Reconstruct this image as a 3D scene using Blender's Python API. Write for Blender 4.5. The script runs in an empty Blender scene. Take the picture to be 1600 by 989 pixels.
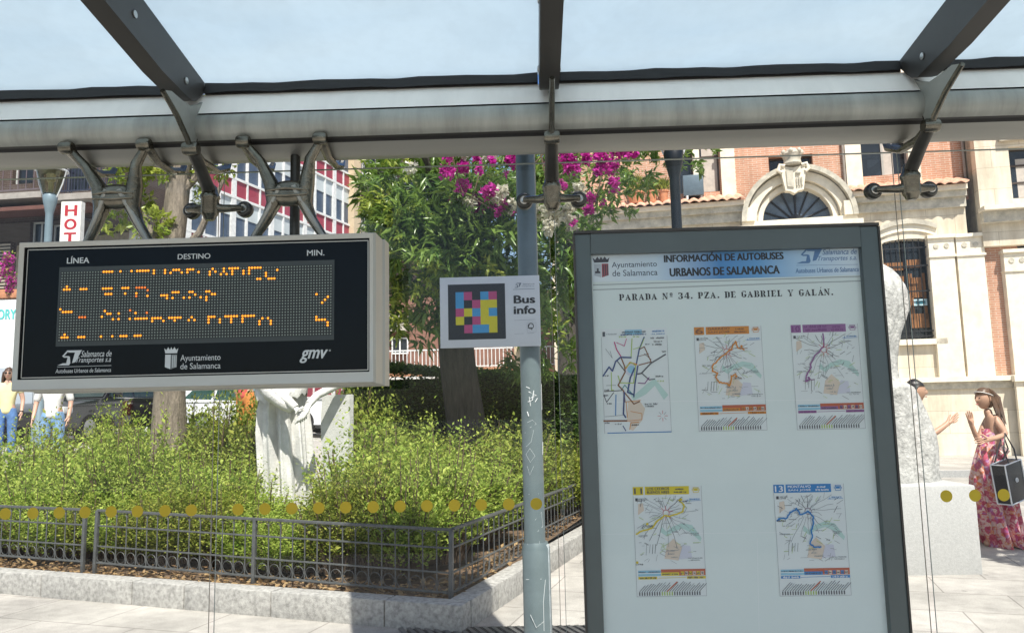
import bpy, bmesh, math, random
import numpy as np
from mathutils import Vector, Matrix
R = math.radians
rnd = random.Random(7)
scene = bpy.context.scene
COL = scene.collection
# ---------------------------------------------------------------- camera, light, exposure
F_PX, CX, CY = 1200.0, 800.0, 494.5            # focal length and centre in photo pixels (1600 wide)
PITCH, ROLL, YAW, CAMZ = math.atan(145/1200.0), R(1.26), R(1.5), 1.55
fw = Vector((-math.sin(YAW)*math.cos(PITCH), math.cos(YAW)*math.cos(PITCH), math.sin(PITCH)))
r0 = Vector((math.cos(YAW), math.sin(YAW), 0)); u0 = r0.cross(fw)
rt = r0*math.cos(ROLL) - u0*math.sin(ROLL); up = r0*math.sin(ROLL) + u0*math.cos(ROLL)
EYE = Vector((0, 0, CAMZ))
cam_d = bpy.data.cameras.new('camera'); cam = bpy.data.objects.new('camera', cam_d); COL.objects.link(cam)
cam_d.sensor_fit = 'HORIZONTAL'; cam_d.sensor_width = 36; cam_d.lens = 36*F_PX/1600
cam_d.clip_start = .05; cam_d.clip_end = 600
cam.matrix_world = Matrix(((rt.x, up.x, -fw.x, 0), (rt.y, up.y, -fw.y, 0), (rt.z, up.z, -fw.z, CAMZ), (0, 0, 0, 1)))
scene.camera = cam
SUN_EL, SUN_AZ = R(58), R(164)                  # sun behind the viewer's right shoulder
sdir = Vector((math.sin(SUN_AZ)*math.cos(SUN_EL), math.cos(SUN_AZ)*math.cos(SUN_EL), math.sin(SUN_EL)))
world = bpy.data.worlds.new('World'); scene.world = world; world.use_nodes = True
nt = world.node_tree
sky = nt.nodes.new('ShaderNodeTexSky'); sky.sky_type = 'NISHITA'; sky.sun_disc = False
sky.sun_elevation = SUN_EL; sky.sun_rotation = SUN_AZ; sky.air_density = 1.0; sky.dust_density = 1.5
bg = nt.nodes['Background']; bg.inputs['Strength'].default_value = .10
nt.links.new(sky.outputs[0], bg.inputs['Color'])
sun_d = bpy.data.lights.new('sun', 'SUN'); sun_d.energy = 5.0; sun_d.angle = R(.5); sun_d.color = (1, .95, .87)
sun = bpy.data.objects.new('sun', sun_d); COL.objects.link(sun)
sun.rotation_euler = sdir.to_track_quat('Z', 'Y').to_euler()
vs = scene.view_settings
vs.view_transform = 'Standard'; vs.look = 'None'; vs.gamma = 1; vs.use_curve_mapping = False; vs.exposure = .55
scene.cycles.max_bounces = 10; scene.cycles.transparent_max_bounces = 24; scene.cycles.use_denoising = True
scene.cycles.caustics_reflective = False; scene.cycles.caustics_refractive = False

def ray(px, py):
    return (fw + rt*((px-CX)/F_PX) + up*((CY-py)/F_PX))
def at(px, py, Y): d = ray(px, py); return EYE + d*(Y/d.y)
def atX(px, py, X): d = ray(px, py); return EYE + d*(X/d.x)
def atZ(px, py, z=0): d = ray(px, py); return EYE + d*((z-CAMZ)/d.z)

# ---------------------------------------------------------------- materials
MATS = {}
def newmat(name):
    m = bpy.data.materials.new(name); m.use_nodes = True; MATS[name] = m
    t = m.node_tree; return m, t, t.nodes['Principled BSDF'], t.nodes['Material Output']
def N(t, kind, **kw):
    n = t.nodes.new(kind)
    for k, v in kw.items(): setattr(n, k, v)
    return n
def mat(name, col, rough=.6, metal=0., var=.15, scale=6., bump=0., bscale=60., coat=0., stretch=(1, 1, 1)):
    if name in MATS: return MATS[name]
    m, t, b, o = newmat(name)
    b.inputs['Roughness'].default_value = rough; b.inputs['Metallic'].default_value = metal
    b.inputs['Coat Weight'].default_value = coat
    if var or bump:
        tc = N(t, 'ShaderNodeTexCoord'); mp = N(t, 'ShaderNodeMapping'); mp.inputs['Scale'].default_value = stretch
        t.links.new(tc.outputs['Object'], mp.inputs[0])
        nz = N(t, 'ShaderNodeTexNoise'); nz.inputs['Scale'].default_value = scale; nz.inputs['Detail'].default_value = 6
        nz.inputs['Roughness'].default_value = .65
        t.links.new(mp.outputs[0], nz.inputs['Vector'])
        mr = N(t, 'ShaderNodeMapRange'); mr.inputs['From Min'].default_value = .3; mr.inputs['From Max'].default_value = .7
        mr.inputs['To Min'].default_value = 1-var; mr.inputs['To Max'].default_value = 1+var
        t.links.new(nz.outputs['Fac'], mr.inputs['Value'])
        mx = N(t, 'ShaderNodeMix', data_type='RGBA', blend_type='MULTIPLY'); mx.inputs['Factor'].default_value = 1
        mx.inputs['A'].default_value = (*col, 1); t.links.new(mr.outputs[0], mx.inputs['B'])
        t.links.new(mx.outputs['Result'], b.inputs['Base Color'])
        if bump:
            n2 = N(t, 'ShaderNodeTexNoise'); n2.inputs['Scale'].default_value = bscale; n2.inputs['Detail'].default_value = 5
            t.links.new(mp.outputs[0], n2.inputs['Vector'])
            bp = N(t, 'ShaderNodeBump'); bp.inputs['Strength'].default_value = bump; bp.inputs['Distance'].default_value = .02
            t.links.new(n2.outputs['Fac'], bp.inputs['Height']); t.links.new(bp.outputs[0], b.inputs['Normal'])
    else:
        b.inputs['Base Color'].default_value = (*col, 1)
    return m
def flat(name, col, rough=.5): return mat(name, col, rough, 0, 0, 1, 0)
def emit(name, col, s):
    m, t, b, o = newmat(name)
    b.inputs['Base Color'].default_value = (*col, 1); b.inputs['Emission Color'].default_value = (*col, 1)
    b.inputs['Emission Strength'].default_value = s; return m
def leafmat(name, c1, c2, rough=.4, trans=.3, spec=.5):
    m, t, b, o = newmat(name)
    at_ = N(t, 'ShaderNodeAttribute'); at_.attribute_name = 'tone'
    mx = N(t, 'ShaderNodeMix', data_type='RGBA'); mx.inputs['A'].default_value = (*c1, 1); mx.inputs['B'].default_value = (*c2, 1)
    t.links.new(at_.outputs['Fac'], mx.inputs['Factor'])
    t.links.new(mx.outputs['Result'], b.inputs['Base Color']); b.inputs['Roughness'].default_value = rough
    b.inputs['Specular IOR Level'].default_value = spec
    tr = N(t, 'ShaderNodeBsdfTranslucent'); t.links.new(mx.outputs['Result'], tr.inputs['Color'])
    ms = N(t, 'ShaderNodeMixShader'); ms.inputs[0].default_value = trans
    t.links.new(b.outputs[0], ms.inputs[1]); t.links.new(tr.outputs[0], ms.inputs[2]); t.links.new(ms.outputs[0], o.inputs[0])
    return m
def wallmat(name, c1, c2, mortar, bw, bh, ms=.01, var=.2, rough=.8, bump=.3, nscale=1.2):
    """courses of brick or stone laid in the object's own x-z plane"""
    m, t, b, o = newmat(name)
    tc = N(t, 'ShaderNodeTexCoord'); sp = N(t, 'ShaderNodeSeparateXYZ'); t.links.new(tc.outputs['Object'], sp.inputs[0])
    ad = N(t, 'ShaderNodeMath', operation='ADD'); t.links.new(sp.outputs[0], ad.inputs[0]); t.links.new(sp.outputs[1], ad.inputs[1])
    cb = N(t, 'ShaderNodeCombineXYZ'); t.links.new(ad.outputs[0], cb.inputs[0]); t.links.new(sp.outputs[2], cb.inputs[1])
    br = N(t, 'ShaderNodeTexBrick'); br.inputs['Scale'].default_value = 1
    br.inputs['Brick Width'].default_value = bw; br.inputs['Row Height'].default_value = bh
    br.inputs['Mortar Size'].default_value = ms; br.inputs['Mortar Smooth'].default_value = .1
    br.inputs['Color1'].default_value = (*c1, 1); br.inputs['Color2'].default_value = (*c2, 1); br.inputs['Mortar'].default_value = (*mortar, 1)
    t.links.new(cb.outputs[0], br.inputs['Vector'])
    nz = N(t, 'ShaderNodeTexNoise'); nz.inputs['Scale'].default_value = nscale; nz.inputs['Detail'].default_value = 7; nz.inputs['Roughness'].default_value = .7
    t.links.new(tc.outputs['Object'], nz.inputs['Vector'])
    mr = N(t, 'ShaderNodeMapRange'); mr.inputs['From Min'].default_value = .3; mr.inputs['From Max'].default_value = .7
    mr.inputs['To Min'].default_value = 1-var; mr.inputs['To Max'].default_value = 1+var*.6; t.links.new(nz.outputs['Fac'], mr.inputs['Value'])
    mx = N(t, 'ShaderNodeMix', data_type='RGBA', blend_type='MULTIPLY'); mx.inputs['Factor'].default_value = 1
    t.links.new(br.outputs['Color'], mx.inputs['A']); t.links.new(mr.outputs[0], mx.inputs['B'])
    mp = N(t, 'ShaderNodeMapping'); mp.inputs['Scale'].default_value = (1.6, 1.6, .22); t.links.new(tc.outputs['Object'], mp.inputs[0])
    n3 = N(t, 'ShaderNodeTexNoise'); n3.inputs['Scale'].default_value = 1.1; n3.inputs['Detail'].default_value = 8; n3.inputs['Roughness'].default_value = .7; t.links.new(mp.outputs[0], n3.inputs['Vector'])
    cr = N(t, 'ShaderNodeValToRGB'); cr.color_ramp.elements[0].position = .34; cr.color_ramp.elements[0].color = (.62, .57, .50, 1); cr.color_ramp.elements[1].position = .56; cr.color_ramp.elements[1].color = (1, 1, 1, 1); t.links.new(n3.outputs['Fac'], cr.inputs[0])
    m3 = N(t, 'ShaderNodeMix', data_type='RGBA', blend_type='MULTIPLY'); m3.inputs['Factor'].default_value = .75; t.links.new(mx.outputs['Result'], m3.inputs['A']); t.links.new(cr.outputs[0], m3.inputs['B']); mx = m3
    t.links.new(mx.outputs['Result'], b.inputs['Base Color']); b.inputs['Roughness'].default_value = rough
    bp = N(t, 'ShaderNodeBump'); bp.inputs['Strength'].default_value = bump; bp.inputs['Distance'].default_value = .01; bp.invert = True
    t.links.new(br.outputs['Fac'], bp.inputs['Height']); t.links.new(bp.outputs[0], b.inputs['Normal'])
    return m
def glassmat(name, tint, k=1.5, rough=0.0, base=0.0, haze=0.):
    """thin clear sheet: see-through plus Fresnel reflection"""
    m, t, b, o = newmat(name); t.nodes.remove(b)
    tr = N(t, 'ShaderNodeBsdfTransparent'); tr.inputs[0].default_value = (*tint, 1)
    gl = N(t, 'ShaderNodeBsdfGlossy'); gl.inputs['Roughness'].default_value = rough; gl.inputs['Color'].default_value = (.95, .98, 1, 1)
    fr = N(t, 'ShaderNodeFresnel'); fr.inputs['IOR'].default_value = 1.45
    mu = N(t, 'ShaderNodeMath', operation='MULTIPLY_ADD', use_clamp=True); mu.inputs[1].default_value = k; mu.inputs[2].default_value = base
    t.links.new(fr.outputs[0], mu.inputs[0])
    ms = N(t, 'ShaderNodeMixShader'); t.links.new(mu.outputs[0], ms.inputs[0]); t.links.new(tr.outputs[0], ms.inputs[1]); t.links.new(gl.outputs[0], ms.inputs[2])
    if haze:  # pale smears mixed into the sheet imitate a faint haze of reflections
        tc = N(t, 'ShaderNodeTexCoord'); nz = N(t, 'ShaderNodeTexNoise'); nz.inputs['Scale'].default_value = 2.3; nz.inputs['Detail'].default_value = 8; nz.inputs['Distortion'].default_value = 1.2
        t.links.new(tc.outputs['Object'], nz.inputs['Vector']); mr = N(t, 'ShaderNodeMapRange'); mr.inputs['From Min'].default_value = .42; mr.inputs['From Max'].default_value = .75; mr.inputs['To Min'].default_value = .004; mr.inputs['To Max'].default_value = haze
        t.links.new(nz.outputs['Fac'], mr.inputs['Value']); df = N(t, 'ShaderNodeBsdfDiffuse'); df.inputs['Color'].default_value = (.6, .62, .62, 1)
        m2 = N(t, 'ShaderNodeMixShader'); t.links.new(mr.outputs[0], m2.inputs[0]); t.links.new(ms.outputs[0], m2.inputs[1]); t.links.new(df.outputs[0], m2.inputs[2]); ms = m2
    t.links.new(ms.outputs[0], o.inputs[0]); return m

# ---------------------------------------------------------------- mesh builder and object helpers
ROOTM = {}
def tag(o, label=None, cat=None, group=None, kind=None):
    for k, v in (('label', label), ('category', cat), ('group', group), ('kind', kind)):
        if v: o[k] = v
    return o
def empty(name, loc, label, cat, group=None, rz=0.):
    o = bpy.data.objects.new(name, None); COL.objects.link(o); o.empty_display_size = .1
    o.location = loc; o.rotation_euler = (0, 0, rz)
    ROOTM[o.name] = Matrix.Translation(Vector(loc)) @ Matrix.Rotation(rz, 4, 'Z')
    return tag(o, label, cat, group)
class MB:
    def __init__(s): s.v = []; s.f = []; s.m = []; s.mats = []; s.sm = []
    def mi(s, m):
        if m not in s.mats: s.mats.append(m)
        return s.mats.index(m)
    def add(s, vs, fs, m, smooth=False, M=None):
        n = len(s.v); i = s.mi(m)
        s.v += [tuple(M @ Vector(p)) for p in vs] if M is not None else [tuple(p) for p in vs]
        for f in fs: s.f.append(tuple(n+k for k in f)); s.m.append(i); s.sm.append(smooth)
        return s
    def box(s, c, d, m, M=None, bev=0.):
        x, y, z = d[0]/2, d[1]/2, d[2]/2; c = Vector(c)
        if bev:
            bm = bmesh.new(); bmesh.ops.create_cube(bm, size=1)
            for v in bm.verts: v.co = Vector((v.co.x*d[0], v.co.y*d[1], v.co.z*d[2]))
            bmesh.ops.bevel(bm, geom=bm.edges[:], offset=min(bev, min(d)*.45), segments=2, affect='EDGES', profile=.6)
            bm.verts.index_update()
            vs = [(M @ v.co if M is not None else v.co) + c for v in bm.verts]; fs = [[v.index for v in f.verts] for f in bm.faces]; bm.free()
            return s.add(vs, fs, m)
        vs = [Vector((a*x, b*y, e*z)) for a in (-1, 1) for b in (-1, 1) for e in (-1, 1)]
        vs = [(M @ p if M is not None else p) + c for p in vs]
        return s.add(vs, [(0, 1, 3, 2), (4, 6, 7, 5), (0, 4, 5, 1), (2, 3, 7, 6), (0, 2, 6, 4), (1, 5, 7, 3)], m)
    def bb(s, x0, x1, y0, y1, z0, z1, m, bev=0.):
        return s.box(((x0+x1)/2, (y0+y1)/2, (z0+z1)/2), (abs(x1-x0), abs(y1-y0), abs(z1-z0)), m, None, bev)
    def tube(s, pts, rad, m, seg=8, cap=True, flatk=1.):
        pts = [Vector(p) for p in pts]; k = len(pts)
        if not hasattr(rad, '__len__'): rad = [rad]*k
        rings = []; prev = None
        for i, p in enumerate(pts):
            d = (pts[min(i+1, k-1)] - pts[max(i-1, 0)]).normalized()
            if prev is None:
                a = Vector((0, 0, 1)) if abs(d.z) < .9 else Vector((1, 0, 0))
                e1 = d.cross(a).normalized()
            else: e1 = (prev - d*prev.dot(d)).normalized()
            prev = e1; e2 = d.cross(e1)
            rings += [p + (e1*math.cos(t) + e2*math.sin(t)*flatk)*rad[i] for t in (2*math.pi*j/seg for j in range(seg))]
        fs = [(i*seg+j, i*seg+(j+1) % seg, (i+1)*seg+(j+1) % seg, (i+1)*seg+j) for i in range(k-1) for j in range(seg)]
        if cap: fs += [tuple(range(seg))[::-1], tuple((k-1)*seg+j for j in range(seg))]
        return s.add(rings, fs, m, True)
    def lathe(s, prof, m, c=(0, 0, 0), seg=20, M=None):
        """prof: (r, z) bottom to top about z, moved by M then c"""
        vs = []; c = Vector(c)
        for r, z in prof:
            for j in range(seg):
                p = Vector((r*math.cos(2*math.pi*j/seg), r*math.sin(2*math.pi*j/seg), z)); vs.append((M @ p if M is not None else p) + c)
        k = len(prof)
        fs = [(i*seg+j, i*seg+(j+1) % seg, (i+1)*seg+(j+1) % seg, (i+1)*seg+j) for i in range(k-1) for j in range(seg)]
        fs += [tuple(range(seg))[::-1], tuple((k-1)*seg+j for j in range(seg))]
        return s.add(vs, fs, m, True)
    def prism(s, poly, ext, m, smooth=False):
        """poly: 3d loop, extruded by vector ext"""
        n = len(poly); e = Vector(ext); vs = [Vector(p) for p in poly] + [Vector(p)+e for p in poly]
        return s.add(vs, [tuple(range(n))[::-1], tuple(range(n, 2*n))] + [(i, (i+1) % n, n+(i+1) % n, n+i) for i in range(n)], m, smooth)
    def loft(s, rings, m, closed=True, caps=True, smooth=True):
        n = len(rings[0]); vs = [p for r in rings for p in r]; k = len(rings); w = n if closed else n-1
        fs = [(i*n+j, i*n+(j+1) % n, (i+1)*n+(j+1) % n, (i+1)*n+j) for i in range(k-1) for j in range(w)]
        if caps: fs += [tuple(range(n))[::-1], tuple((k-1)*n+j for j in range(n))]
        return s.add(vs, fs, m, smooth)
    def sphere(s, c, rx, ry, rz, m, seg=16, rings=10, fn=None):
        vs = []; c = Vector(c)
        for i in range(rings+1):
            ph = math.pi*i/rings
            for j in range(seg):
                t = 2*math.pi*j/seg
                p = Vector((math.sin(ph)*math.cos(t), math.sin(ph)*math.sin(t), -math.cos(ph)))
                if fn: p = fn(p)
                vs.append(c + Vector((p.x*rx, p.y*ry, p.z*rz)))
        fs = [(i*seg+j, i*seg+(j+1) % seg, (i+1)*seg+(j+1) % seg, (i+1)*seg+j) for i in range(rings) for j in range(seg)]
        return s.add(vs, fs, m, True)
    def build(s, name, parent=None, local=False, kind=None, label=None):
        me = bpy.data.meshes.new(name)
        vs = s.v
        if parent is not None and not local:
            inv = ROOTM[parent.name].inverted(); vs = [tuple(inv @ Vector(p)) for p in vs]
        me.from_pydata(vs, [], s.f)
        for m in s.mats: me.materials.append(m)
        me.polygons.foreach_set('material_index', s.m); me.polygons.foreach_set('use_smooth', s.sm)
        bm = bmesh.new(); bm.from_mesh(me); bmesh.ops.recalc_face_normals(bm, faces=bm.faces[:]); bm.to_mesh(me); bm.free()
        try: me.set_sharp_from_angle(angle=R(40))
        except Exception: pass
        me.update()
        o = bpy.data.objects.new(name, me); COL.objects.link(o)
        if parent is not None: o.parent = parent; ROOTM[o.name] = ROOTM[parent.name]
        if kind: o['kind'] = kind
        if label: o['label'] = label
        return o
def copy_tree(o, parent=None):
    c = o.copy(); COL.objects.link(c)
    if parent is not None: c.parent = parent
    for ch in list(o.children): copy_tree(ch, c)
    return c

# flat lettering and drawing on vertical boards that face -Y
_TX = {}
def text2d(s, bold=0., shear=0.):
    k = (s, bold, shear)
    if k not in _TX:
        cu = bpy.data.curves.new('lettering', 'FONT'); cu.body = s; cu.size = 1; cu.offset = bold; cu.shear = shear; cu.resolution_u = 4
        ob = bpy.data.objects.new('lettering', cu); COL.objects.link(ob)
        bpy.context.view_layer.update()
        me = ob.evaluated_get(bpy.context.evaluated_depsgraph_get()).to_mesh()
        vs = [(v.co.x, v.co.y) for v in me.vertices]; fs = [tuple(p.vertices) for p in me.polygons]
        bpy.data.objects.remove(ob); bpy.data.curves.remove(cu)
        x0 = min(v[0] for v in vs); x1 = max(v[0] for v in vs); y0 = min(v[1] for v in vs); y1 = max(v[1] for v in vs)
        _TX[k] = ([((x-x0)/(x1-x0), (y-y0)/(y1-y0)) for x, y in vs], fs)
    return _TX[k]
class Board(MB):
    """drawing on the plane y = Y (layers step towards -Y); local x,z metres, or photo pixels through px()"""
    def __init__(s, Y, step=.0007): super().__init__(); s.Y = Y; s.st = step
    def p(s, x, z, l=1): return (x, s.Y - s.st*l, z)
    def px(s, a, b): q = at(a, b, s.Y); return q.x, q.z
    def poly(s, pts, m, l=1): return s.add([s.p(x, z, l) for x, z in pts], [tuple(range(len(pts)))], m)
    def rect(s, x0, z0, x1, z1, m, l=1): return s.poly([(x0, z0), (x1, z0), (x1, z1), (x0, z1)], m, l)
    def disc(s, x, z, r, m, l=1, n=20, rz=None): return s.poly([(x+r*math.cos(6.2832*i/n), z+(rz or r)*math.sin(6.2832*i/n)) for i in range(n)], m, l)
    def line(s, pts, w, m, l=1):
        for (x0, z0), (x1, z1) in zip(pts, pts[1:]):
            d = math.hypot(x1-x0, z1-z0) or 1e-6; nx, nz = -(z1-z0)/d*w/2, (x1-x0)/d*w/2; ex, ez = (x1-x0)/d*w*.3, (z1-z0)/d*w*.3
            s.poly([(x0-ex+nx, z0-ez+nz), (x0-ex-nx, z0-ez-nz), (x1+ex-nx, z1+ez-nz), (x1+ex+nx, z1+ez+nz)], m, l); l += .13
        return s
    def text(s, t, x0, z0, x1, z1, m, l=1, bold=0., shear=0.):
        vs, fs = text2d(t, 0., shear)
        sh = [(0, 0)] if not bold else [(k*bold, q*bold*.4) for k, q in ((-1, -1), (-.5, 1), (0, -1), (.5, 1), (1, -1))]
        h = z1-z0
        for i, (dx, dz) in enumerate(sh): s.add([s.p(x0+(x1-x0)*a+dx*h, z0+h*b+dz*h, l+.06*i) for a, b in vs], fs, m)
        return s
    def ptext(s, t, ax, ay, bx, by, m, l=1, bold=0., shear=0.):
        """fit between the photo pixels of the bottom left (ax, ay) and the top right (bx, by)"""
        x0, z0 = s.px(ax, ay); x1, z1 = s.px(bx, by); return s.text(t, x0, z0, x1, z1, m, l, bold, shear)
# ---------------------------------------------------------------- palette
ALU = mat('brushed aluminium', (.36, .36, .33), .42, .6, .06, 3, .05, 200, stretch=(.3, 4, 4))
ALU_DULL = mat('weathered aluminium', (.36, .375, .345), .5, .3, .22, 7, .05, 80, stretch=(2.2, .35, .35))
ALU_PALE = mat('pale painted flashing', (.9, .89, .84), .5, 0, .07, 5, stretch=(1.5, .4, .4))
CAST = mat('cast bronze grey metal', (.17, .16, .13), .27, .9, .3, 14, .12, 60)
CAST_DARK = mat('dark cast metal', (.075, .073, .066), .4, .7, .2, 14, .08, 90)
RAFT = mat('dark brown painted steel', (.05, .048, .045), .45, .3, .12, 4)
RUB = mat('black rubber', (.012, .012, .012), .6, 0, .2, 20)
STEEL = mat('steel', (.5, .5, .48), .3, .9, .1, 20)
PANELGREY = mat('dark green grey lacquer', (.085, .105, .105), .35, .2, .08, 3)
WHITE_BOARD = mat('white board', (.75, .84, .83), .5, 0, .02, 3)
WHITE = flat('white print', (.83, .83, .82)); BLACK = flat('black print', (.012, .012, .014)); INKBLUE = flat('navy print', (.03, .06, .22))
STREETGREY = mat('grey blue street paint', (.15, .195, .205), .42, .2, .12, 6, .05, 40)
GLASS = glassmat('clear pane', (.96, .98, .975), 0.6, haze=.02)
FLOORM = None
# ---------------------------------------------------------------- ground
def sstep(a, b, x): t = max(0, min(1, (x-a)/(b-a))); return t*t*(3-2*t)
def gz(x, y): return 1.0*sstep(9.5, 15, y)*sstep(-1.5, -6, x) if y > 0 else 0
def paving_mat():
    m, t, b, o = newmat('pale granite paving')
    tc = N(t, 'ShaderNodeTexCoord'); mp = N(t, 'ShaderNodeMapping'); mp.inputs['Rotation'].default_value = (0, 0, R(16))
    t.links.new(tc.outputs['Object'], mp.inputs[0])
    br = N(t, 'ShaderNodeTexBrick'); br.inputs['Scale'].default_value = 1; br.inputs['Brick Width'].default_value = .9; br.inputs['Row Height'].default_value = .6
    br.inputs['Mortar Size'].default_value = .006; br.inputs['Color1'].default_value = (.41, .385, .35, 1); br.inputs['Color2'].default_value = (.37, .35, .315, 1)
    br.inputs['Mortar'].default_value = (.22, .2, .18, 1); t.links.new(mp.outputs[0], br.inputs['Vector'])
    acc = br.outputs['Color']
    for sc, v in ((1.3, .2), (9, .12), (120, .22)):
        nz = N(t, 'ShaderNodeTexNoise'); nz.inputs['Scale'].default_value = sc; nz.inputs['Detail'].default_value = 5; t.links.new(tc.outputs['Object'], nz.inputs['Vector'])
        mr = N(t, 'ShaderNodeMapRange'); mr.inputs['From Min'].default_value = .3; mr.inputs['From Max'].default_value = .7; mr.inputs['To Min'].default_value = 1-v; mr.inputs['To Max'].default_value = 1+v
        t.links.new(nz.outputs['Fac'], mr.inputs['Value'])
        mx = N(t, 'ShaderNodeMix', data_type='RGBA', blend_type='MULTIPLY'); mx.inputs['Factor'].default_value = 1
        t.links.new(acc, mx.inputs['A']); t.links.new(mr.outputs[0], mx.inputs['B']); acc = mx.outputs['Result']
    vo = N(t, 'ShaderNodeTexVoronoi'); vo.inputs['Scale'].default_value = 2.6; t.links.new(tc.outputs['Object'], vo.inputs['Vector'])
    mr = N(t, 'ShaderNodeMapRange'); mr.inputs['From Min'].default_value = .035; mr.inputs['From Max'].default_value = .075; mr.inputs['To Min'].default_value = .62; mr.inputs['To Max'].default_value = 1; t.links.new(vo.outputs['Distance'], mr.inputs['Value'])
    n4 = N(t, 'ShaderNodeTexNoise'); n4.inputs['Scale'].default_value = .55; n4.inputs['Detail'].default_value = 9; n4.inputs['Roughness'].default_value = .72; t.links.new(tc.outputs['Object'], n4.inputs['Vector'])
    m4 = N(t, 'ShaderNodeMapRange'); m4.inputs['From Min'].default_value = .36; m4.inputs['From Max'].default_value = .5; m4.inputs['To Min'].default_value = .72; m4.inputs['To Max'].default_value = 1; t.links.new(n4.outputs['Fac'], m4.inputs['Value'])
    for q_ in (mr, m4):
        mx = N(t, 'ShaderNodeMix', data_type='RGBA', blend_type='MULTIPLY'); mx.inputs['Factor'].default_value = 1
        t.links.new(acc, mx.inputs['A']); t.links.new(q_.outputs[0], mx.inputs['B']); acc = mx.outputs['Result']
    t.links.new(acc, b.inputs['Base Color']); b.inputs['Roughness'].default_value = .85; return m
g = MB(); xs = [-220, -120, -60]+[-40+i*1.25 for i in range(65)]+[60, 120, 220]; ys = [-120, -40, -15]+[-10+i*1.0 for i in range(61)]+[70, 100, 160, 300]
g.add([(x, y, gz(x, y)) for y in ys for x in xs], [(j*len(xs)+i, j*len(xs)+i+1, (j+1)*len(xs)+i+1, (j+1)*len(xs)+i) for j in range(len(ys)-1) for i in range(len(xs)-1)], paving_mat(), True)
g.build('ground', kind='structure')
asph = mat('asphalt', (.06, .06, .062), .9, 0, .2, 3, .2, 150)
g = MB(); g.add([(-60, 16.2, 1.005), (-6.6, 16.2, 1.005), (-6.6, 30, 1.005), (-60, 30, 1.005)], [(0, 1, 2, 3)], asph); g.build('road', kind='structure')
g = MB(); g.add([(-60, -3.5, .004), (60, -3.5, .004), (60, -11, .004), (-60, -11, .004)], [(0, 1, 2, 3)], asph); g.build('bus_lane', kind='structure')
# kerb of the side street before the stone building
g = MB(); KM = mat('granite kerb', (.36, .36, .35), .8, 0, .22, 40, .15, 150)
p0, p1 = atZ(1440, 746), atZ(1700, 744); d = (p1-p0).normalized(); n = Vector((-d.y, d.x, 0))
g.prism([p0-d*2, p0-d*2+n*.16, p0-d*2+n*.16+Vector((0, 0, .13)), p0-d*2+Vector((0, 0, .13))], (d*14), KM)
g.build('kerb', kind='structure')

# ---------------------------------------------------------------- bus shelter
XR = [-2.29, -1.11, .073, 1.26, 2.44]; XJ = [-2.26, -1.08, .077, 1.262, 2.44]
SL = math.tan(R(9))
shelter = empty('bus_shelter', (.07, 2.5, 0), 'metal and glass bus shelter with frosted roof and dark rafters', 'bus shelter')
b = MB()
prof = [(2.44, 2.655), (2.44, 2.617), (2.385, 2.532), (2.385, 2.528), (2.366, 2.505), (2.362, 2.475), (2.376, 2.448), (2.42, 2.436), (2.425, 2.428), (2.47, 2.44), (2.52, 2.425), (2.56, 2.44), (2.60, 2.50), (2.60, 2.655)]
x0, x1 = -2.9, 3.05
def extr(mb, pts, m, smooth=True): mb.loft([[(x0, y, z) for y, z in pts], [(x1, y, z) for y, z in pts]], m, closed=False, caps=False, smooth=smooth)
extr(b, prof[1:3], ALU_PALE); extr(b, [(2.385, 2.532), (2.40, 2.531), (2.40, 2.527), (2.38, 2.526)], RUB, False)
extr(b, [(2.382, 2.526), (2.368, 2.512), (2.362, 2.492), (2.364, 2.47), (2.374, 2.452), (2.392, 2.442)], ALU_DULL)
extr(b, [(2.392, 2.442), (2.42, 2.444), (2.43, 2.436)], RUB, False)
extr(b, [(2.43, 2.438), (2.46, 2.428), (2.50, 2.414), (2.54, 2.412), (2.575, 2.43), (2.60, 2.48), (2.60, 2.65)], ALU)
b.build('roof_beam', shelter)
b = MB()
for k in range(4):
    xa, xb = XR[k]+.034, XR[k+1]-.034; n = 14; r1 = []; r2 = []
    for i in range(n+1):
        x = xa+(xb-xa)*i/n; w = .004*math.sin(i*1.3+k)+.003*math.sin(i*2.7+k*2)
        r1.append((x, 2.435, 2.655+w*.6)); r2.append((x, 2.425, 2.622-abs(w)*.8))
    b.loft([r1, r2], RUB, closed=False, caps=False)
    b.bb(xa, xb, 2.435, 2.47, 2.618, 2.652, RUB)
b.build('rubber_seal', shelter)
# frosted roof panels
m, t, bs, o = newmat('frosted roof glass'); FROST = m
tc = N(t, 'ShaderNodeTexCoord'); nz = N(t, 'ShaderNodeTexNoise'); nz.inputs['Scale'].default_value = 2.2; nz.inputs['Detail'].default_value = 5; nz.inputs['Distortion'].default_value = .7
mp = N(t, 'ShaderNodeMapping'); mp.inputs['Scale'].default_value = (.5, 1.6, 1); t.links.new(tc.outputs['Object'], mp.inputs[0]); t.links.new(mp.outputs[0], nz.inputs['Vector'])
cr = N(t, 'ShaderNodeValToRGB'); cr.color_ramp.elements[0].position = .15; cr.color_ramp.elements[0].color = (.57, .665, .73, 1); cr.color_ramp.elements[1].position = .85; cr.color_ramp.elements[1].color = (.64, .71, .745, 1)
t.links.new(nz.outputs['Fac'], cr.inputs[0])
n5 = N(t, 'ShaderNodeTexNoise'); n5.inputs['Scale'].default_value = 1.7; n5.inputs['Detail'].default_value = 7; n5.inputs['Distortion'].default_value = 2.; t.links.new(tc.outputs['Object'], n5.inputs['Vector'])
r5 = N(t, 'ShaderNodeMapRange'); r5.inputs['From Min'].default_value = .5; r5.inputs['From Max'].default_value = .54; r5.inputs['To Min'].default_value = 1.; r5.inputs['To Max'].default_value = 1.025; t.links.new(n5.outputs['Fac'], r5.inputs['Value'])
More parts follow.
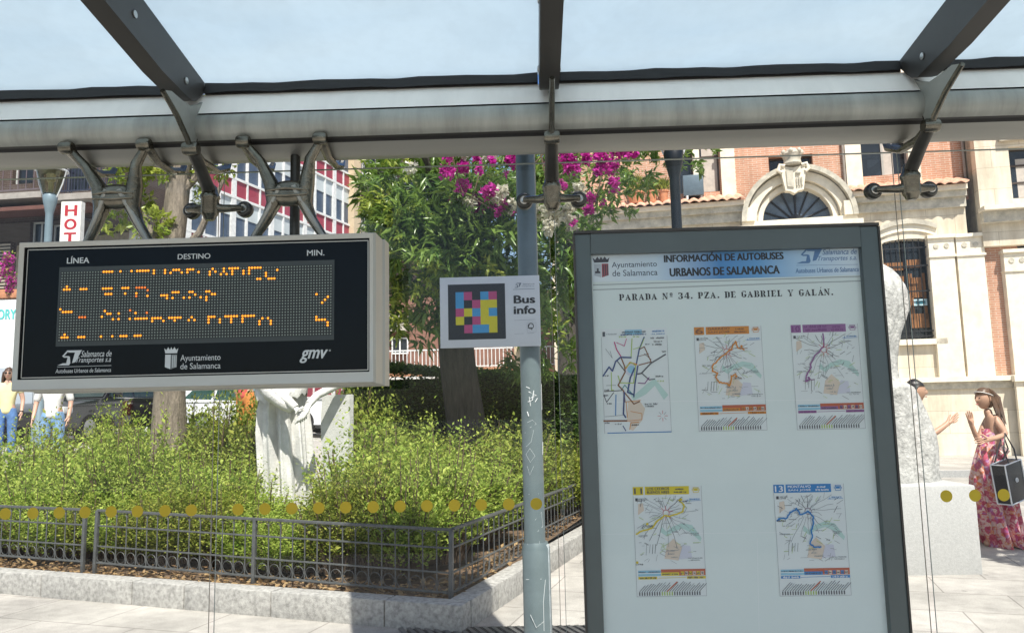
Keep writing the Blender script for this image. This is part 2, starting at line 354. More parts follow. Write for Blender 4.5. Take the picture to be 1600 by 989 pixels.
n6 = N(t, 'ShaderNodeTexNoise'); n6.inputs['Scale'].default_value = 26; n6.inputs['Detail'].default_value = 6; t.links.new(tc.outputs['Object'], n6.inputs['Vector'])
r6 = N(t, 'ShaderNodeMapRange'); r6.inputs['From Min'].default_value = .3; r6.inputs['From Max'].default_value = .6; r6.inputs['To Min'].default_value = .965; r6.inputs['To Max'].default_value = 1.; t.links.new(n6.outputs['Fac'], r6.inputs['Value'])
mm = N(t, 'ShaderNodeMath', operation='MULTIPLY'); t.links.new(r5.outputs[0], mm.inputs[0]); t.links.new(r6.outputs[0], mm.inputs[1])
x6 = N(t, 'ShaderNodeMix', data_type='RGBA', blend_type='MULTIPLY'); x6.inputs['Factor'].default_value = 1; t.links.new(cr.outputs[0], x6.inputs['A']); t.links.new(mm.outputs[0], x6.inputs['B'])
tl = N(t, 'ShaderNodeBsdfTranslucent'); t.links.new(x6.outputs['Result'], tl.inputs['Color'])
bs.inputs['Base Color'].default_value = (.55, .6, .62, 1); bs.inputs['Roughness'].default_value = .25
ms = N(t, 'ShaderNodeMixShader'); ms.inputs[0].default_value = .82
t.links.new(bs.outputs[0], ms.inputs[1]); t.links.new(tl.outputs[0], ms.inputs[2]); t.links.new(ms.outputs[0], o.inputs[0])
def roofz(y): return 2.66+(2.46-y)*SL
for k in range(-1, 5):
    xa = XR[k]+.01 if k >= 0 else -3.5; xb = XR[k+1]-.01 if k < 4 else 3.6
    b = MB(); b.prism([(xa, 2.46, roofz(2.46)), (xb, 2.46, roofz(2.46)), (xb, -.75, roofz(-.75)), (xa, -.75, roofz(-.75))], (0, 0, .012), FROST); b.build('roof_panel', shelter)
# rafters with rounded ends, screws, tie plates, glass spiders
for k, X in enumerate(XR):
    top = lambda y: roofz(y)-.004
    pr = [(-.7, top(-.7)), (2.45, top(2.45))]
    cy, cz, r = 2.315, 2.615, .058
    pr += [(2.44, top(2.44)-.03)] + [(cy+.01+.10*math.sin(a)*.9, cz+.01-r*1.15*math.cos(a)-.0) for a in (R(60), R(35), R(10), R(-15))]
    pr += [(2.15, top(2.15)-.135), (-.7, top(-.7)-.16)]
    b = MB(); b.prism([(X-.031, y, z) for y, z in pr], (.062, 0, 0), RAFT)
    raf = b.build('rafter', shelter)
    for y in (1.98, 2.30):
        z = top(y)-.075
        for s in (-1, 1): b = MB(); b.lathe([(.006, 0), (.011, .001), (.011, .004), (.006, .006)], STEEL, (X+s*.031, y, z), 10, Matrix.Rotation(s*math.pi/2, 4, 'Y')); b.build('screw', raf)
    J = XJ[k]
    ptp = [(2.16, 2.515), (2.20, 2.53), (2.26, 2.53), (2.33, 2.535), (2.40, 2.57), (2.46, 2.615), (2.47, 2.60), (2.43, 2.52), (2.39, 2.46), (2.368, 2.405), (2.345, 2.40), (2.32, 2.43), (2.25, 2.475)]
    b = MB(); b.prism([(J-.005, y, z) for y, z in ptp], (.010, 0, 0), ALU_DULL); b.tube([(J, y, z) for y, z in ((2.46, 2.615), (2.43, 2.52), (2.392, 2.462), (2.37, 2.41))], .006, CAST, 6)
    b.tube([(J, 2.155, 2.512), (J, 2.25, 2.472), (J, 2.325, 2.425), (J, 2.35, 2.40)], [.008, .009, .009, .01], CAST, 8)
    b.build('tie_plate', shelter)
    b = MB()
    b.tube([(J, 2.345, 2.41), (J, 2.36, 2.395)], [.02, .02], CAST_DARK, 10)
    b.lathe([(.008, -.024), (.019, -.024), (.022, -.016), (.022, .016), (.019, .024), (.008, .024)], CAST, (J, 2.352, 2.402), 14, Matrix.Rotation(R(90), 4, 'Y'))
    b.tube([(J, 2.352, 2.402), (J, 2.43, 2.385), (J, 2.55, 2.392), (J, 2.64, 2.43), (J, 2.66, 2.47)], [.018, .015, .014, .014, .012], CAST, 8)
    b.tube([(J, 2.36, 2.40), (J, 2.43, 2.355), (J, 2.49, 2.31)], [.02, .022, .024], CAST_DARK, 10, flatk=.7)
    b.lathe([(.014, 2.205), (.020, 2.21), (.022, 2.218), (.026, 2.222), (.029, 2.23), (.029, 2.275), (.032, 2.28), (.032, 2.29), (.027, 2.296), (.022, 2.32), (.012, 2.33)], CAST, (J, 2.505, 0), 18)
    b.build('spider_hub', shelter)
    for s in (-1, 1):
        b = MB(); b.tube([(J, 2.505, 2.252), (J+s*.04, 2.515, 2.247), (J+s*.092, 2.545, 2.256)], [.020, .014, .011], CAST, 10)
        sp = b.build('spider_arm', shelter)
        b = MB(); b.lathe([(.012, .028), (.024, .026), (.028, .018), (.028, .0), (.022, -.006), (.0215, -.010), (.012, -.012), (.006, -.009)], CAST_DARK, (J+s*.093, 2.568, 2.258), 20, Matrix.Rotation(R(-90), 4, 'X') @ Matrix.Scale(1, 4))
        b.lathe([(.013, -.002), (.015, -.004), (.012, -.006), (.005, -.005)], STEEL, (J+s*.093, 2.557, 2.258), 14, Matrix.Rotation(R(-90), 4, 'X'))
        b.build('clamp_disc', sp)
# clear rear panes with ochre warning dots
GEDGE = mat('pane edge', (.30, .34, .31), .25, 0, .1, 10); GLINE = mat('pane joint silicone', (.28, .25, .2), .5, 0, .1, 10)
DOT = mat('ochre film dot', (.56, .40, .012), .5, 0, .05, 10)
dots_px = [9, 52, 93, 133, 174, 215, 258, 299, 372, 414, 456, 498, 540, 583, 625, 667, 710, 752, 795, 838, 1480, 1525, 1570]
for k in range(4):
    xa, xb = XJ[k]+.009, XJ[k+1]-.009
    b = MB(); b.add([(xa, 2.6, .12), (xb, 2.6, .12), (xb, 2.6, 2.40), (xa, 2.6, 2.40)], [(0, 1, 2, 3)], GLASS); pane = b.build('glass_pane', shelter)
    b = MB()
    for x in (xa, xb): b.bb(x-.0009, x+.0009, 2.599, 2.602, .12, 2.40, GEDGE if x == xa else GLINE)
    b.bb(xa, xb, 2.598, 2.606, 2.3985, 2.4015, GEDGE); b.build('pane_edge', pane)
    for q in dots_px:
        x = at(q, 790, 2.599).x
        if xa < x < xb:
            b = Board(2.599, 0); b.disc(x, 1.2385, .0196, DOT, 0, 24)
            o = b.build('warning_dot', pane)
# support posts left and right of the photo
for X in (-2.85, 3.0):
    b = MB(); b.tube([(X, 2.5, 0), (X, 2.5, 2.5)], .05, CAST, 16); b.bb(X-.11, X+.11, 2.39, 2.61, 0, .02, CAST); b.build('post', shelter)

# ---------------------------------------------------------------- electronic departure display
disp = empty('departure_display', (-1.025, 2.28, 1.64), 'wide black electronic departure display in silver frame hanging from the shelter beam', 'display')
XL, XRt, ZB, ZT, YF, YB = -1.574, -.4775, 1.641, 2.092, 2.28, 2.475
FR = mat('silver display frame', (.50, .49, .44), .38, .35, .05, 4, 0)
b = MB()
iz0, iz1, ix0, ix1 = ZB+.030, ZT-.014, XL+.014, XRt-.012
def ringf(mb, A, B, m):  # two rectangles (x0,x1,z0,z1,y)
    c = lambda a: [(a[0], a[4], a[2]), (a[1], a[4], a[2]), (a[1], a[4], a[3]), (a[0], a[4], a[3])]
    P, Q = c(A), c(B); mb.add(P+Q, [(i, (i+1) % 4, 4+(i+1) % 4, 4+i) for i in range(4)], m)
ringf(b, (XL, XRt, ZB, ZT, YF), (ix0, ix1, iz0, iz1, YF+.004), FR)
ringf(b, (ix0, ix1, iz0, iz1, YF+.004), (ix0, ix1, iz0, iz1, YF+.016), RUB)
ringf(b, (XL, XRt, ZB, ZT, YF), (XL-.006, XRt+.006, ZB-.004, ZT+.004, YF+.012), FR)
ringf(b, (XL-.006, XRt+.006, ZB-.004, ZT+.004, YF+.012), (XL-.006, XRt+.006, ZB-.004, ZT+.004, YB-.08), FR)
ringf(b, (XL-.006, XRt+.006, ZB-.004, ZT+.004, YB-.08), (XL-.012, XRt+.012, ZB-.008, ZT+.008, YB-.07), FR)
ringf(b, (XL-.012, XRt+.012, ZB-.008, ZT+.008, YB-.07), (XL-.012, XRt+.012, ZB-.008, ZT+.008, YB), FR)
b.add([(XL, YB, ZB), (XRt, YB, ZB), (XRt, YB, ZT), (XL, YB, ZT)], [(0, 1, 2, 3)], FR)
b.build('frame', disp)
DG = mat('black display glass', (.006, .009, .012), .12, 0, .1, 2); DG.node_tree.nodes['Principled BSDF'].inputs['Specular IOR Level'].default_value = .12
Yg = YF+.014
b = MB(); b.add([(ix0, Yg, iz0), (ix1, Yg, iz0), (ix1, Yg, iz1), (ix0, Yg, iz1)], [(0, 1, 2, 3)], DG)
b.build('screen_glass', disp)
b = Board(Yg, .0012); b.line([(ix0+.006, iz0+.006), (ix1-.006, iz0+.006), (ix1-.006, iz1-.006), (ix0+.006, iz1-.006), (ix0+.006, iz0+.006)], .003, FR, 1); b.build('inner_bezel', disp)
# dot matrix: 97 x 25, unlit dots are the panel's own pattern
mx0, mz1 = Board(Yg).px(96, 425); mx1, mz0 = Board(Yg).px(519, 526); NC, NR = 97, 25
pit = (mx1-mx0)/NC; mz1 = at(310, 419, Yg).z; mz0 = mz1-pit*NR
m, t, bs, o = newmat('dot matrix panel'); tc = N(t, 'ShaderNodeTexCoord'); sp = N(t, 'ShaderNodeSeparateXYZ'); t.links.new(tc.outputs['Object'], sp.inputs[0])
def cell(out, off):
    a = N(t, 'ShaderNodeMath', operation='ADD'); a.inputs[1].default_value = off; t.links.new(out, a.inputs[0])
    q = N(t, 'ShaderNodeMath', operation='DIVIDE'); q.inputs[1].default_value = pit; t.links.new(a.outputs[0], q.inputs[0])
    f = N(t, 'ShaderNodeMath', operation='FRACT'); t.links.new(q.outputs[0], f.inputs[0])
    s_ = N(t, 'ShaderNodeMath', operation='SUBTRACT'); s_.inputs[1].default_value = .5; t.links.new(f.outputs[0], s_.inputs[0])
    p_ = N(t, 'ShaderNodeMath', operation='POWER'); p_.inputs[1].default_value = 2; t.links.new(s_.outputs[0], p_.inputs[0]); return p_.outputs[0]
org = ROOTM[disp.name].translation
ad = N(t, 'ShaderNodeMath', operation='ADD'); t.links.new(cell(sp.outputs[0], org.x-mx0+10*pit), ad.inputs[0]); t.links.new(cell(sp.outputs[2], org.z-mz0+10*pit), ad.inputs[1])
ls = N(t, 'ShaderNodeMath', operation='LESS_THAN'); ls.inputs[1].default_value = .055; t.links.new(ad.outputs[0], ls.inputs[0])
mx = N(t, 'ShaderNodeMix', data_type='RGBA'); mx.inputs['A'].default_value = (.012, .016, .015, 1); mx.inputs['B'].default_value = (.26, .30, .26, 1)
t.links.new(ls.outputs[0], mx.inputs['Factor']); t.links.new(mx.outputs['Result'], bs.inputs['Base Color']); bs.inputs['Roughness'].default_value = .4
DM = m
b = Board(Yg, .0012); b.rect(mx0-.006, mz0-.014, mx1+.006, mz1+.014, mat('matrix bezel', (.035, .045, .045), .4, 0, .05, 4), 1); b.rect(mx0, mz0, mx1, mz1, DM, 2); dm = b.build('dot_matrix', disp)
AMB = emit('amber led', (1, .31, .02), 1.05); AMB2 = emit('dim amber led', (.9, .2, .03), .5)
def segs(L, off):
    out = set()
    for y, runs in L:
        for rn in runs:
            xa, xb = (rn, rn) if not isinstance(rn, tuple) else rn[:2]
            k = max(0, round((xb-xa)/28.7))
            for i in range(k+1):
                x = xa+off+(i*28.7); c = round((x-97+20*(y-200)/670)/28.75); r = round((y-203+.033*(x-95))/28.3)
                if 0 <= c < NC and 0 <= r < NR: out.add((c, r))
    return out
lit = segs([(195, [(525, 615), 695]), (185, [808, (865, 980), 1035]), (210, [1035]), (175, [1150, (1235, 1300)]), (205, [1150]), (200, [1208, 1320]), (165, [(1405, 1465)]), (196, [1378, 1492]),
  (350, [150]), (378, [(120, 180)]), (375, [(290, 350)]), (368, [(520, 605)]), (425, [(545, 605)]), (362, [(715, 775)]), (418, [742]), (415, [858, 970]), (410, [(1113, 1170)]), (437, [1170, 1228]), (403, [(1255, 1315)]), (432, [1343, 1400]), (398, [(1428, 1487)]), (428, [1515]),
  (585, [85, 197]), (608, [(110, 170)]), (598, [(540, 597)]), (595, [680]), (655, [505, 620, 678]), (590, [850]), (648, [790, (848, 963)]), (640, [(1020, 1107)]), (668, [1020, 1135]), (636, [(1193, 1310)]), (665, [1250]), (630, [1423]), (660, [1393, 1450]),
  (840, [(97, 157)]), (815, [127]), (838, [(270, 330)]), (830, [497, 612]), (826, [(697, 760)]), (824, [(842, 900)])], 0)
lit |= segs([(165, [15, 45]), (195, [75]), (160, [247]), (188, [218, 275]), (215, [190, 305]), (158, [362]), (188, [362]), (215, [362]), (155, [(420, 510)]), (185, [420]), (212, [420]), (182, [538]), (210, [538]), (150, [(595, 710)]), (180, [595]), (207, [595]), (238, [683, 712]), (178, [768]), (205, [768]), (235, [(797, 855)]), (172, [887]),
  (398, [(10, 70)]), (427, [98, 155]), (393, [(155, 275)]), (455, [155]), (390, [1293]), (418, [1410]), (447, [1380]), (475, [1350]), (630, [5]), (658, [35]), (625, [(205, 265)]), (658, [178, 293]), (688, [178, 293]), (618, [(350, 468)]), (650, [410]), (682, [410]), (615, [(527, 645)]), (650, [527]), (682, [527]), (638, [733, 790]), (672, [703, 820]), (700, [703, 820]),
  (622, [1290]), (652, [(1290, 1380)]), (682, [1410]), (712, [1410])], 1417)
dim = segs([(358, [(858, 970)]), (440, [858, 970]), (660, [(290, 335)]), (590, [790, 967]), (190, [695])], 0) - lit
b = Board(Yg, .0012)
for S, M_ in ((lit, AMB), (dim, AMB2)):
    for c, r in S: b.disc(mx0+(c+.5)*pit, mz1-(r+.5)*pit, pit*.40, M_, 3, 10)
b.build('lit_pixels', dm)
PR = flat('pale grey display print', (.55, .58, .58))
b = Board(Yg, .0012)
b.ptext('LÍNEA', 105, 412, 140, 400, PR, 1, .03); b.ptext('DESTINO', 278, 405.5, 329, 396, PR, 1, .02); b.ptext('MIN.', 480, 400, 507, 390.5, PR, 1, .02)
def st_logo(b, pts, M_, l=1):
    """slanted S and T monogram; pts gives the photo pixel box (left, bottom, right, top)"""
    ax, ay, bx, by = pts; x0_, z0_ = b.px(ax, ay); x1_, z1_ = b.px(bx, by); W, H = x1_-x0_, z1_-z0_
    q = lambda L: [(x0_+W*u, z0_+H*v) for u, v in L]
    b.poly(q([(0, 0), (.48, 0), (.53, .14), (.22, .14)]), M_, l); b.poly(q([(.36, .14), (.53, .14), (.50, .58), (.42, .62)]), M_, l+.1)
    b.poly(q([(.18, .62), (.46, .62), (.44, .52), (.26, .52)]), M_, l+.2); b.poly(q([(.18, .62), (.26, .62), (.46, 1), (.36, .96)]), M_, l+.15)
    b.poly(q([(.36, 1), (1, 1), (.92, .84), (.44, .86)]), M_, l+.3); b.poly(q([(.70, .85), (.94, .86), (.74, .2), (.60, .14)]), M_, l+.1)
def crest(b, box, mats, l=1):
    ax, ay, bx, by = box; x0_, z0_ = b.px(ax, ay); x1_, z1_ = b.px(bx, by); W, H = x1_-x0_, z1_-z0_
    q = lambda L: [(x0_+W*u, z0_+H*v) for u, v in L]
    A, B, C_ = mats
    b.poly(q([(.08, .72), (.92, .72), (1, .95), (.85, .86), (.72, 1), (.6, .87), (.5, 1), (.4, .87), (.28, 1), (.15, .86), (0, .95)]), A, l)
    b.poly(q([(.08, .1), (.48, 0), (.48, .66), (.08, .66)]), B, l); b.poly(q([(.52, 0), (.92, .1), (.92, .66), (.52, .66)]), C_, l)
    for u in (.6, .72, .84): b.poly(q([(u, .08), (u+.05, .08), (u+.05, .6), (u, .6)]), A, l+.4)
    b.poly(q([(.12, .2), (.44, .2), (.4, .3), (.34, .3), (.34, .44), (.22, .44), (.22, .3), (.12, .3)]), A, l+.4)
st_logo(b, (90, 571, 129, 547), PR)
b.ptext('Salamanca de', 127, 558, 175, 547, PR, 1, .01, .3); b.ptext('Transportes s.a', 119, 569, 174, 557, PR, 1, .01, .3)
b.line([b.px(90, 573.5), b.px(174, 571)], .0012, PR); b.ptext('Autobuses Urbanos de Salamanca', 87, 583, 174, 574.5, PR, 1, .012, .15)
DK = flat('dark print', (.02, .025, .03)); crest(b, (256, 577, 279, 542), (PR, PR, flat('mid grey print', (.2, .22, .22))))
b.ptext('Ayuntamiento', 282, 567, 345, 553, PR, 1, .0); b.ptext('de Salamanca', 282, 577, 345, 566, PR, 1, .0)
b.ptext('gmv', 469, 567, 512, 546, PR, 1, .03, .35); b.ptext('°', 514, 549, 517, 546, PR, 1)
b.build('lettering', disp)
# cast X brackets and centre tube that hang the display from the beam
for tl_, tr_, wa, fl, fr_ in (((-1.499, 2.425), (-1.243, 2.428), (-1.34, 2.26), (-1.445, 2.10), (-1.226, 2.10)), ((-.919, 2.427), (-.668, 2.43), (-.775, 2.255), (-.90, 2.10), (-.655, 2.10))):
    b = MB(); yy = 2.39
    for (tx, tz), (fx, fz), s in ((tl_, fl, -1), (tr_, fr_, 1)):
        b.tube([(tx, 2.385, tz), (tx+(wa[0]-tx)*.35, 2.39, tz-.06), (wa[0]+s*.058, 2.395, wa[1]+.035), (wa[0]+s*.05, 2.40, wa[1]-.03), (fx+(wa[0]-fx)*.38, 2.405, wa[1]-.085), (fx, 2.41, fz)], [.015, .020, .030, .030, .020, .015], CAST, 12, True, .8)
        b.tube([(wa[0]+s*.02, 2.372, wa[1]+.02), (fx+(wa[0]-fx)*.42, 2.385, wa[1]-.07), (fx, 2.395, fz)], [.010, .009, .007], ALU, 8)
        b.tube([(tx, 2.385, tz), (tx, 2.46, tz-.030), (tx, 2.56, tz-.028), (tx, 2.64, tz-.005), (tx, 2.66, tz+.02)], [.018, .014, .013, .013, .010], CAST, 8)
        b.lathe([(.007, -.021), (.017, -.021), (.021, -.014), (.021, .014), (.017, .021), (.007, .021)], CAST, (tx, 2.372, tz), 14, Matrix.Rotation(R(90), 4, 'Y'))
        b.box((fx, 2.41, 2.103), (.05, .04, .008), CAST, None, .003)
    b.sphere((wa[0], 2.395, wa[1]+.002), .072, .03, .043, CAST, 20, 12)
    for dz in (.012, -.012): b.tube([(wa[0]-.066, 2.372, wa[1]+dz*.6), (wa[0], 2.364, wa[1]+dz), (wa[0]+.066, 2.372, wa[1]+dz*.6)], [.004, .007, .004], CAST, 8)
    b.build('bracket', disp)
b = MB(); b.tube([(-.788, 2.50, 2.08), (-.788, 2.50, 2.43)], .0165, CAST_DARK, 16); b.build('hanging_tube', disp)

# ---------------------------------------------------------------- bus information panel
PX0, PX1, PZT, PZB, PYF = .1417, 1.1057, 2.107, .10, 2.42
info = empty('information_panel', ((PX0+PX1)/2, PYF, 0), 'tall grey framed bus information panel with five route maps', 'notice panel')
IX0, IX1, IZT = .194, 1.048, 2.037
b = MB()
b.bb(PX0, IX0, PYF, PYF+.09, PZB, PZT-.004, PANELGREY, .006); b.bb(IX1, PX1, PYF, PYF+.09, PZB, PZT-.004, PANELGREY, .006)
b.bb(IX0, IX1, PYF+.001, PYF+.09, IZT, PZT-.004, PANELGREY); b.bb(IX0, IX1, PYF+.001, PYF+.09, PZB, PZB+.09, PANELGREY)
b.bb(PX0-.002, PX1+.002, PYF-.004, PYF+.094, PZT-.0035, PZT+.006, mat('dark trim', (.05, .045, .04), .4, .3))
for x in (PX0-.001, PX1+.001): b.bb(x-.003, x+.003, PYF-.003, PYF+.02, PZB, PZT-.005, mat('dark trim', (.05, .045, .04), .4, .3))
b.build('frame', info)
for x in (PX0+.06, PX1-.06):
    b = MB(); b.bb(x-.035, x+.035, PYF+.03, PYF+.07, 0, PZB+.002, PANELGREY); b.bb(x-.08, x+.08, PYF-.03, PYF+.13, 0, .012, PANELGREY); b.build('leg', info)
YBd = PYF+.024
b = MB(); b.bb(IX0-.002, IX1+.002, YBd, YBd+.02, PZB+.085, IZT+.002, WHITE_BOARD)
back = b.build('backboard', info)
b = Board(YBd); gr = flat('grey rule', (.35, .4, .42)); lt = flat('light seam', (.88, .92, .93))
b.line([b.px(927, 445.5), b.px(1346, 432)], .003, gr); b.line([b.px(927, 453), b.px(1346, 439)], .003, gr)
for y_, w_, xx in ((628, .0012, (932, 1366)), (834, .001, (940, 1376))): b.line([b.px(xx[0], y_), b.px(xx[1], y_-4)], w_, lt)
b.line([b.px(1183, 840), b.px(1186, 985)], .001, lt)
b.build('seam', back)
m, t, bs, o = newmat('blue banner gradient'); tc = N(t, 'ShaderNodeTexCoord'); sp = N(t, 'ShaderNodeSeparateXYZ'); t.links.new(tc.outputs['Object'], sp.inputs[0])
mr = N(t, 'ShaderNodeMapRange'); mr.inputs['From Min'].default_value = -.43; mr.inputs['From Max'].default_value = .43; t.links.new(sp.outputs[0], mr.inputs['Value'])
cr = N(t, 'ShaderNodeValToRGB'); e = cr.color_ramp.elements; e[0].position = .05; e[0].color = (.75, .83, .88, 1); e[1].position = .95; e[1].color = (.70, .82, .92, 1)
for pos, c in ((.24, (.62, .76, .88)), (.48, (.06, .26, .60)), (.62, (.12, .36, .70)), (.78, (.45, .65, .85))): q = e.new(pos); q.color = (*c, 1)
t.links.new(mr.outputs[0], cr.inputs[0]); t.links.new(cr.outputs[0], bs.inputs['Base Color']); bs.inputs['Roughness'].default_value = .4; BAN = m
b = Board(YBd); xA, zA = b.px(926, 442); xB, zB = b.px(1346, 390); b.rect(xA, b.px(926, 441)[1], b.px(1346, 430)[0], IZT-.0005, BAN, 1); ban = b.build('header_banner', info)
b = Board(YBd)
crest(b, (927, 434, 952, 401), (flat('charcoal print', (.05, .05, .06)), flat('pale shield print', (.5, .55, .6)), flat('red shield print', (.35, .08, .1))), 2)
NV = flat('slate lettering', (.03, .05, .09))
b.ptext('Ayuntamiento', 956, 421, 1026, 408, NV, 2, .0); b.ptext('de Salamanca', 957, 432, 1027, 420.5, NV, 2, .0)
b.ptext('INFORMACIÓN DE AUTOBUSES', 1038, 410, 1223, 391.5, BLACK, 2, .05); b.ptext('URBANOS DE SALAMANCA', 1047, 432, 1217, 415, BLACK, 2, .055)
LB = flat('mid blue print', (.10, .22, .45)); st_logo(b, (1244, 412, 1285, 389), LB, 2)
b.ptext('Salamanca de', 1285, 398.5, 1338, 388.5, LB, 2, .005, .3); b.ptext('Transportes s.a.', 1278, 410, 1338, 399, LB, 2, .005, .3)
b.line([b.px(1244, 415), b.px(1340, 413.5)], .001, LB, 2); b.ptext('Autobuses Urbanos de Salamanca', 1243, 427, 1341, 417, LB, 2, .012, .12)
b.build('lettering', ban)
# stencil serif stop title drawn glyph by glyph: stems, hairlines, slabs on a 10 x 10 grid
GL = {'P': [(0, 0, 5, 1), (1, 1, 4, 9), (0, 9, 4, 10), (4.8, 8.8, 7, 10), (6, 5, 8.6, 9.2), (4.8, 4, 7.5, 5.2)],
 'A': [(0, 0, 3, 1), ('q', 1, 1, 2.2, 1, 4.9, 9, 4.2, 9), ('q', 5, 10, 4, 8.6, 6, 1, 9, 1), (5.2, 0, 10, 1), (2.6, 3, 5.4, 4)],
 'R': [(0, 0, 5, 1), (1, 1, 4, 9), (0, 9, 4, 10), (4.8, 8.8, 7, 10), (6, 5.6, 8.6, 9.2), (4.8, 4.8, 7.2, 5.8), ('q', 5, 4.6, 7.4, 4.6, 9.4, 0, 6.4, 0), (9, 0, 10, 1)],
 'D': [(0, 0, 4, 1), (1, 1, 4, 9), (0, 9, 4, 10), (4.8, 9, 7, 10), (6, 1.2, 9, 8.8), (4.8, 0, 7, 1)],
 'N': [(0, 0, 3, 1), (1.2, 1, 2, 9), ('q', 0, 10, 3.4, 10, 8.8, 0, 7, 0), (7.6, 1, 8.6, 9), (6.4, 9, 10, 10)],
 'º': [(1.5, 6, 3, 9.6), (4.5, 6, 6, 9.6), (2, 9.2, 5.5, 10), (2, 5.6, 5.5, 6.4), (1.2, 3.8, 6.2, 4.6)],
 '3': [(1, 9, 6, 10), (5, 5.6, 8, 9.4), (3, 4.7, 6, 5.5), (5.2, .8, 8.4, 4.6), (1, 0, 6.4, 1), (.6, 1.2, 2.4, 3), (.6, 7.6, 2.4, 9)],
 '4': [(5, 1, 8, 10), (4, 0, 9, 1), ('q', .2, 3, 1.4, 3, 5, 9, 4.6, 10), (.2, 2.4, 4.6, 3.6), (8.3, 2.4, 9.6, 3.6)],
 '.': [(1, 0, 3.6, 2.4)], ' ': [],
 'Z': [(.5, 9, 8.6, 10), (.5, 7, 1.4, 9), ('q', .3, 1, 3.6, 1, 8.6, 9, 5.2, 9), (.3, 0, 8.6, 1), (7.8, 1, 8.7, 3)],
 'E': [(0, 0, 4, 1), (1, 1, 4, 9), (0, 9, 8, 10), (7.2, 7, 8, 9), (4.8, 4.6, 6.4, 5.6), (4.6, 0, 8.4, 1), (7.6, 1, 8.4, 3)],
 'G': [(.6, 1.6, 3.4, 8.4), (2.2, 8.9, 7, 10), (2.2, 0, 7, 1.1), (7, 7, 8.2, 10), (5.8, 1, 8.6, 4), (5, 4, 9.6, 4.9)],
 'B': [(0, 0, 4, 1), (1, 1, 4, 9), (0, 9, 4, 10), (4.8, 9, 7, 10), (6, 5.8, 8.4, 9.2), (4.8, 4.7, 7, 5.6), (6.2, .8, 9, 4.8), (4.8, 0, 7.2, 1)],
 'I': [(.4, 0, 5, 1), (1.4, 1, 4, 9), (.4, 9, 5, 10)], 'L': [(0, 0, 8, 1), (1, 1, 4, 9), (0, 9, 5, 10), (7.2, 1, 8, 3.6)],
 'Y': [('q', .8, 9, 3.6, 9, 5.6, 4.6, 4, 4.2), (0, 9, 4.4, 10), (3.4, 1, 6.2, 4.2), (2.6, 0, 7, 1), ('q', 6, 5, 6.6, 4.8, 8.8, 9, 8, 9), (6.8, 9, 10, 10)]}
GL['Á'] = GL['A']+[('q', 4.4, 10.8, 5.2, 10.8, 7, 13, 5.4, 13)]
WD = {'.': 4.6, ' ': 6, 'I': 5.6, 'º': 7, 'A': 10.4, 'N': 10.4, 'R': 10.4, 'Y': 10.4}
b = Board(YBd); txt = 'PARADA Nº 34. PZA. DE GABRIEL Y GALÁN.'
adv = [WD.get(c, 9.4)+1.4 for c in txt]; T0 = b.px(967.5, 470); T1 = b.px(1304, 464.5); sc_ = (T1[0]-T0[0])/sum(adv); hs = .0183*1.12/10; cur = T0[0]
for c, a in zip(txt, adv):
    for k, s_ in enumerate(GL[c]):
        zb = T0[1]+.0005
        if s_[0] == 'q': pts = [(cur+s_[i]*sc_, zb+s_[i+1]*hs) for i in (1, 3, 5, 7)]
        else: pts = [(cur+s_[0]*sc_, zb+s_[1]*hs), (cur+s_[2]*sc_, zb+s_[1]*hs), (cur+s_[2]*sc_, zb+s_[3]*hs), (cur+s_[0]*sc_, zb+s_[3]*hs)]
        b.poly(pts, BLACK, 1+.05*k)
    cur += a*sc_
b.build('stop_title', info)
# ---------------------------------------------------------------- route maps glued inside the panel
PAPER = flat('map paper', (.76, .82, .83)); GREYL = flat('map grey line', (.30, .33, .36)); DARKL = flat('map dark line', (.07, .08, .10))
RIVER = flat('map river', (.50, .70, .66)); TAN = flat('map tan area', (.72, .62, .52)); LILAC = flat('map lilac area', (.64, .66, .76)); SKYB = flat('map sky blue', (.28, .55, .72))
RUST = flat('map rust', (.50, .12, .06)); GREENL = flat('map green line', (.40, .55, .12)); REDL = flat('map red line', (.60, .03, .05)); PURP = flat('map purple', (.20, .05, .22)); PINKL = flat('map magenta', (.55, .04, .22)); NAVYL = flat('map navy line', (.03, .07, .22)); BLUEL = flat('map blue line', (.03, .22, .55)); YELL = flat('map yellow', (.72, .58, .03)); ORAN = flat('map orange', (.66, .25, .03)); BROWNL = flat('map brown', (.22, .09, .04)); WHITEP = flat('map white print', (.85, .88, .9)); MAUVE = flat('map mauve', (.30, .13, .32)); TEAL = flat('map teal', (.05, .30, .30))
class Map(Board):
    def __init__(s, Y, box):
        super().__init__(Y, .0006); s.x0, s.z1 = s.px(box[0], box[1]); s.x1, s.z0 = s.px(box[2], box[3]); s.W = s.x1-s.x0; s.H = s.z1-s.z0
    def q(s, u, v): return s.x0+s.W*u, s.z0+s.H*v
    def R_(s, u0, v0, u1, v1, m, l=2): s.rect(*s.q(u0, v0), *s.q(u1, v1), m, l)
    def L_(s, pts, m, w=.0016, l=3): s.line([s.q(*p) for p in pts], w, m, l)
    def T_(s, t, u0, v0, u1, v1, m, l=4, bold=.02, sh=0): s.text(t, *s.q(u0, v0), *s.q(u1, v1), m, l, bold, sh)
    def sq(s, u0, v0, u1, v1, m, l=4, w=.0011):
        """a line of print too small to read"""
        u = u0
        while u < u1:
            if rnd.random() > .14: s.L_([(u, v0+(v1-v0)*rnd.uniform(0, .3)), (u+rnd.uniform(-.003, .003), v0+(v1-v0)*rnd.uniform(.5, 1))], m, w, l)
            u += w/s.W*1.45
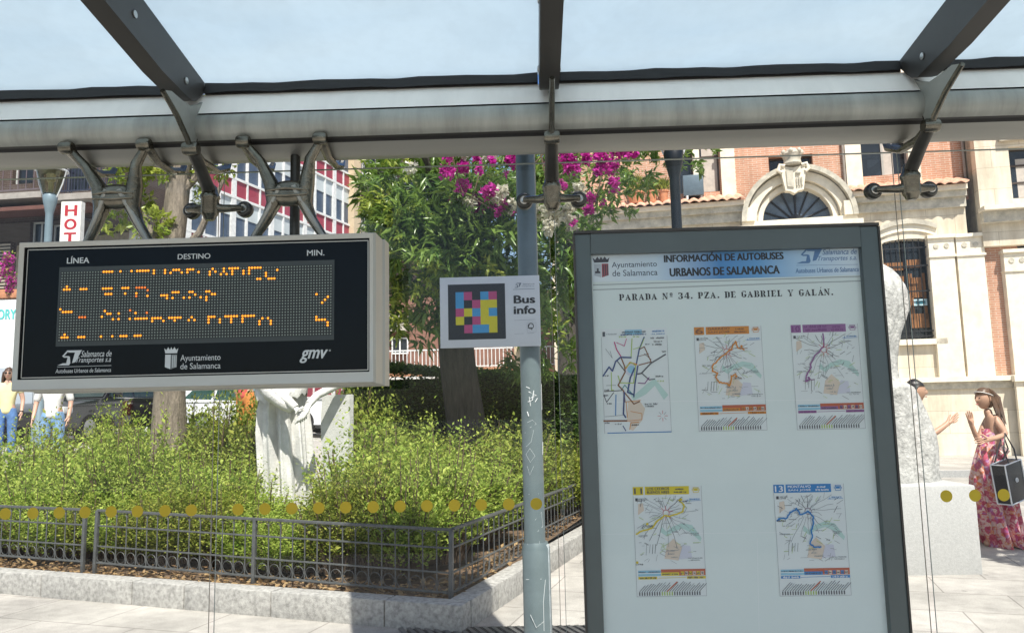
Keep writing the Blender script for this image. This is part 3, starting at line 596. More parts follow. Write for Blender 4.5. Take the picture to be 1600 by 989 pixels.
def wob(pts, n=3, a=.008):
    out = []
    for (x0_, y0_), (x1_, y1_) in zip(pts, pts[1:]):
        for i in range(n): t_ = i/n; out.append((x0_+(x1_-x0_)*t_+rnd.uniform(-a, a), y0_+(y1_-y0_)*t_+rnd.uniform(-a, a)))
    return out+[pts[-1]]
def streets(b, seed, light=1.):
    rs = random.Random(seed); hub = (.46, .76)
    b.poly([b.q(*p) for p in ((.38, .58), (.47, .54), (.56, .585), (.7, .61), (.8, .58), (.95, .49), (.97, .52), (.84, .64), (.7, .66), (.56, .63), (.46, .585), (.4, .63))], RIVER, 2)
    b.poly([b.q(*p) for p in ((.42, .34), (.62, .32), (.68, .44), (.56, .52), (.46, .46))], TAN, 2); b.poly([b.q(*p) for p in ((.62, .33), (.82, .34), (.8, .45), (.69, .46))], LILAC, 2)
    b.poly([b.q(*p) for p in ((.06, .74), (.15, .78), (.14, .85), (.07, .84))], GREENL if rs.random() < .0 else TAN, 2)
    for a_ in range(24):
        t_ = a_/24*6.283+rs.uniform(-.1, .1); r0_ = rs.uniform(.05, .1); r1_ = rs.uniform(.16, .5)
        p0_ = (hub[0]+math.cos(t_)*r0_, hub[1]+math.sin(t_)*r0_*.7); p1_ = (max(.03, min(.97, hub[0]+math.cos(t_)*r1_)), max(.36, min(.9, hub[1]+math.sin(t_)*r1_*.7)))
        b.L_(wob([p0_, p1_], 3, .012), GREYL if rs.random() < .6 else DARKL, .0011, 3)
    for i in range(95):
        u = rs.uniform(.04, .9); v = rs.uniform(.3, .9); a_ = rs.choice((0, 0, .5, -.5, 1.3, 1.0)); ln = rs.uniform(.03, .11)
        b.L_([(u, v), (u+math.cos(a_)*ln, v+math.sin(a_)*ln*.68)], rs.choice((GREYL, GREYL, DARKL, GREENL)), rs.choice((.0009, .0013)), 3)
    for u in (.17, .22, .26, .30): b.L_([(u-.015, .36+rs.uniform(0, .04)), (u, .47)], DARKL if rs.random() < .5 else GREYL, .0013, 3)
    for u, v in ((.05, .545), (.1, .62), (.55, .575), (.45, .405), (.47, .375), (.52, .345), (.8, .56), (.82, .545)): b.sq(u, v, u+rs.uniform(.08, .14), v+.012, GREYL, 4)
    b.sq(.76, .335, .97, .347, GREYL, 4); b.sq(.8, .318, .94, .328, GREYL, 4)
def poster(name, box, num, c, ink, words, route, spots, label, seed):
    b = Map(YBd, box); b.R_(0, 0, 1, 1, PAPER, 1); o = b.build(name, info, label=label)
    b = Map(YBd, box)
    for p in (((0, 0), (1, 0)), ((1, 0), (1, 1)), ((0, 0), (0, .92))): b.L_(p, GREYL, .0009, 2)
    streets(b, seed); b.L_(wob(route, 4, .006), c, .0042, 4.2)
    for u, v in spots: b.disc(*b.q(u, v), .004, c, 4.6, 10); b.sq(u-.03, v-.025, u+.09, v-.01, ink if ink is not WHITEP else DARKL, 4.5)
    hx, hz = b.q(.47, .755)
    for i in range(20):
        a0 = i/20*6.283; b.L_([(.47+.045*math.cos(a0), .755+.028*math.sin(a0)), (.47+.045*math.cos(a0+.33), .755+.028*math.sin(a0+.33))], REDL if num != '13' else PURP, .0014, 4.8)
    for a0 in (.3, .9, 1.6, 2.3, 4.6, 5.4): b.L_([(.47+.05*math.cos(a0), .755+.03*math.sin(a0)), (.47+.1*math.cos(a0), .755+.065*math.sin(a0))], REDL if num != '13' else DARKL, .0012, 4.8)
    # small crest, blue corner logo
    b.R_(.03, .868, .065, .895, DARKL, 4); b.sq(.075, .885, .2, .893, DARKL, 4); b.sq(.075, .87, .17, .877, DARKL, 4)
    b.T_('S', .78, .86, .80, .875, BLUEL, 4); b.sq(.82, .873, .97, .885, BLUEL, 4); b.L_([(.76, .862), (.98, .866)], BLUEL, .001, 4)
    # timetable bands and the slanted stop names
    b.R_(.03, .185, .36, .235, SKYB, 3); b.R_(.03, .205, .36, .212, PAPER, 3.3); b.sq(.04, .215, .34, .226, DARKL, 4); b.R_(.36, .185, 1, .243, RUST, 3); b.R_(.36, .185, .62, .215, c, 3.4)
    for i in range(6): b.R_(.645+i*.057, .19, .69+i*.057, .222, TAN if i % 2 else c, 3.6); b.sq(.65+i*.057, .195, .685+i*.057, .217, DARKL, 4.4, .0014)
    b.sq(.38, .192, .6, .208, DARKL, 4.2); b.R_(.03, .155, .30, .178, c, 3); b.R_(.73, .155, 1, .178, c, 3); b.sq(.06, .158, .29, .175, ink, 4, .0016); b.sq(.75, .158, .96, .175, ink, 4, .0016); b.L_([(.31, .165), (.72, .168)], c, .0012, 3)
    rs = random.Random(seed+5); n = 25
    for i in range(n):
        u = .04+.9*i/n; ln = rs.uniform(.55, 1.05); big = i == 11
        b.L_([(u, .045), (u+(.13 if not big else .15)*ln, .045+.085*ln)], RUST if big else (DARKL if rs.random() < .8 else GREYL), .0032 if big else .0015, 4)
        b.L_([(u, .012), (u, .038)], DARKL if i not in (9, 10, 11, 12, 13) else GREENL, .0034, 4)
    b.build('map_print', o)
    b = Map(YBd, box)
    b.R_(0, .925, .15, 1, c, 2.5); b.R_(.175, .925, .82, 1, c, 2.5); b.R_(.86, .93, .975, .99, PAPER, 2.5)
    b.T_(num, .02, .935, .13, .988, ink, 4, .03)
    for i, w_ in enumerate(words):
        v1_ = .992-i*.032
        if w_: b.T_(w_, .205, v1_-.024, .53, v1_, ink, 4, .03)
        else: b.sq(.205, v1_-.024, .53, v1_, ink, 4, .0022)
    b.sq(.62, .965, .74, .982, ink, 4, .0014); b.sq(.6, .938, .78, .955, ink, 4, .0014)
    # little bus pictogram
    for p in (((.88, .94), (.955, .94)), ((.88, .975), (.955, .975)), ((.88, .94), (.88, .985)), ((.955, .94), (.955, .985)), ((.88, .985), (.955, .985)), ((.865, .955), (.865, .97)), ((.97, .955), (.97, .97))): b.L_(p, c, .0016, 4)
    b.R_(.89, .955, .945, .972, c, 3.5)
    b.build('map_header', o)
cv = lambda L, w=595., x0_=20., y0_=70., h=870., sh=.045: [((x-x0_-(y-y0_)*sh)/w, 1-(y-y0_)/h) for x, y in L]
poster('route_map', (1084, 511.5, 1198.5, 671.5), '6', ORAN, BROWNL, ['GARRIDO', 'SAN JOSÉ'],
  cv([(460, 265), (400, 245), (390, 200), (345, 260), (310, 290), (240, 340), (180, 400), (180, 440), (225, 462), (205, 490), (240, 540), (290, 545), (330, 565), (345, 490), (385, 470)]), cv([(440, 240), (390, 490)]), 'route 6 map with an orange header', 11)
poster('route_map', (1235, 508, 1352, 669), '10', MAUVE, PURP, ['', ''],
  cv([(340, 130), (340, 240), (300, 280), (250, 330), (215, 390), (225, 410), (205, 440), (180, 480), (170, 530), (210, 510)], 600, 50, 50, 880), cv([(200, 500)], 600, 50, 50, 880), 'route 10 map with a mauve header', 12)
poster('route_map', (988.5, 760.5, 1104, 930), '11', YELL, DARKL, ['LOS CEDROS', 'BUENOS AIRES'],
  cv([(400, 170), (440, 210), (430, 260), (330, 300), (280, 290), (220, 340), (180, 390), (110, 410), (50, 440)], 560, 20, 55, 890) , cv([(415, 165), (60, 670), (140, 360)], 560, 20, 55, 890), 'route 11 map with a yellow header', 13)
poster('route_map', (1208, 757, 1330, 929), '13', BLUEL, WHITEP, ['MONTALVO', 'SAN JOSÉ'],
  cv([(40, 330), (80, 310), (120, 320), (150, 270), (205, 240), (240, 290), (300, 265), (345, 310), (340, 360), (325, 420), (330, 470), (310, 520), (345, 550), (400, 548)], 590, 15, 40, 900), cv([(60, 320)], 590, 15, 40, 900), 'route 13 map with a blue header', 14)
# network map without a header strip
bx = (939, 514, 1049, 675); b = Map(YBd, bx); b.R_(0, 0, 1, 1, PAPER, 1); o = b.build('network_map', info, label='map of the whole network with many coloured lines')
b = Map(YBd, bx); w = lambda L: cv(L, 595, 40, 80, 880, .03)
b.poly([b.q(*p) for p in w([(280, 700), (380, 690), (430, 760), (400, 860), (320, 940), (290, 930), (300, 870), (265, 860)])], TAN, 2)
b.poly([b.q(*p) for p in w([(270, 600), (340, 640), (440, 560), (520, 510), (640, 650), (600, 690), (520, 570), (440, 640), (330, 690)])], RIVER, 2)
b.disc(*b.q(*w([(310, 430)])[0]), b.W*.10, LILAC, 2.2, 24); b.disc(*b.q(*w([(310, 430)])[0]), b.W*.06, SKYB, 2.4, 24)
for L, m_, wd in (([(160, 195), (180, 260), (220, 320), (215, 330)], PINKL, .0032), ([(180, 200), (250, 230), (270, 170)], PINKL, .002), ([(55, 480), (110, 405), (140, 440), (170, 360), (215, 325), (310, 330)], NAVYL, .0045), ([(120, 270), (140, 330), (80, 250)], GREYL, .0015), ([(310, 330), (320, 170)], GREENL, .003), ([(430, 160), (385, 260), (355, 390)], NAVYL, .0042), ([(330, 260), (400, 240), (430, 170)], GREENL, .002),
  ([(390, 260), (430, 240), (490, 370), (380, 395)], BROWNL, .003), ([(620, 310), (490, 380), (400, 465), (360, 470)], DARKL, .0042), ([(400, 460), (470, 520), (520, 515)], DARKL, .003), ([(470, 500), (430, 550), (370, 545)], PURP, .0025), ([(220, 330), (250, 400), (255, 450), (190, 560), (240, 610), (250, 700)], BROWNL, .004), ([(180, 350), (250, 440)], DARKL, .003), ([(190, 480), (210, 540), (330, 545), (350, 400), (310, 370), (260, 410)], GREENL, .0028), ([(260, 420), (300, 370), (360, 390)], ORAN, .004),
  ([(370, 400), (340, 560), (330, 660)], NAVYL, .0042), ([(340, 420), (300, 500), (275, 620), (325, 640)], NAVYL, .005), ([(245, 620), (330, 720), (380, 700)], BROWNL, .0035), ([(245, 620), (235, 800), (255, 830)], NAVYL, .0045), ([(170, 640), (165, 810)], BLUEL, .003), ([(240, 810), (70, 820)], GREYL, .0014), ([(60, 855), (265, 858)], BROWNL, .005), ([(65, 610), (220, 605)], DARKL, .0022), ([(85, 560), (170, 560)], GREYL, .0016), ([(130, 450), (130, 600), (150, 600)], GREENL, .0025), ([(150, 620), (85, 700), (65, 650)], DARKL, .0022),
  ([(265, 860), (400, 850), (400, 800), (300, 780)], ORAN, .0016), ([(290, 930), (300, 875), (370, 870)], ORAN, .0022), ([(270, 830), (260, 700), (390, 690)], ORAN, .002), ([(230, 900), (255, 940)], NAVYL, .003), ([(220, 600), (250, 560), (320, 640)], TEAL, .0026), ([(380, 320), (470, 300)], BROWNL, .0018), ([(430, 300), (490, 350)], DARKL, .0018)): b.L_(w(L), m_, wd, 3+rnd.random())
for x, y, x2 in ((590, 292, 625), (490, 175, 610), (520, 205, 590), (505, 230, 590), (530, 500, 600), (540, 540, 600), (70, 605, 110), (60, 650, 100), (430, 730, 540), (430, 748, 510), (70, 880, 110), (160, 890, 220), (310, 900, 370), (70, 485, 105), (90, 718, 130), (205, 160, 265), (330, 160, 385), (440, 225, 475)): (p_, q_) = w([(x, y), (x2, y-14)]); b.sq(p_[0], p_[1], q_[0], q_[1], DARKL if y not in (540, 160) else GREENL, 4.5, .0013)
b.R_(.36, .935, .62, .985, SKYB, 2.6); b.sq(.32, .955, .68, .972, DARKL, 4, .0018); b.sq(.30, .932, .70, .948, NAVYL, 4, .0018); b.R_(.02, .925, .06, .97, DARKL, 3); b.sq(.08, .94, .24, .952, GREYL, 4)
b.sq(.78, .955, .96, .975, BLUEL, 4); b.sq(.76, .935, .97, .943, BLUEL, 4); b.R_(.04, 0, 1, .008, BLUEL, 3)
for a in range(8): b.L_([(.88+.03*math.cos(a*.785), .155+.02*math.sin(a*.785)), (.88+.075*math.cos(a*.785), .155+.05*math.sin(a*.785))], REDL if a % 2 == 0 else GREYL, .0012, 3)
for p in (((0, 0), (0, .92)), ((1, 0), (1, .92))): b.L_(p, GREYL, .0009, 2)
b.build('map_print', o)

b = MB(); b.add([(IX0+.001, PYF+.006, PZB+.092), (IX1-.001, PYF+.006, PZB+.092), (IX1-.001, PYF+.006, IZT-.001), (IX0+.001, PYF+.006, IZT-.001)], [(0, 1, 2, 3)], glassmat('case cover glass', (.98, .99, .985), .5, 0, 0, 0)); b.build('cover_glass', info)
# ---------------------------------------------------------------- bus stop pole, an added shade board, and the tag board
PXX, PY = -.015, 4.2
pole = empty('bus_stop_pole', (PXX, PY, 0), 'grey blue painted steel bus stop pole with white scratches beside the planter corner', 'pole')
b = MB(); b.lathe([(.058, 0), (.058, .74), (.0565, .75), (.056, 2.0), (.054, 4.05), (.04, 4.08)], STREETGREY, (PXX, PY, 0), 28); b.build('shaft', pole)
b = MB(); b.lathe([(.075, 0), (.074, .82), (.062, .85)], STREETGREY, (PXX+.006, PY+.004, 0), 28)
b.bb(PXX+.055, PXX+.075, PY-.035, PY-.01, .2, .84, mat('scuffed zinc', (.45, .5, .52), .5, .3, .3, 20), .004); b.build('sleeve', pole)
SCR = mat('white scratches', (.8, .82, .82), .6, 0, .05, 5)
def onpole(px_, py_, r=.0572):
    a = at(px_, py_, PY); t_ = max(-.97, min(.97, (a.x-PXX)/r)); return Vector((PXX+r*t_, PY-r*math.sqrt(1-t_*t_), at(px_, py_, PY-r*math.sqrt(1-t_*t_)).z))
for L, w_ in (([(826, 612), (838, 618), (829, 622)], .004), ([(834, 610), (832, 625), (825, 628)], .004), ([(827, 620), (829, 634)], .003), ([(840, 622), (836, 628)], .003), ([(824, 643), (826, 650)], .005), ([(822, 604), (828, 607)], .003),
   ([(824, 660), (832, 656), (838, 662), (828, 668)], .0012), ([(820, 676), (834, 672), (830, 690), (822, 698)], .0012), ([(828, 700), (836, 712), (829, 722), (822, 710), (828, 700)], .0012), ([(824, 728), (828, 742), (834, 728)], .0012), ([(846, 600), (847, 640)], .002), ([(848, 690), (848, 710)], .0025), ([(836, 812), (846, 800), (848, 822), (840, 830)], .0012), ([(822, 905), (846, 904)], .0016), ([(826, 772), (842, 771)], .0012), ([(829, 960), (838, 980), (850, 970)], .002), ([(852, 905), (849, 940), (850, 985)], .002), ([(843, 845), (844, 870)], .001), ([(824, 850), (836, 849)], .001)):
    r_ = .0577 if max(p[1] for p in L) < 890 else .0745
    b = MB(); b.tube([onpole(x, y, r_) for x, y in L], w_*.55, SCR, 5); b.build('scratch', pole)
# unseen board, added above the frame to shade planter corner and pole top
FX0, FX1, FY, FZ0, FZ1 = -.74, .36, 3.6, 2.80, 5.35
fl = empty('shade_board', (PXX, PY, 3.0), 'wide grey board added out of view high on the grey blue pole to cast shade', 'sign')
b = MB(); b.bb(FX0, FX1, FY-.05, FY+.05, FZ0, FZ1, PANELGREY, .02); b.build('shade_box', fl)
b = MB(); b.bb(FX0+.05, FX1-.05, FY-.056, FY-.0505, FZ0+.05, FZ1-.05, mat('blue enamel', (.05, .15, .4), .35)); b.build('face', fl)
for z in (3.2, 3.9):
    b = MB(); b.tube([(PXX, PY-.04, z), (PXX+.1, FY+.05, z)], .018, STREETGREY, 10); b.tube([(PXX, PY, z-.03), (PXX, PY, z+.03)], .066, STREETGREY, 20); b.build('arm', fl)
# bus info board
BY = 4.125
c0 = at(687, 433, BY); c1 = at(846, 541, BY); bx0, bz1, bx1, bz0 = c0.x, c0.z-.004, c1.x-.002, c1.z+.002
tagb = empty('bus_info_board', ((bx0+bx1)/2, BY, bz0), 'white board with a coloured square code and the words Bus info, strapped to the pole', 'sign')
b = MB(); b.bb(bx0, bx1, BY, BY+.006, bz0, bz1, mat('white aluminium composite', (.76, .79, .81), .4, 0, .03, 6), .002); b.build('board', tagb)
for z in (bz0+.06, bz1-.06): b = MB(); b.lathe([(.0595, -.01), (.0605, -.008), (.0605, .008), (.0595, .01)], STEEL, (PXX, PY, z), 24); b.build('strap', tagb)
b = Board(BY, .0012)
bp = lambda x, y: b.px(670+x/6.595, 410+y/6.595)
xa, za = bp(203, 800); xb_, zb_ = bp(783, 216); NVB = flat('navy black print', (.008, .012, .02)); b.rect(xa, za, xb_, zb_, NVB, 1)
CY_ = flat('cyan print', (.06, .36, .68)); MG = flat('magenta print', (.55, .07, .22)); YL = flat('yellow print', (.75, .66, .02))
g0x, g1z = xa+(xb_-xa)*.133, zb_-(zb_-za)*.142; cw = (xb_-xa)*.1445
for r_, row in enumerate(('CMKCM', 'CKMYY', 'MYCYC', 'YKMYY', 'KMCCY')):
    for c_, ch in enumerate(row):
        if ch != 'K': b.rect(g0x+c_*cw, g1z-(r_+1)*cw, g0x+(c_+1)*cw+.0002, g1z-r_*cw+.0002, {'C': CY_, 'M': MG, 'Y': YL}[ch], 2)
b.build('colour_code', tagb)
b = Board(BY, .0012)
b.text('Bus', *bp(880, 422), *bp(1090, 338), BLACK, 1, .07); b.text('info', *bp(880, 532), *bp(1096, 446), BLACK, 1, .07)
G2 = flat('grey blue print', (.2, .24, .3))
st_logo(b, (670+880/6.595, 410+262/6.595, 670+955/6.595, 410+212/6.595), G2)
b.text('Salamanca de', *bp(970, 232), *bp(1088, 212), G2, 1, .0); b.text('Transportes s.a.', *bp(958, 256), *bp(1088, 236), G2, 1, .0)
b.line([bp(868, 280), bp(1090, 272)], .0022, G2)
b.line([bp(880, 598), bp(1100, 588)], .0012, G2)
for x in (1012,): 
    L = [(x, 620), (x+92, 618), (x+94, 716), (x+4, 722), (x, 620)]; b.line([bp(*p) for p in L], .0009, flat('pale grey print', (.45, .48, .5)))
    b.line([bp(1040+28*math.cos(a_/10*6.283)+12, 656+28*math.sin(a_/10*6.283)) for a_ in range(11)], .0035, BLACK); b.line([bp(1036, 640), bp(1024, 676), bp(1062, 672), bp(1062, 696)], .003, BLACK)
b.line([bp(884, 738), bp(978, 732)], .001, G2); b.line([bp(1014, 732), bp(1088, 727)], .001, G2)
b.build('lettering', tagb)
# ---------------------------------------------------------------- planter: kerb, soil, litter
A_, C_, B_ = atZ(0, 927), atZ(722, 990), atZ(910, 828)
e1 = (A_-C_).normalized(); e2 = Vector((-e1.y, e1.x, 0)) if Vector((-e1.y, e1.x, 0)).y > 0 else Vector((e1.y, -e1.x, 0))
def pl(a, b, z=0.): v = C_+e1*a+e2*b; return Vector((v.x, v.y, z))
def ab(v): d = Vector((v[0], v[1], 0))-C_; return d.dot(e1), d.dot(e2)
def proj(p):
    d = Vector(p)-EYE; z = d.dot(fw); return CX+F_PX*d.dot(rt)/z, CY-F_PX*d.dot(up)/z
GRAN = mat('speckled granite', (.37, .36, .335), .85, 0, .42, 26, .3, 160)
KH, KT = .19, .17
kb = empty('planter_kerb', pl(0, 0), 'low granite block kerb round the flower bed', 'kerb')
b = MB(); a = 0
for L in (.62, 1.0, .85, .55, 1.05, .95, 1.0, 1.0, 1.0, 1.0, 1.0):
    M_ = Matrix((e1, e2, Vector((0, 0, 1)))).transposed().to_3x3()
    b.box(pl(a+L/2, KT/2, KH/2-.02), (L-.008, KT, KH+.04), GRAN, M_, .012); a += L
a = KT+.004
for L in (.55, 1.0, 1.0, 1.0, 1.0, 1.0, 1.0, 1.0):
    b.box(pl(KT/2, a+L/2, KH/2-.02), (KT, L-.008, KH+.04), GRAN, M_, .012); a += L
b.build('block', kb)
SOIL = mat('dry soil with litter', (.13, .085, .05), .95, 0, .5, 12, .6, 60)
g = MB(); g.add([pl(KT-.02, KT-.02, .13), pl(9.5, KT-.02, .13), pl(9.5, 8, .45), pl(KT-.02, 8, .45)], [(0, 1, 2, 3)], SOIL); g.build('soil', kind='structure')
# ---------------------------------------------------------------- foliage tools
def leaf_mesh(name, P, D, S, mat_, parent, width=.38, fold=.25, droop=.2, seed=1, tone=None, local=False, spread=1.):
    """P roots, D directions, S lengths (n arrays): each leaf a folded six-point blade"""
    rs = np.random.RandomState(seed); n = len(P)
    D = D/np.linalg.norm(D, axis=1, keepdims=True); up_ = rs.normal(size=(n, 3))*.55*spread+np.array([0, 0, 1.])
    W = np.cross(D, up_); W /= np.linalg.norm(W, axis=1, keepdims=True)+1e-9; Nn = np.cross(W, D)
    S = S[:, None]; w = S*width/2
    pts = [P, P+D*S*.4-W*w+Nn*S*.06*fold, P+D*S*.45+Nn*-S*.1*fold, P+D*S*.4+W*w+Nn*S*.06*fold, P+D*S-Nn*S*droop]
    V = np.stack(pts, 1).reshape(-1, 3)
    if parent is not None and not local:
        inv = np.array(ROOTM[parent.name].inverted()); V = V @ inv[:3, :3].T+inv[:3, 3]
    base = (np.arange(n)*5)[:, None]; tri = np.array([[0, 2, 1], [0, 3, 2], [1, 2, 4], [2, 3, 4]])
    T = (base[:, None, :]+tri[None]).reshape(-1, 3)
    me = bpy.data.meshes.new(name); me.vertices.add(len(V)); me.vertices.foreach_set('co', V.ravel().astype(np.float32))
    me.loops.add(T.size); me.loops.foreach_set('vertex_index', T.ravel().astype(np.int32))
    me.polygons.add(len(T)); me.polygons.foreach_set('loop_start', (np.arange(len(T))*3).astype(np.int32))
    try: me.polygons.foreach_set('loop_total', np.full(len(T), 3, np.int32))
    except Exception: pass
    me.update(calc_edges=True)
    at_ = me.attributes.new('tone', 'FLOAT', 'POINT'); tn = rs.rand(n) if tone is None else tone
    at_.data.foreach_set('value', np.repeat(tn, 5).astype(np.float32))
    me.materials.append(mat_); o = bpy.data.objects.new(name, me); COL.objects.link(o)
    if parent is not None: o.parent = parent; ROOTM[o.name] = ROOTM[parent.name]
    return o
BARK = mat('dark ridged bark', (.075, .064, .054), .9, 0, .4, 9, 1.0, 26, stretch=(3, 3, .5))
BARKL = mat('pale dusty bark', (.21, .175, .135), .9, 0, .5, 8, 1.0, 30, stretch=(3, 3, .5))
STEM = mat('brown twig', (.11, .075, .045), .85, 0, .3, 20)
# dry leaves lying on the soil
rs = np.random.RandomState(3); n = 1500; P = []
for i in range(n):
    aa = rs.uniform(.2, 6.5) if i % 4 else rs.uniform(.17, .5); bb_ = .18+abs(rs.normal())*.28 if i % 4 else rs.uniform(.2, 4)
    v = pl(aa, bb_, .135+.04*bb_+rs.rand()*.03+.012); P.append(v)
D = rs.normal(size=(n, 3)); D[:, 2] *= .25
lit_o = leaf_mesh('dry_leaves', np.array(P), D, rs.uniform(.04, .085, n), leafmat('dry leaf', (.22, .12, .05), (.42, .29, .14), .7, .2), None, .6, .8, .1, 3, spread=.3); tag(lit_o, kind='stuff')

# ---------------------------------------------------------------- iron railing
IRON = mat('dark grey iron paint', (.095, .10, .10), .5, .2, .25, 20, .1, 100)
FZ0_, FZ1_ = .17, .665
def railing(p0, p1, label, posts, bz=.13, rise=0.):
    """one railing run: rails, posts, balusters, arches under the top rail and rings on the bottom rail"""
    p0, p1 = Vector(p0), Vector(p1); d = p1-p0; L = d.length; d.normalize(); nrm = Vector((-d.y, d.x, 0))
    d3 = Vector((d.x, d.y, rise/L)).normalized(); M_ = Matrix((d3, nrm, d3.cross(nrm))).transposed()
    root = empty('iron_railing', p0, label, 'railing', 'low iron railings round the flower bed')
    q = lambda t, z: Vector((p0.x+d.x*t, p0.y+d.y*t, z+rise*t/L))
    for nm, z, h in (('top_rail', FZ1_, .022), ('upper_rail', FZ1_-.135, .014), ('lower_rail', FZ1_-.315, .014), ('bottom_rail', FZ0_+.035, .018)):
        b = MB(); b.box(q(L/2, z), (L, .028 if nm == 'top_rail' else .014, h), IRON, M_, .004); b.build(nm, root)
    for t in posts:
        b = MB(); b.box(q(t, (bz+FZ1_)/2-.03), (.032, .032, FZ1_-bz+.06), IRON, M_, .005); b.build('post', root)
    k = max(1, round(L/.118)); st = L/k
    for i in range(1, k):
        if any(abs(i*st-t) < .03 for t in posts): continue
        b = MB(); b.tube([q(i*st, FZ0_+.03), q(i*st, FZ1_)], .0055, IRON, 6); b.build('baluster', root)
    b = MB()
    for i in range(k):
        c = (i+.5)*st
        b.tube([q(c+st*.5*math.cos(a_), FZ1_-.012-.055+.05*math.sin(a_)) for a_ in (0, .5, 1.05, 1.57, 2.1, 2.64, 3.1416)], .0028, IRON, 5)
    b.build('arch_row', root)
    b = MB()
    for i in range(k):
        c = (i+.5)*st; rr = st*.42
        b.tube([q(c+rr*math.cos(a_*.5236), FZ0_+.045+rr+rr*math.sin(a_*.5236)) for a_ in range(13)], .0028, IRON, 5)
    b.build('ring_row', root)
FB = .26
a_post = lambda px_: min((abs(proj(pl(a_*.01, FB, .4))[0]-px_), a_*.01) for a_ in range(10, 900, 1))[1]
aC, aM, aL, aR = a_post(704), a_post(397), a_post(150), a_post(131)
qa, qb = pl(aL, FB), pl(aR, FB); riseL = at(150, 797, qa.y).z-FZ1_; rr_ = riseL/(aL-aC); print('rise', riseL, aC, at(704, 833, pl(aC, FB).y).z)
railing(pl(aC, FB), pl(aL, FB), 'low dark iron railing between the corner post and the gap before the sunlit shrubs', [0, aM-aC, aL-aC], rise=riseL)
FZ0_ += riseL*1.03; FZ1_ += riseL*1.03
railing(pl(aR, FB), pl(aR+2.6, FB), 'low dark iron railing running out of the left edge beyond the gap', [0, 1.7, 2.6], rise=rr_*1.2)
FZ0_ -= riseL*1.03; FZ1_ -= riseL*1.03
railing(pl(aC, FB+.04), pl(aC, FB+2.05), 'low dark iron railing turning back from the corner post towards the grey pole', [2.0])
railing(pl(aC, FB+2.12), pl(aC, FB+5.6), 'low dark iron railing half buried in leaves behind the grey pole', [0, 1.7, 3.4])

# ---------------------------------------------------------------- shrubs
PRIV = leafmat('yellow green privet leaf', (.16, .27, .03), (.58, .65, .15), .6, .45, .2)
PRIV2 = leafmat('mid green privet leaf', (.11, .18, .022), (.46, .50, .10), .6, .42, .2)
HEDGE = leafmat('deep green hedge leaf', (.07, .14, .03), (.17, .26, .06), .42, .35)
def shrub_proto(seed, m, nsp=420, lv=24, name='shrub', tall=1.):
    rs = np.random.RandomState(seed); P = []; D = []; S = []; stems = []
    for i in range(nsp):
        t_ = rs.uniform(0, 6.283); rr = math.sqrt(rs.rand())*.46; h = (rs.uniform(.35, .90) if rs.rand() < .86 else rs.uniform(.95, 1.25))*(1-.5*(rr/.5)**2)
        base = np.array([rr*.45*math.cos(t_), rr*.45*math.sin(t_), .02]); tip = np.array([rr*math.cos(t_)+rs.normal()*.04, rr*math.sin(t_)+rs.normal()*.04, h+abs(rs.normal())*.06])
        if i % 4 == 0: stems.append((base, tip))
        for j in range(lv):
            f = .42+.58*(j+rs.rand())/lv; p = base+(tip-base)*f+rs.normal(size=3)*.022
            a0 = rs.uniform(0, 6.283); dv = np.array([math.cos(a0), math.sin(a0), rs.uniform(-.1, .9)])
            P.append(p); D.append(dv+(tip-base)*.5); S.append(rs.uniform(.030, .058)*(1.1-.35*f)*(1.75 if i % 7 == 0 else 1))
    root = empty(name, (0, 0, 0), None, 'shrub')
    P = np.array(P); tn = np.clip(rs.rand(len(P))*.75+.25*(rs.rand(len(P)) > .8), 0, 1)
    leaf_mesh('foliage', P, np.array(D), np.array(S), m, root, .5, .5, .15, seed, tn, True)
    b = MB()
    for s_, t_ in stems: b.tube([s_, (s_+t_)/2+np.array([0, 0, .05]), t_-(t_-s_)*.1], [.011, .008, .004], STEM, 5)
    b.build('stem', root, True)
    return root
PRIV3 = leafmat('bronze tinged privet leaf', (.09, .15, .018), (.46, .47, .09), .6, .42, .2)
protos = [shrub_proto(21, PRIV), shrub_proto(22, PRIV), shrub_proto(23, PRIV2), shrub_proto(24, PRIV2), shrub_proto(25, PRIV3)]
used = set()
def put(k, loc, sx, h, label, group, rz=None):
    o = protos[k] if k not in used else copy_tree(protos[k]); used.add(k)
    o.location = loc; o.scale = (sx, sx, h); o.rotation_euler = (0, 0, rnd.uniform(0, 6.28) if rz is None else rz)
    o['label'] = label; o['group'] = group
def interp(x, L):
    for (x0_, y0_), (x1_, y1_) in zip(L, L[1:]):
        if x <= x1_: return y0_+(y1_-y0_)*max(0, (x-x0_))/(x1_-x0_)
    return L[-1][1]
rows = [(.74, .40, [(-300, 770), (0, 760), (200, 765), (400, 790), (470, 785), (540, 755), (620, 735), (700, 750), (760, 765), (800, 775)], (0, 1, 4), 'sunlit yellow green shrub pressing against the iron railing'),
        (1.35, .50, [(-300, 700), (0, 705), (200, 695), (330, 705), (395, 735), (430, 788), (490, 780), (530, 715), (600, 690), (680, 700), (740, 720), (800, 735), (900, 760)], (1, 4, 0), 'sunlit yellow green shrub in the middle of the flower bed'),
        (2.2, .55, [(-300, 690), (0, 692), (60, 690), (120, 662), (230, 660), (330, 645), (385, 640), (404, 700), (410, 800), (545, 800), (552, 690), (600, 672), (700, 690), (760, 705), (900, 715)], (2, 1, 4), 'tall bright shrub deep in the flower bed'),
        (3.1, .6, [(-300, 690), (0, 690), (60, 685), (120, 662), (225, 658), (290, 640), (350, 625), (395, 615), (406, 800), (552, 800), (560, 660), (650, 670), (900, 690)], (3, 2, 3), 'mid green shrub at the back of the flower bed')]
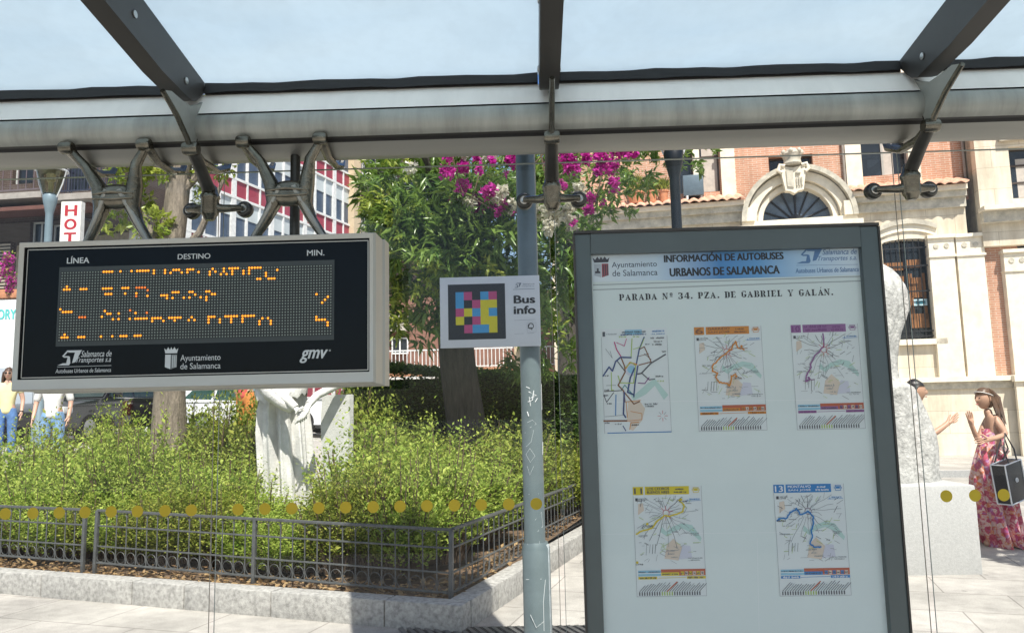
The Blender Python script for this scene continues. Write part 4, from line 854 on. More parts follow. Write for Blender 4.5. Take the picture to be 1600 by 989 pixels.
for bb_, step, tops, ks, lab in rows:
    a = .80 if bb_ < 1 else .72
    i = 0
    while a < 7.2:
        aa = a+rnd.uniform(-.08, .08); b2 = bb_+rnd.uniform(-.12, .12); q_ = pl(aa, b2, .16+.04*bb_); px_ = proj(Vector((q_.x, q_.y, 1)))[0]
        ty = interp(px_, tops)+rnd.uniform(-30, 26)+(24 if bb_ > 2 else 2); zt = at(px_, ty, q_.y).z; h = zt-q_.z
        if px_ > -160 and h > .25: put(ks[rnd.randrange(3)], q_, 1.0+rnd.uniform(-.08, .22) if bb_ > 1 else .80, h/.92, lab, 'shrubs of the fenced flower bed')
        a += step; i += 1
for px_, ty, Y_ in ((556, 612, 9.4), (585, 640, 9.2), (612, 655, 9.6), (640, 668, 9.3), (668, 672, 9.5), (770, 668, 9.6), (805, 690, 9.4), (860, 690, 9.8), (890, 700, 9.5), (395, 622, 9.3), (372, 632, 9.1), (352, 640, 9.3)):
    q_ = at(px_, 640, Y_); q_.z = .3; put(rnd.choice((2, 3, 4)), q_, rnd.uniform(.85, 1.05), (at(px_, ty, Y_).z-.3)/.95, 'taller mid green shrub near the statue pedestal and the big tree trunk', 'shrubs of the fenced flower bed')
for b2 in (3.9, 4.7, 5.5):
    for aa in (.55, 1.15): put(3, pl(aa, b2, .25), 1.0, .85+rnd.uniform(-.1, .1), 'green shrub at the far end of the side railing', 'shrubs at the far end of the side railing')
# clipped dark hedge behind
hd = empty('clipped_hedge', at(730, 690, 10.4), 'dark clipped hedge in shade behind the big tree trunk', 'hedge')
rs = np.random.RandomState(9); n = 30000
p0, p1 = at(535, 600, 11.0), at(960, 600, 10.6); P = []; D = []
for i in range(n):
    u = rs.rand(); top = interp(535+425*u, [(535, 576), (620, 572), (690, 580), (760, 582), (900, 594), (960, 590)]); x = p0.x+(p1.x-p0.x)*u; y0_ = p0.y+(p1.y-p0.y)*u
    zt = at(proj((x, y0_, 1.8))[0], top, y0_).z; f = rs.rand()
    if f < .55: P.append((x, y0_-rs.rand()*.12+.06*math.sin(x*7), rs.uniform(.45, zt)))
    else: P.append((x, y0_+rs.rand()*.9, zt+rs.normal()*.03-.02*rs.rand()))
    D.append((rs.normal()*.7, -.6+rs.normal()*.5, rs.uniform(-.2, .9)))
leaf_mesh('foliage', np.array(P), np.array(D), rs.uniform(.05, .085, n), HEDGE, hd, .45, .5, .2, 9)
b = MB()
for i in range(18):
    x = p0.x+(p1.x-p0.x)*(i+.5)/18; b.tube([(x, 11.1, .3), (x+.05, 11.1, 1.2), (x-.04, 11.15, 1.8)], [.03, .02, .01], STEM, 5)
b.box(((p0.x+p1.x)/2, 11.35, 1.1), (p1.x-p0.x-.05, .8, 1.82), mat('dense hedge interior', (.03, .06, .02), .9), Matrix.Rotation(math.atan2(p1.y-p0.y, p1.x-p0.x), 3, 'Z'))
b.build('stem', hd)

# ---------------------------------------------------------------- trees
def trunk(path, rad, m, parent, name='trunk', seg=18, rough=.12, seed=1):
    rs = random.Random(seed); b = MB(); pts = []; rr = []
    path = [Vector(p) for p in path]
    for i in range(len(path)-1):
        for j in range(4): t_ = j/4; pts.append(path[i].lerp(path[i+1], t_)); rr.append(rad[i]+(rad[i+1]-rad[i])*t_)
    pts.append(path[-1]); rr.append(rad[-1]); rings = []; ph = [rs.uniform(0, 6.28) for _ in range(6)]
    for i, (p, r_) in enumerate(zip(pts, rr)):
        rings.append([p+Vector((math.cos(t_), math.sin(t_), 0))*r_*(1+rough*(math.sin(3*t_+ph[0]+i*.15)*.6+math.sin(5*t_+ph[1]-i*.1)*.4+math.sin(9*t_+ph[2]+i*.3)*.35)) for t_ in (6.2832*k/seg for k in range(seg))])
    b.loft(rings, m); return b.build(name, parent)
def rosettes(name, centers, n_each, L, m, parent, seed, width=.24, droop=.35, jit=.3, per=11):
    rs = np.random.RandomState(seed); P = []; D = []; S = []; tn = []
    for (c, r_), ne in zip(centers, n_each):
        for i in range(ne):
            v = rs.normal(size=3); v /= np.linalg.norm(v); q_ = np.array(c)+v*np.array(r_)*(.55+.45*rs.rand()**.5)
            ax = v*.9+np.array([0, 0, .25])+rs.normal(size=3)*.3; t0 = rs.rand()
            for j in range(per):
                a0 = rs.normal(size=3); dv = ax*.7+a0*.75; P.append(q_+rs.normal(size=3)*.03); D.append(dv); S.append(L*rs.uniform(.65, 1.15)); tn.append(np.clip(t0*.6+rs.rand()*.4, 0, 1))
    return leaf_mesh(name, np.array(P), np.array(D), np.array(S), m, parent, width, .7, droop, seed, np.array(tn))
LAUR = leafmat('glossy long green leaf', (.065, .145, .03), (.26, .37, .075), .3, .38)
LAURY = leafmat('young yellow green leaf', (.17, .27, .04), (.44, .48, .09), .35, .45)
T1 = empty('broadleaf_tree', at(735, 700, 10), 'big leafy tree with a thick dark trunk in the middle of the flower bed', 'tree')
bx_ = T1.location
trunk([(bx_.x+.05, 10, .2), (bx_.x+.02, 10, .9), (-.90, 10, 1.5), (-.98, 10, 2.2), (-1.03, 10, 3.0), (-1.05, 10.05, 4.0), (-1.0, 10.1, 5.2)], [.33, .275, .25, .235, .225, .2, .14], BARK, T1, seed=4)
b = MB()
for L in ([(-1.03, 10, 2.9), (-1.5, 9.7, 3.7), (-1.9, 9.4, 4.6)], [(-1.03, 10, 3.1), (-.4, 9.8, 3.9), (.2, 9.5, 4.7)], [(-1.04, 10, 3.6), (-1.2, 9.2, 4.3), (-1.3, 8.7, 5)], [(-1.03, 10, 3.4), (-.6, 10.6, 4.2), (-.2, 11, 5)]): b.tube(L, [.09, .06, .03], BARK, 8)
b.build('limb', T1)
def clumps(L):
    out = []; ne = []
    for px_, py_, Y_, r_, k in L: c = at(px_, py_, Y_); out.append((tuple(c), (r_, r_, r_*.85))); ne.append(k)
    return out, ne
c, ne = clumps([(640, 300, 9.4, .55, 46), (700, 330, 9.0, .6, 52), (770, 350, 9.0, .6, 52), (640, 400, 9.3, .45, 34), (720, 400, 8.9, .5, 40), (620, 470, 9.6, .35, 18), (790, 400, 9.3, .4, 26), (650, 260, 9.8, .6, 36), (820, 320, 9.5, .5, 36), (740, 270, 9.4, .6, 40), (870, 400, 9.9, .35, 18), (680, 470, 9.2, .3, 14), (760, 445, 9.1, .3, 16), (660, 515, 9.5, .25, 9), (610, 350, 9.9, .35, 18), (700, 200, 10.2, .7, 34), (800, 200, 10.4, .7, 34), (600, 180, 10.4, .7, 26), (730, 80, 11, .9, 40), (840, 100, 11, .8, 30), (600, 300, 9.7, .35, 26), (595, 380, 9.5, .3, 18), (690, 390, 8.7, .4, 30), (800, 440, 9.2, .35, 24), (830, 500, 9.4, .3, 16), (880, 430, 10.2, .4, 24), (640, 350, 9.0, .4, 30), (740, 310, 8.8, .4, 30), (850, 310, 9.6, .45, 30), (590, 520, 10.2, .2, 8), (820, 560, 10.2, .3, 12), (850, 250, 9.9, .5, 34), (880, 470, 10.4, .4, 18), (870, 560, 10.4, .3, 12)])
rosettes('crown', c, [int(k*1.35) for k in ne], .20, LAUR, T1, 31)
c, ne = clumps([(605, 330, 9.0, .3, 18), (640, 350, 8.8, .28, 14), (600, 410, 9.0, .25, 12), (625, 505, 9.2, .25, 12), (680, 430, 8.7, .2, 7), (745, 480, 8.8, .2, 8), (760, 420, 8.7, .15, 5), (610, 265, 9.2, .35, 16), (600, 450, 9.1, .22, 9), (640, 460, 9.0, .18, 6), (870, 520, 10, .2, 5)])
rosettes('young_shoots', c, ne, .12, LAURY, T1, 32, .34, .2)
T2 = empty('plane_tree', at(265, 700, 9), 'pale barked tree standing behind the left end of the departure display', 'tree')
trunk([(-4.33, 9, .3), (-4.29, 9, 1.0), (-4.30, 9, 1.8), (-4.33, 9, 2.8), (-4.33, 9, 3.6), (-4.30, 9.05, 4.3), (-4.25, 9.1, 5.2)], [.30, .22, .175, .155, .145, .13, .1], BARKL, T2, seed=8, rough=.1)
b = MB()
for L in ([(-4.32, 9, 3.4), (-4.0, 9, 3.75), (-3.72, 9, 4.4)], [(-4.32, 9, 3.5), (-4.62, 9, 3.8), (-4.9, 9.1, 4.4)], [(-4.31, 9, 3.9), (-4.5, 9.2, 4.5), (-4.7, 9.4, 5.4)], [(-4.3, 9, 3.25), (-4.55, 8.9, 3.45), (-4.75, 8.8, 3.5)], [(-4.3, 9, 4.2), (-3.9, 9.2, 4.8), (-3.5, 9.3, 5.3)]): b.tube(L, [.06, .045, .02], BARKL, 8)
b.build('limb', T2)
c, ne = clumps([(205, 270, 8.9, .26, 16), (235, 350, 8.8, .22, 12), (215, 310, 9.1, .22, 9), (290, 262, 9.2, .22, 10), (300, 300, 9.3, .25, 10), (190, 245, 9.1, .3, 14), (250, 255, 9.0, .25, 10), (180, 355, 9.2, .2, 8), (260, 180, 9.2, .8, 40), (180, 160, 9.4, .8, 36), (330, 170, 9.4, .7, 30), (345, 262, 9.6, .2, 5)])
rosettes('crown', c, [int(k*1.8) for k in ne], .10, LAURY, T2, 41, .5, .15)
T3 = empty('leaning_tree', at(888, 700, 12), 'dark trunked tree in shade between the pole and the information panel', 'tree')
trunk([(.53, 12, .2), (.56, 12, 1.5), (.57, 12, 2.9), (.62, 12, 4.2), (.75, 12, 5.5)], [.24, .18, .165, .15, .1], BARK, T3, seed=12)
c, ne = clumps([(930, 260, 11.6, .6, 30), (985, 255, 11.8, .55, 30), (1000, 285, 11.9, .3, 10), (960, 320, 12, .35, 14), (900, 340, 11.9, .5, 26), (880, 440, 12, .5, 24), (890, 500, 12.2, .45, 18), (930, 340, 12.2, .3, 12), (1085, 245, 12.4, .35, 16), (950, 180, 12, 1.1, 60), (1040, 190, 12.2, .7, 30), (880, 380, 11.6, .3, 14)])
rosettes('crown', c, ne, .16, LAUR, T3, 51, .36, .2)
# bougainvillea hanging in front of the crowns
PINK = leafmat('magenta bract', (.42, .015, .24), (.62, .05, .42), .55, .4); WFL = leafmat('cream white petal', (.62, .6, .48), (.78, .77, .68), .6, .35)
def flowers(name, L, n, size, m, parent, seed):
    rs = np.random.RandomState(seed); P = []; D = []
    for px_, py_, r_, k in L:
        Y_ = 8.0+rs.uniform(-.2, .2)+(.6 if py_ > 300 else 0); c = np.array(at(px_, py_, Y_)); rr = r_/1200*Y_
        for i in range(int(k*n)):
            v = rs.normal(size=3); v *= (rs.rand()**.4)/np.linalg.norm(v); q_ = c+v*rr
            for j in range(3): P.append(q_); D.append(rs.normal(size=3)+np.array([0, -.7, 0]))
    return leaf_mesh(name, np.array(P), np.array(D), rs.uniform(.8, 1.2, len(P))*size, m, parent, .8, .6, .1, seed)
bg_ = empty('bougainvillea', at(800, 300, 8.0), 'magenta bougainvillea hanging across the tree crown under the shelter beam', 'flowering vine')
pk = [(805, 250, 15, 1.6), (700, 270, 14, 1), (722, 292, 14, 1), (738, 318, 13, 1), (765, 300, 14, 1), (778, 325, 12, .9), (725, 262, 12, .8), (748, 330, 9, .6), (880, 244, 16, 1.3), (893, 262, 14, 1), (915, 245, 9, .6), (942, 243, 13, 1.1), (968, 236, 14, 1.2), (985, 238, 11, 1), (955, 262, 13, 1), (935, 268, 9, .6), (960, 285, 9, .6), (925, 308, 8, .5), (922, 328, 8, .5), (745, 250, 8, .4), (700, 245, 8, .4), (790, 320, 8, .5), (880, 290, 8, .3)]
rs_ = random.Random(8); pk += [(x+rs_.uniform(-26, 26), y+rs_.uniform(-20, 24), rs_.uniform(4, 7), .16) for x, y, r_, k in pk for _ in range(2)]
flowers('pink_bract', pk, 42, .05, PINK, bg_, 61)
b = MB()
for L in ([(820, 150), (790, 220), (750, 270), (735, 320)], [(900, 140), (885, 230), (890, 280)], [(960, 130), (950, 230), (930, 320)], [(990, 150), (975, 230), (955, 290)], [(700, 160), (705, 240), (722, 300), (775, 330)]): b.tube([at(x, y, 8.1) for x, y in L], [.014, .01, .007, .005][:len(L)], STEM, 6)
b.build('stem', bg_)
c, ne = clumps([(760, 270, 8.3, .2, 8), (890, 275, 8.3, .2, 8), (960, 290, 8.4, .2, 8), (720, 320, 8.4, .18, 6), (930, 250, 8.3, .22, 8), (830, 280, 8.5, .2, 7)])
rosettes('leaf', c, ne, .08, LAUR, bg_, 62, .55, .1)
wf = empty('white_flowered_vine', at(860, 340, 8.4), 'creamy white flowering vine beside the shelter fitting above the tag board', 'flowering vine')
flowers('petal', [(862, 338, 17, 1.2), (838, 333, 13, .8), (885, 335, 12, .8), (858, 355, 12, .5), (735, 316, 10, .5), (775, 312, 12, .7), (800, 322, 12, .7), (785, 300, 9, .4), (725, 238, 9, .4), (765, 243, 9, .4), (905, 295, 8, .4), (895, 350, 9, .4), (640, 262, 9, .15), (893, 322, 8, .4)], 75, .055, WFL, wf, 63)
b = MB(); b.tube([at(x, y, 8.6) for x, y in ((850, 140), (845, 240), (862, 330), (870, 380))], [.014, .01, .007, .004], STEM, 6); b.tube([at(x, y, 8.6) for x, y in ((850, 240), (790, 305), (735, 318))], [.01, .007, .004], STEM, 6); b.build('stem', wf)

# ---------------------------------------------------------------- statue of a woman with pedestal, left; monument, right
MARB = mat('white marble', (.60, .59, .56), .7, 0, .22, 5, .35, 45)
MARBD = mat('lichen stained stone', (.43, .425, .40), .85, 0, .4, 13, .9, 30)
st = empty('woman_statue', (-2.75, 8.6, .3), 'white marble statue of a woman in a long draped skirt with joined hands', 'statue')
b = MB(); rings = []
for z, w, dpt, cx in ((.3, .36, .30, -2.70), (.6, .35, .29, -2.70), (.8, .325, .27, -2.71), (1.1, .315, .26, -2.735), (1.35, .31, .25, -2.755), (1.6, .30, .24, -2.765), (1.78, .27, .21, -2.76), (1.95, .215, .17, -2.75), (2.1, .20, .155, -2.745), (2.3, .225, .17, -2.745), (2.5, .235, .16, -2.74), (2.6, .16, .12, -2.74), (2.64, .075, .07, -2.74), (2.72, .065, .065, -2.74)):
    fold = .10*max(0, min(1, (1.95-z)/.5)); lean = (1.9-z)*.25; fold *= 1.5
    w *= .88; cx -= .05
    rings.append([(cx+w*math.cos(t_)*(1+fold*math.sin(9*t_+lean*3)*.7+fold*.6*math.sin(17*t_+1)), 8.6+dpt*math.sin(t_)*(1+fold*math.sin(9*t_+lean*3)+fold*.7*math.sin(17*t_+1)), z) for t_ in (6.2832*k/96 for k in range(96))])
b.loft(rings, MARB)
b.sphere((-2.74, 8.58, 2.83), .092, .11, .135, MARB, 20, 14, lambda p: Vector((p.x, p.y-(.22 if abs(p.x) < .2 and abs(p.z) < .25 and p.y < 0 else 0)*(.25-abs(p.z))*2, p.z)))
b.build('figure', st)
b = MB()  # left arm across the body, right forearm propped on the pedestal
S = lambda x, y, Y_: at(x, y, Y_)
b.tube([(-2.97, 8.5, 2.5), (-3.08, 8.42, 2.2), S(411, 598, 8.3), S(428, 608, 8.14), S(452, 627, 8.06), S(462, 637, 8.04)], [.08, .078, .075, .065, .046, .042], MARB, 14)
b.tube([(-2.51, 8.5, 2.5), (-2.30, 8.48, 2.2), S(548, 594, 8.5), S(525, 602, 8.38), S(495, 618, 8.2), S(482, 632, 8.06)], [.08, .07, .055, .05, .042, .038], MARB, 14)
b.build('arm', st)
b = MB()
b.tube([S(460, 635, 8.05), S(468, 645, 8.03)], [.042, .045], MARB, 10, True, .6); b.tube([S(483, 631, 8.07), S(476, 644, 8.02)], [.042, .044], MARB, 10, True, .6)
for i in range(4): b.tube([S(464+i*3.4, 644-i*1.2, 8.015), S(468+i*3.2, 653-i*1.4, 8.0), S(470+i*2.9, 661-i*2.2, 8.01)], [.0125, .0115, .008], MARB, 8)
for i in range(4): b.tube([S(483-i*3.5, 640+i*2.2, 7.995), S(476-i*3.5, 651+i*1.8, 7.975), S(469-i*2.8, 658+i*1.4, 7.985)], [.0125, .0115, .008], MARB, 8)
b.tube([S(474, 636, 8.0), S(466, 640, 7.97), S(462, 646, 7.97)], [.014, .012, .009], MARB, 8)
b.build('hand', st)
b = MB()  # sleeves and the gathered cloth over the hips
b.tube([S(408, 590, 8.35), S(424, 612, 8.17), S(446, 632, 8.09), S(456, 642, 8.1)], [.10, .10, .07, .03], MARB, 12)
rings = [[(-2.805+.25*k*math.cos(t_), 8.5+.27*k*math.sin(t_), z+.05*math.cos(t_*2)+.02*math.sin(t_*14)) for t_ in (6.2832*i/64 for i in range(64))] for z, k in ((1.72, 1.10), (1.80, 1.13), (1.9, .95), (2.05, .86))]
b.loft(rings, MARB, caps=False); b.build('drapery', st)
pd = empty('stone_pedestal', (-2.2, 8.7, .3), 'grey stone pedestal block beside the marble woman with a chipped right edge', 'pedestal')
b = MB(); rings = []
rs = random.Random(5); n = 14
for i in range(n+1):
    z = .3+1.455*i/n; ch = rs.uniform(0, .035)
    rings.append([(-2.355+.008*math.sin(i), 8.5, z), (-2.03-ch, 8.5, z), (-2.005-ch*.5, 8.54+ch, z), (-2.10, 8.95, z), (-2.33, 8.95, z)])
b.loft(rings, mat('grey pedestal stone', (.50, .50, .47), .85, 0, .15, 6, .4, 70), smooth=False); b.build('block', pd)
mo = empty('stone_monument', (3.5, 7.8, 0), 'rough white stone figure on a plain pale plinth half hidden behind the information panel', 'monument')
b = MB(); b.bb(2.45, 3.965, 7.19, 8.5, -.02, .782, mat('pale granite plinth', (.43, .43, .415), .75, 0, .12, 60, .2, 140), .02); b.build('plinth', mo)
b = MB(); rings = []; rs = random.Random(3)
edge = [(752, 1471), (735, 1470), (700, 1467), (680, 1462), (660, 1453), (640, 1444), (620, 1436), (605, 1428), (597, 1417), (590, 1405), (570, 1402), (545, 1403), (520, 1408), (500, 1417), (480, 1424), (460, 1421), (445, 1414), (430, 1405), (420, 1396), (413, 1384)]
for i, (y, x) in enumerate(edge):
    p = at(x, y, 7.75); cx = 3.12 if y > 600 else 3.2; w = p.x-cx; dp = .42 if y > 600 else .30
    dp *= 1-.6*max(0, (450-y)/40)
    rings.append([(cx+w*math.cos(t_)*(1+.02*math.sin(11*t_+i)), 7.8+dp*math.sin(t_)*(1+.06*math.sin(7*t_+i*.25)+(.07 if y > 585 else .03)*math.sin(15*t_-i*.2)), p.z) for t_ in (6.2832*k/96 for k in range(96))])
b.loft(rings, MARBD)
b.build('figure', mo)
# drain grating in the paving by the planter corner
gq = atZ(800, 985); dg = empty('drain_grating', (gq.x, gq.y, 0), 'dark slotted drain grating in the paving by the pole foot', 'drain')
b = MB(); GRT = mat('dark cast iron', (.03, .03, .032), .6, .5)
b.box((gq.x, gq.y-.12, .004), (1.5, .42, .006), GRT); b.build('tray', dg)
b = MB()
for i in range(25): b.box((gq.x-.72+i*.06, gq.y-.12, .012), (.028, .40, .012), mat('worn iron bar', (.16, .16, .16), .5, .6), Matrix.Rotation(R(25), 3, 'Z'))
b.build('bar', dg)
# street lamps
LG = glassmat('smoky lamp glass', (.72, .72, .58), 1.5, .05)
LAMPB = mat('lamp blue grey paint', (.20, .27, .31), .45, .2, .1, 4)
def lamp(x, y, z0, ztop, label, dark=False):
    m = mat('lamp dark paint', (.008, .012, .016), .4, .2) if dark else LAMPB
    r_ = empty('street_lamp', (x, y, z0), label, 'street lamp')
    b = MB(); b.lathe([(.13, z0), (.13, z0+.5), (.085, z0+.6), (.075, ztop-1.0), (.08, ztop-.98), (.13, ztop-.76), (.15, ztop-.62), (.12, ztop-.56)], m, (x, y, 0), 18); b.build('post', r_)
    b = MB(); b.lathe([(.15, ztop-.56), (.19, ztop-.4), (.25, ztop-.2), (.29, ztop-.06)], LG, (x, y, 0), 24); bo = b.build('lamp_bowl', r_)
    b = MB(); b.lathe([(.05, ztop-.55), (.05, ztop-.3), (.09, ztop-.27), (.09, ztop-.12), (.04, ztop-.1)], mat('lamp inner', (.55, .52, .4), .5), (x, y, 0), 14); b.build('bulb', bo)
    b = MB(); b.lathe([(.30, ztop-.06), (.335, ztop-.05), (.33, ztop-.02), (.2, ztop+.03), (.03, ztop+.06), (.02, ztop+.14)], mat('pale lamp cap', (.62, .65, .66), .45, .2), (x, y, 0), 24); b.build('lamp_cap', r_)
    b = MB()
    for s_ in (-1, 1): b.tube([(x+s_*.14, y, ztop-.64), (x+s_*.26, y, ztop-.34), (x+s_*.33, y, ztop-.04)], .014, mat('pale lamp cap', (.62, .65, .66)), 8)
    b.build('bracket', r_)
lamp(-10.42, 16, .9, 6.98, 'pale blue grey street lamp with a glass bowl beside the hotel sign')
lamp(2.14, 11, 0, 5.86, 'dark street lamp rising behind the information panel in front of the brick building', True)
# ---------------------------------------------------------------- buildings (each in its own frame: x along the facade, -y towards the viewer, z up)
class Facade:
    def __init__(s, name, O, yaw, label, cat='building'):
        s.O = Vector(O); s.root = empty(name, s.O, label, cat, None, yaw); s.inv = ROOTM[s.root.name].inverted(); s.yaw = yaw
    def f(s, px, py, dy=0.):
        n = Vector((-math.sin(s.yaw), math.cos(s.yaw), 0)); d = ray(px, py); k = (s.O+n*dy-EYE).dot(n)/d.dot(n); q = s.inv @ (EYE+d*k); return q.x, q.z
    def build(s, mb, name, parent=None, **kw): return mb.build(name, parent or s.root, True, **kw)
def wall_holes(mb, u0, u1, z0, z1, y, holes, depth, m, mrev=None):
    """wall face at y with rectangular openings (a0,a1,b0,b1) and their reveals"""
    us = sorted({u0, u1, *[h[0] for h in holes], *[h[1] for h in holes]}); zs = sorted({z0, z1, *[h[2] for h in holes], *[h[3] for h in holes]})
    us = [u for u in us if u0 <= u <= u1]; zs = [z for z in zs if z0 <= z <= z1]
    for a, b_ in zip(us, us[1:]):
        for c, d in zip(zs, zs[1:]):
            mu, mz = (a+b_)/2, (c+d)/2
            if any(h[0] < mu < h[1] and h[2] < mz < h[3] for h in holes): continue
            mb.add([(a, y, c), (b_, y, c), (b_, y, d), (a, y, d)], [(0, 1, 2, 3)], m)
    for a, b_, c, d in holes:
        P = [(a, c), (b_, c), (b_, d), (a, d)]
        for i in range(4):
            (p, q), (r_, t_) = P[i], P[(i+1) % 4]; mb.add([(p, y, q), (r_, y, t_), (r_, y+depth, t_), (p, y+depth, q)], [(0, 1, 2, 3)], mrev or m)
WGL = mat('dark window glass', (.02, .025, .03), .08, 0, .2, 2)
LIME = wallmat('cream limestone blocks', (.78, .70, .56), (.71, .63, .50), (.52, .45, .34), 1.5, .62, .008, .16, .8, .2)
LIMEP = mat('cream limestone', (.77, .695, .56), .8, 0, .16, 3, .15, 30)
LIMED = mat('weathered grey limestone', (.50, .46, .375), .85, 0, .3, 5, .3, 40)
BRICK = wallmat('orange brick', (.60, .31, .20), (.52, .25, .155), (.62, .50, .40), .26, .066, .009, .12, .85, .3)
TILE = mat('terracotta roof tile', (.62, .36, .25), .8, 0, .3, 9, .2, 60)
WOODF = mat('orange brown wood', (.28, .12, .04), .5, 0, .25, 8)
BARIRON = mat('black wrought iron', (.02, .02, .022), .5, .4)
pal = Facade('stone_and_brick_building', atZ(1480, 712), R(-10), 'old cream stone building with an orange brick upper storey and arched doorway')
f = pal.f
uL, uR = f(868, 600)[0], f(1534, 600)[0]
zE = f(1420, 297)[1]; zT = 13.5
wz0, wz1 = f(1440, 530)[1], f(1420, 372)[1]; wu0, wu1 = f(1385, 470)[0]-.0, f(1466, 470)[0]
au, az_, ar = f(1246, 345)[0], f(1246, 345)[1], (f(1302, 345)[0]-f(1192, 345)[0])/2
lw = (f(1060, 352)[0]-.8, f(1060, 352)[0]+.8)
holes = [(wu0, wu1, wz0, wz1), (au-ar, au+ar, .3, az_), (lw[0], lw[1], wz0, wz1), (au-ar-.05, au+ar+.05, az_, az_+ar+.05)]
b = MB(); wall_holes(b, uL, uR, 0, zE, 0, holes, .4, LIME, LIMEP)
# lunette surround and segmental window heads fill the rectangular holes
def arch_fill(mb, cu, cz, r_, x0_, x1_, ztop, y, m, n=24, rise=None):
    pts = [(cu+r_*math.cos(math.pi-math.pi*i/n), cz+(rise or r_)*math.sin(math.pi*i/n)) for i in range(n+1)]
    for (a, c), (d, e_) in zip(pts, pts[1:]):
        mb.add([(a, y, c), (d, y, e_), (d, y, ztop), (a, y, ztop)], [(0, 1, 2, 3)], m); mb.add([(a, y, c), (d, y, e_), (d, y+.4, e_), (a, y+.4, c)], [(0, 1, 2, 3)], m)
    if x0_ < cu-r_: mb.add([(x0_, y, cz), (cu-r_, y, cz), (cu-r_, y, ztop), (x0_, y, ztop)], [(0, 1, 2, 3)], m)
    if x1_ > cu+r_: mb.add([(x1_, y, cz), (cu+r_, y, cz), (cu+r_, y, ztop), (x1_, y, ztop)], [(0, 1, 2, 3)], m)
arch_fill(b, au, az_, ar, au-ar-.05, au+ar+.05, az_+ar+.05, .001, LIMEP)
for a, c in ((wu0, wu1), (lw[0], lw[1])): arch_fill(b, (a+c)/2, wz1-.14, (c-a)/2, a, c, wz1+.001, .001, LIMEP, 16, .12)
b.bb(uL, uR, .41, 9, 0, zE, LIMED); b.bb(uL, uR, -.003, .4, -1, -.001, LIMED)
pal.build(b, 'stone_wall')
# brick storey set back a little
bw0, bw1 = f(1342, 240, .5)[0], f(1420, 240, .5)[0]; bz0, bz1 = f(1380, 274, .5)[1], f(1380, 274, .5)[1]+2.3
cw0, cw1 = f(1201, 255, .5)[0], f(1270, 255, .5)[0]; cz0, cz1 = f(1235, 262, .5)[1]-.5, f(1235, 243, .5)[1]
lw0, lw1 = f(1092, 260, .5)[0], f(1124, 260, .5)[0]; lz0, lz1 = f(1110, 300, .5)[1], f(1110, 300, .5)[1]+2.4
mw0, mw1 = f(1048, 260, .5)[0], f(1082, 260, .5)[0]
bh = [(bw0, bw1, bz0, bz1), (cw0, cw1, cz0, cz1), (lw0, lw1, lz0, lz1), (mw0, mw1, lz0, lz1)]
b = MB(); wall_holes(b, uL, f(1531, 240, .5)[0], zE-.3, zT, .5, bh, .3, BRICK); b.bb(uL, uR, .81, 9, zE, zT, LIMED); pal.build(b, 'brick_wall')
def window(name, u0, u1, z0, z1, y, fm, nx=2, nz=2, curtain=None):
    b = MB(); fw_ = .06
    for a, c, d, e_ in ((u0, u1, z0, z0+fw_), (u0, u1, z1-fw_, z1), (u0, u0+fw_, z0+fw_, z1-fw_), (u1-fw_, u1, z0+fw_, z1-fw_)): b.bb(a, c, y-.03, y+.03, d, e_, fm)
    for i in range(1, nx): u = u0+(u1-u0)*i/nx; b.bb(u-.03, u+.03, y-.025, y+.025, z0+fw_, z1-fw_, fm)
    for i in range(1, nz): z = z0+(z1-z0)*i/nz; b.bb(u0+fw_, u1-fw_, y-.02, y+.02, z-.025, z+.025, fm)
    w_ = pal_cur.build(b, name)
    b = MB(); b.add([(u0, y+.012, z0), (u1, y+.012, z0), (u1, y+.012, z1), (u0, y+.012, z1)], [(0, 1, 2, 3)], WGL)
    if curtain: b.add([(curtain[0], y+.010, z0+.05), (curtain[1], y+.010, z0+.05), (curtain[1], y+.010, z1-.3), (curtain[0], y+.010, z1-.3)], [(0, 1, 2, 3)], mat('net curtain', (.5, .45, .4), .9))
    pal_cur.build(b, 'pane', w_); return w_
pal_cur = pal
DKF = mat('dark brown frame', (.06, .04, .03), .5)
window('window', bw0, bw1, bz0, bz1, .74, mat('grey painted frame', (.36, .35, .32), .5), 2, 2, (bw0+(bw1-bw0)*.52, bw0+(bw1-bw0)*.72)); window('window', cw0, cw1, cz0, cz1, .74, DKF, 2, 1); window('window', lw0, lw1, lz0, lz1, .72, DKF, 1, 2, (lw0+.1, lw1-.05)); window('window', mw0, mw1, lz0, lz1, .72, DKF, 1, 2)
# stone jambs between brick panels
for x0_, x1_ in ((1320, 1345), (1418, 1436), (1125, 1147), (1082, 1092)):
    b = MB(); a, c = f(x0_, 240, .4)[0], f(x1_, 240, .4)[0]; b.bb(a, c, .36, .52, zE, zT-1, LIMEP); b.bb(a-.05, c+.05, .32, .36, lz1-.9, lz1-.75, LIMEP); pal.build(b, 'stone_jamb')
for x in (1318, 1506, 1514): u = f(x, 250, .42)[0]; b = MB(); b.tube([(u, .42, zE+.02), (u, .42, zT-1)], .045, mat('painted drainpipe', (.30, .26, .22), .5, .2), 10); pal.build(b, 'drainpipe')
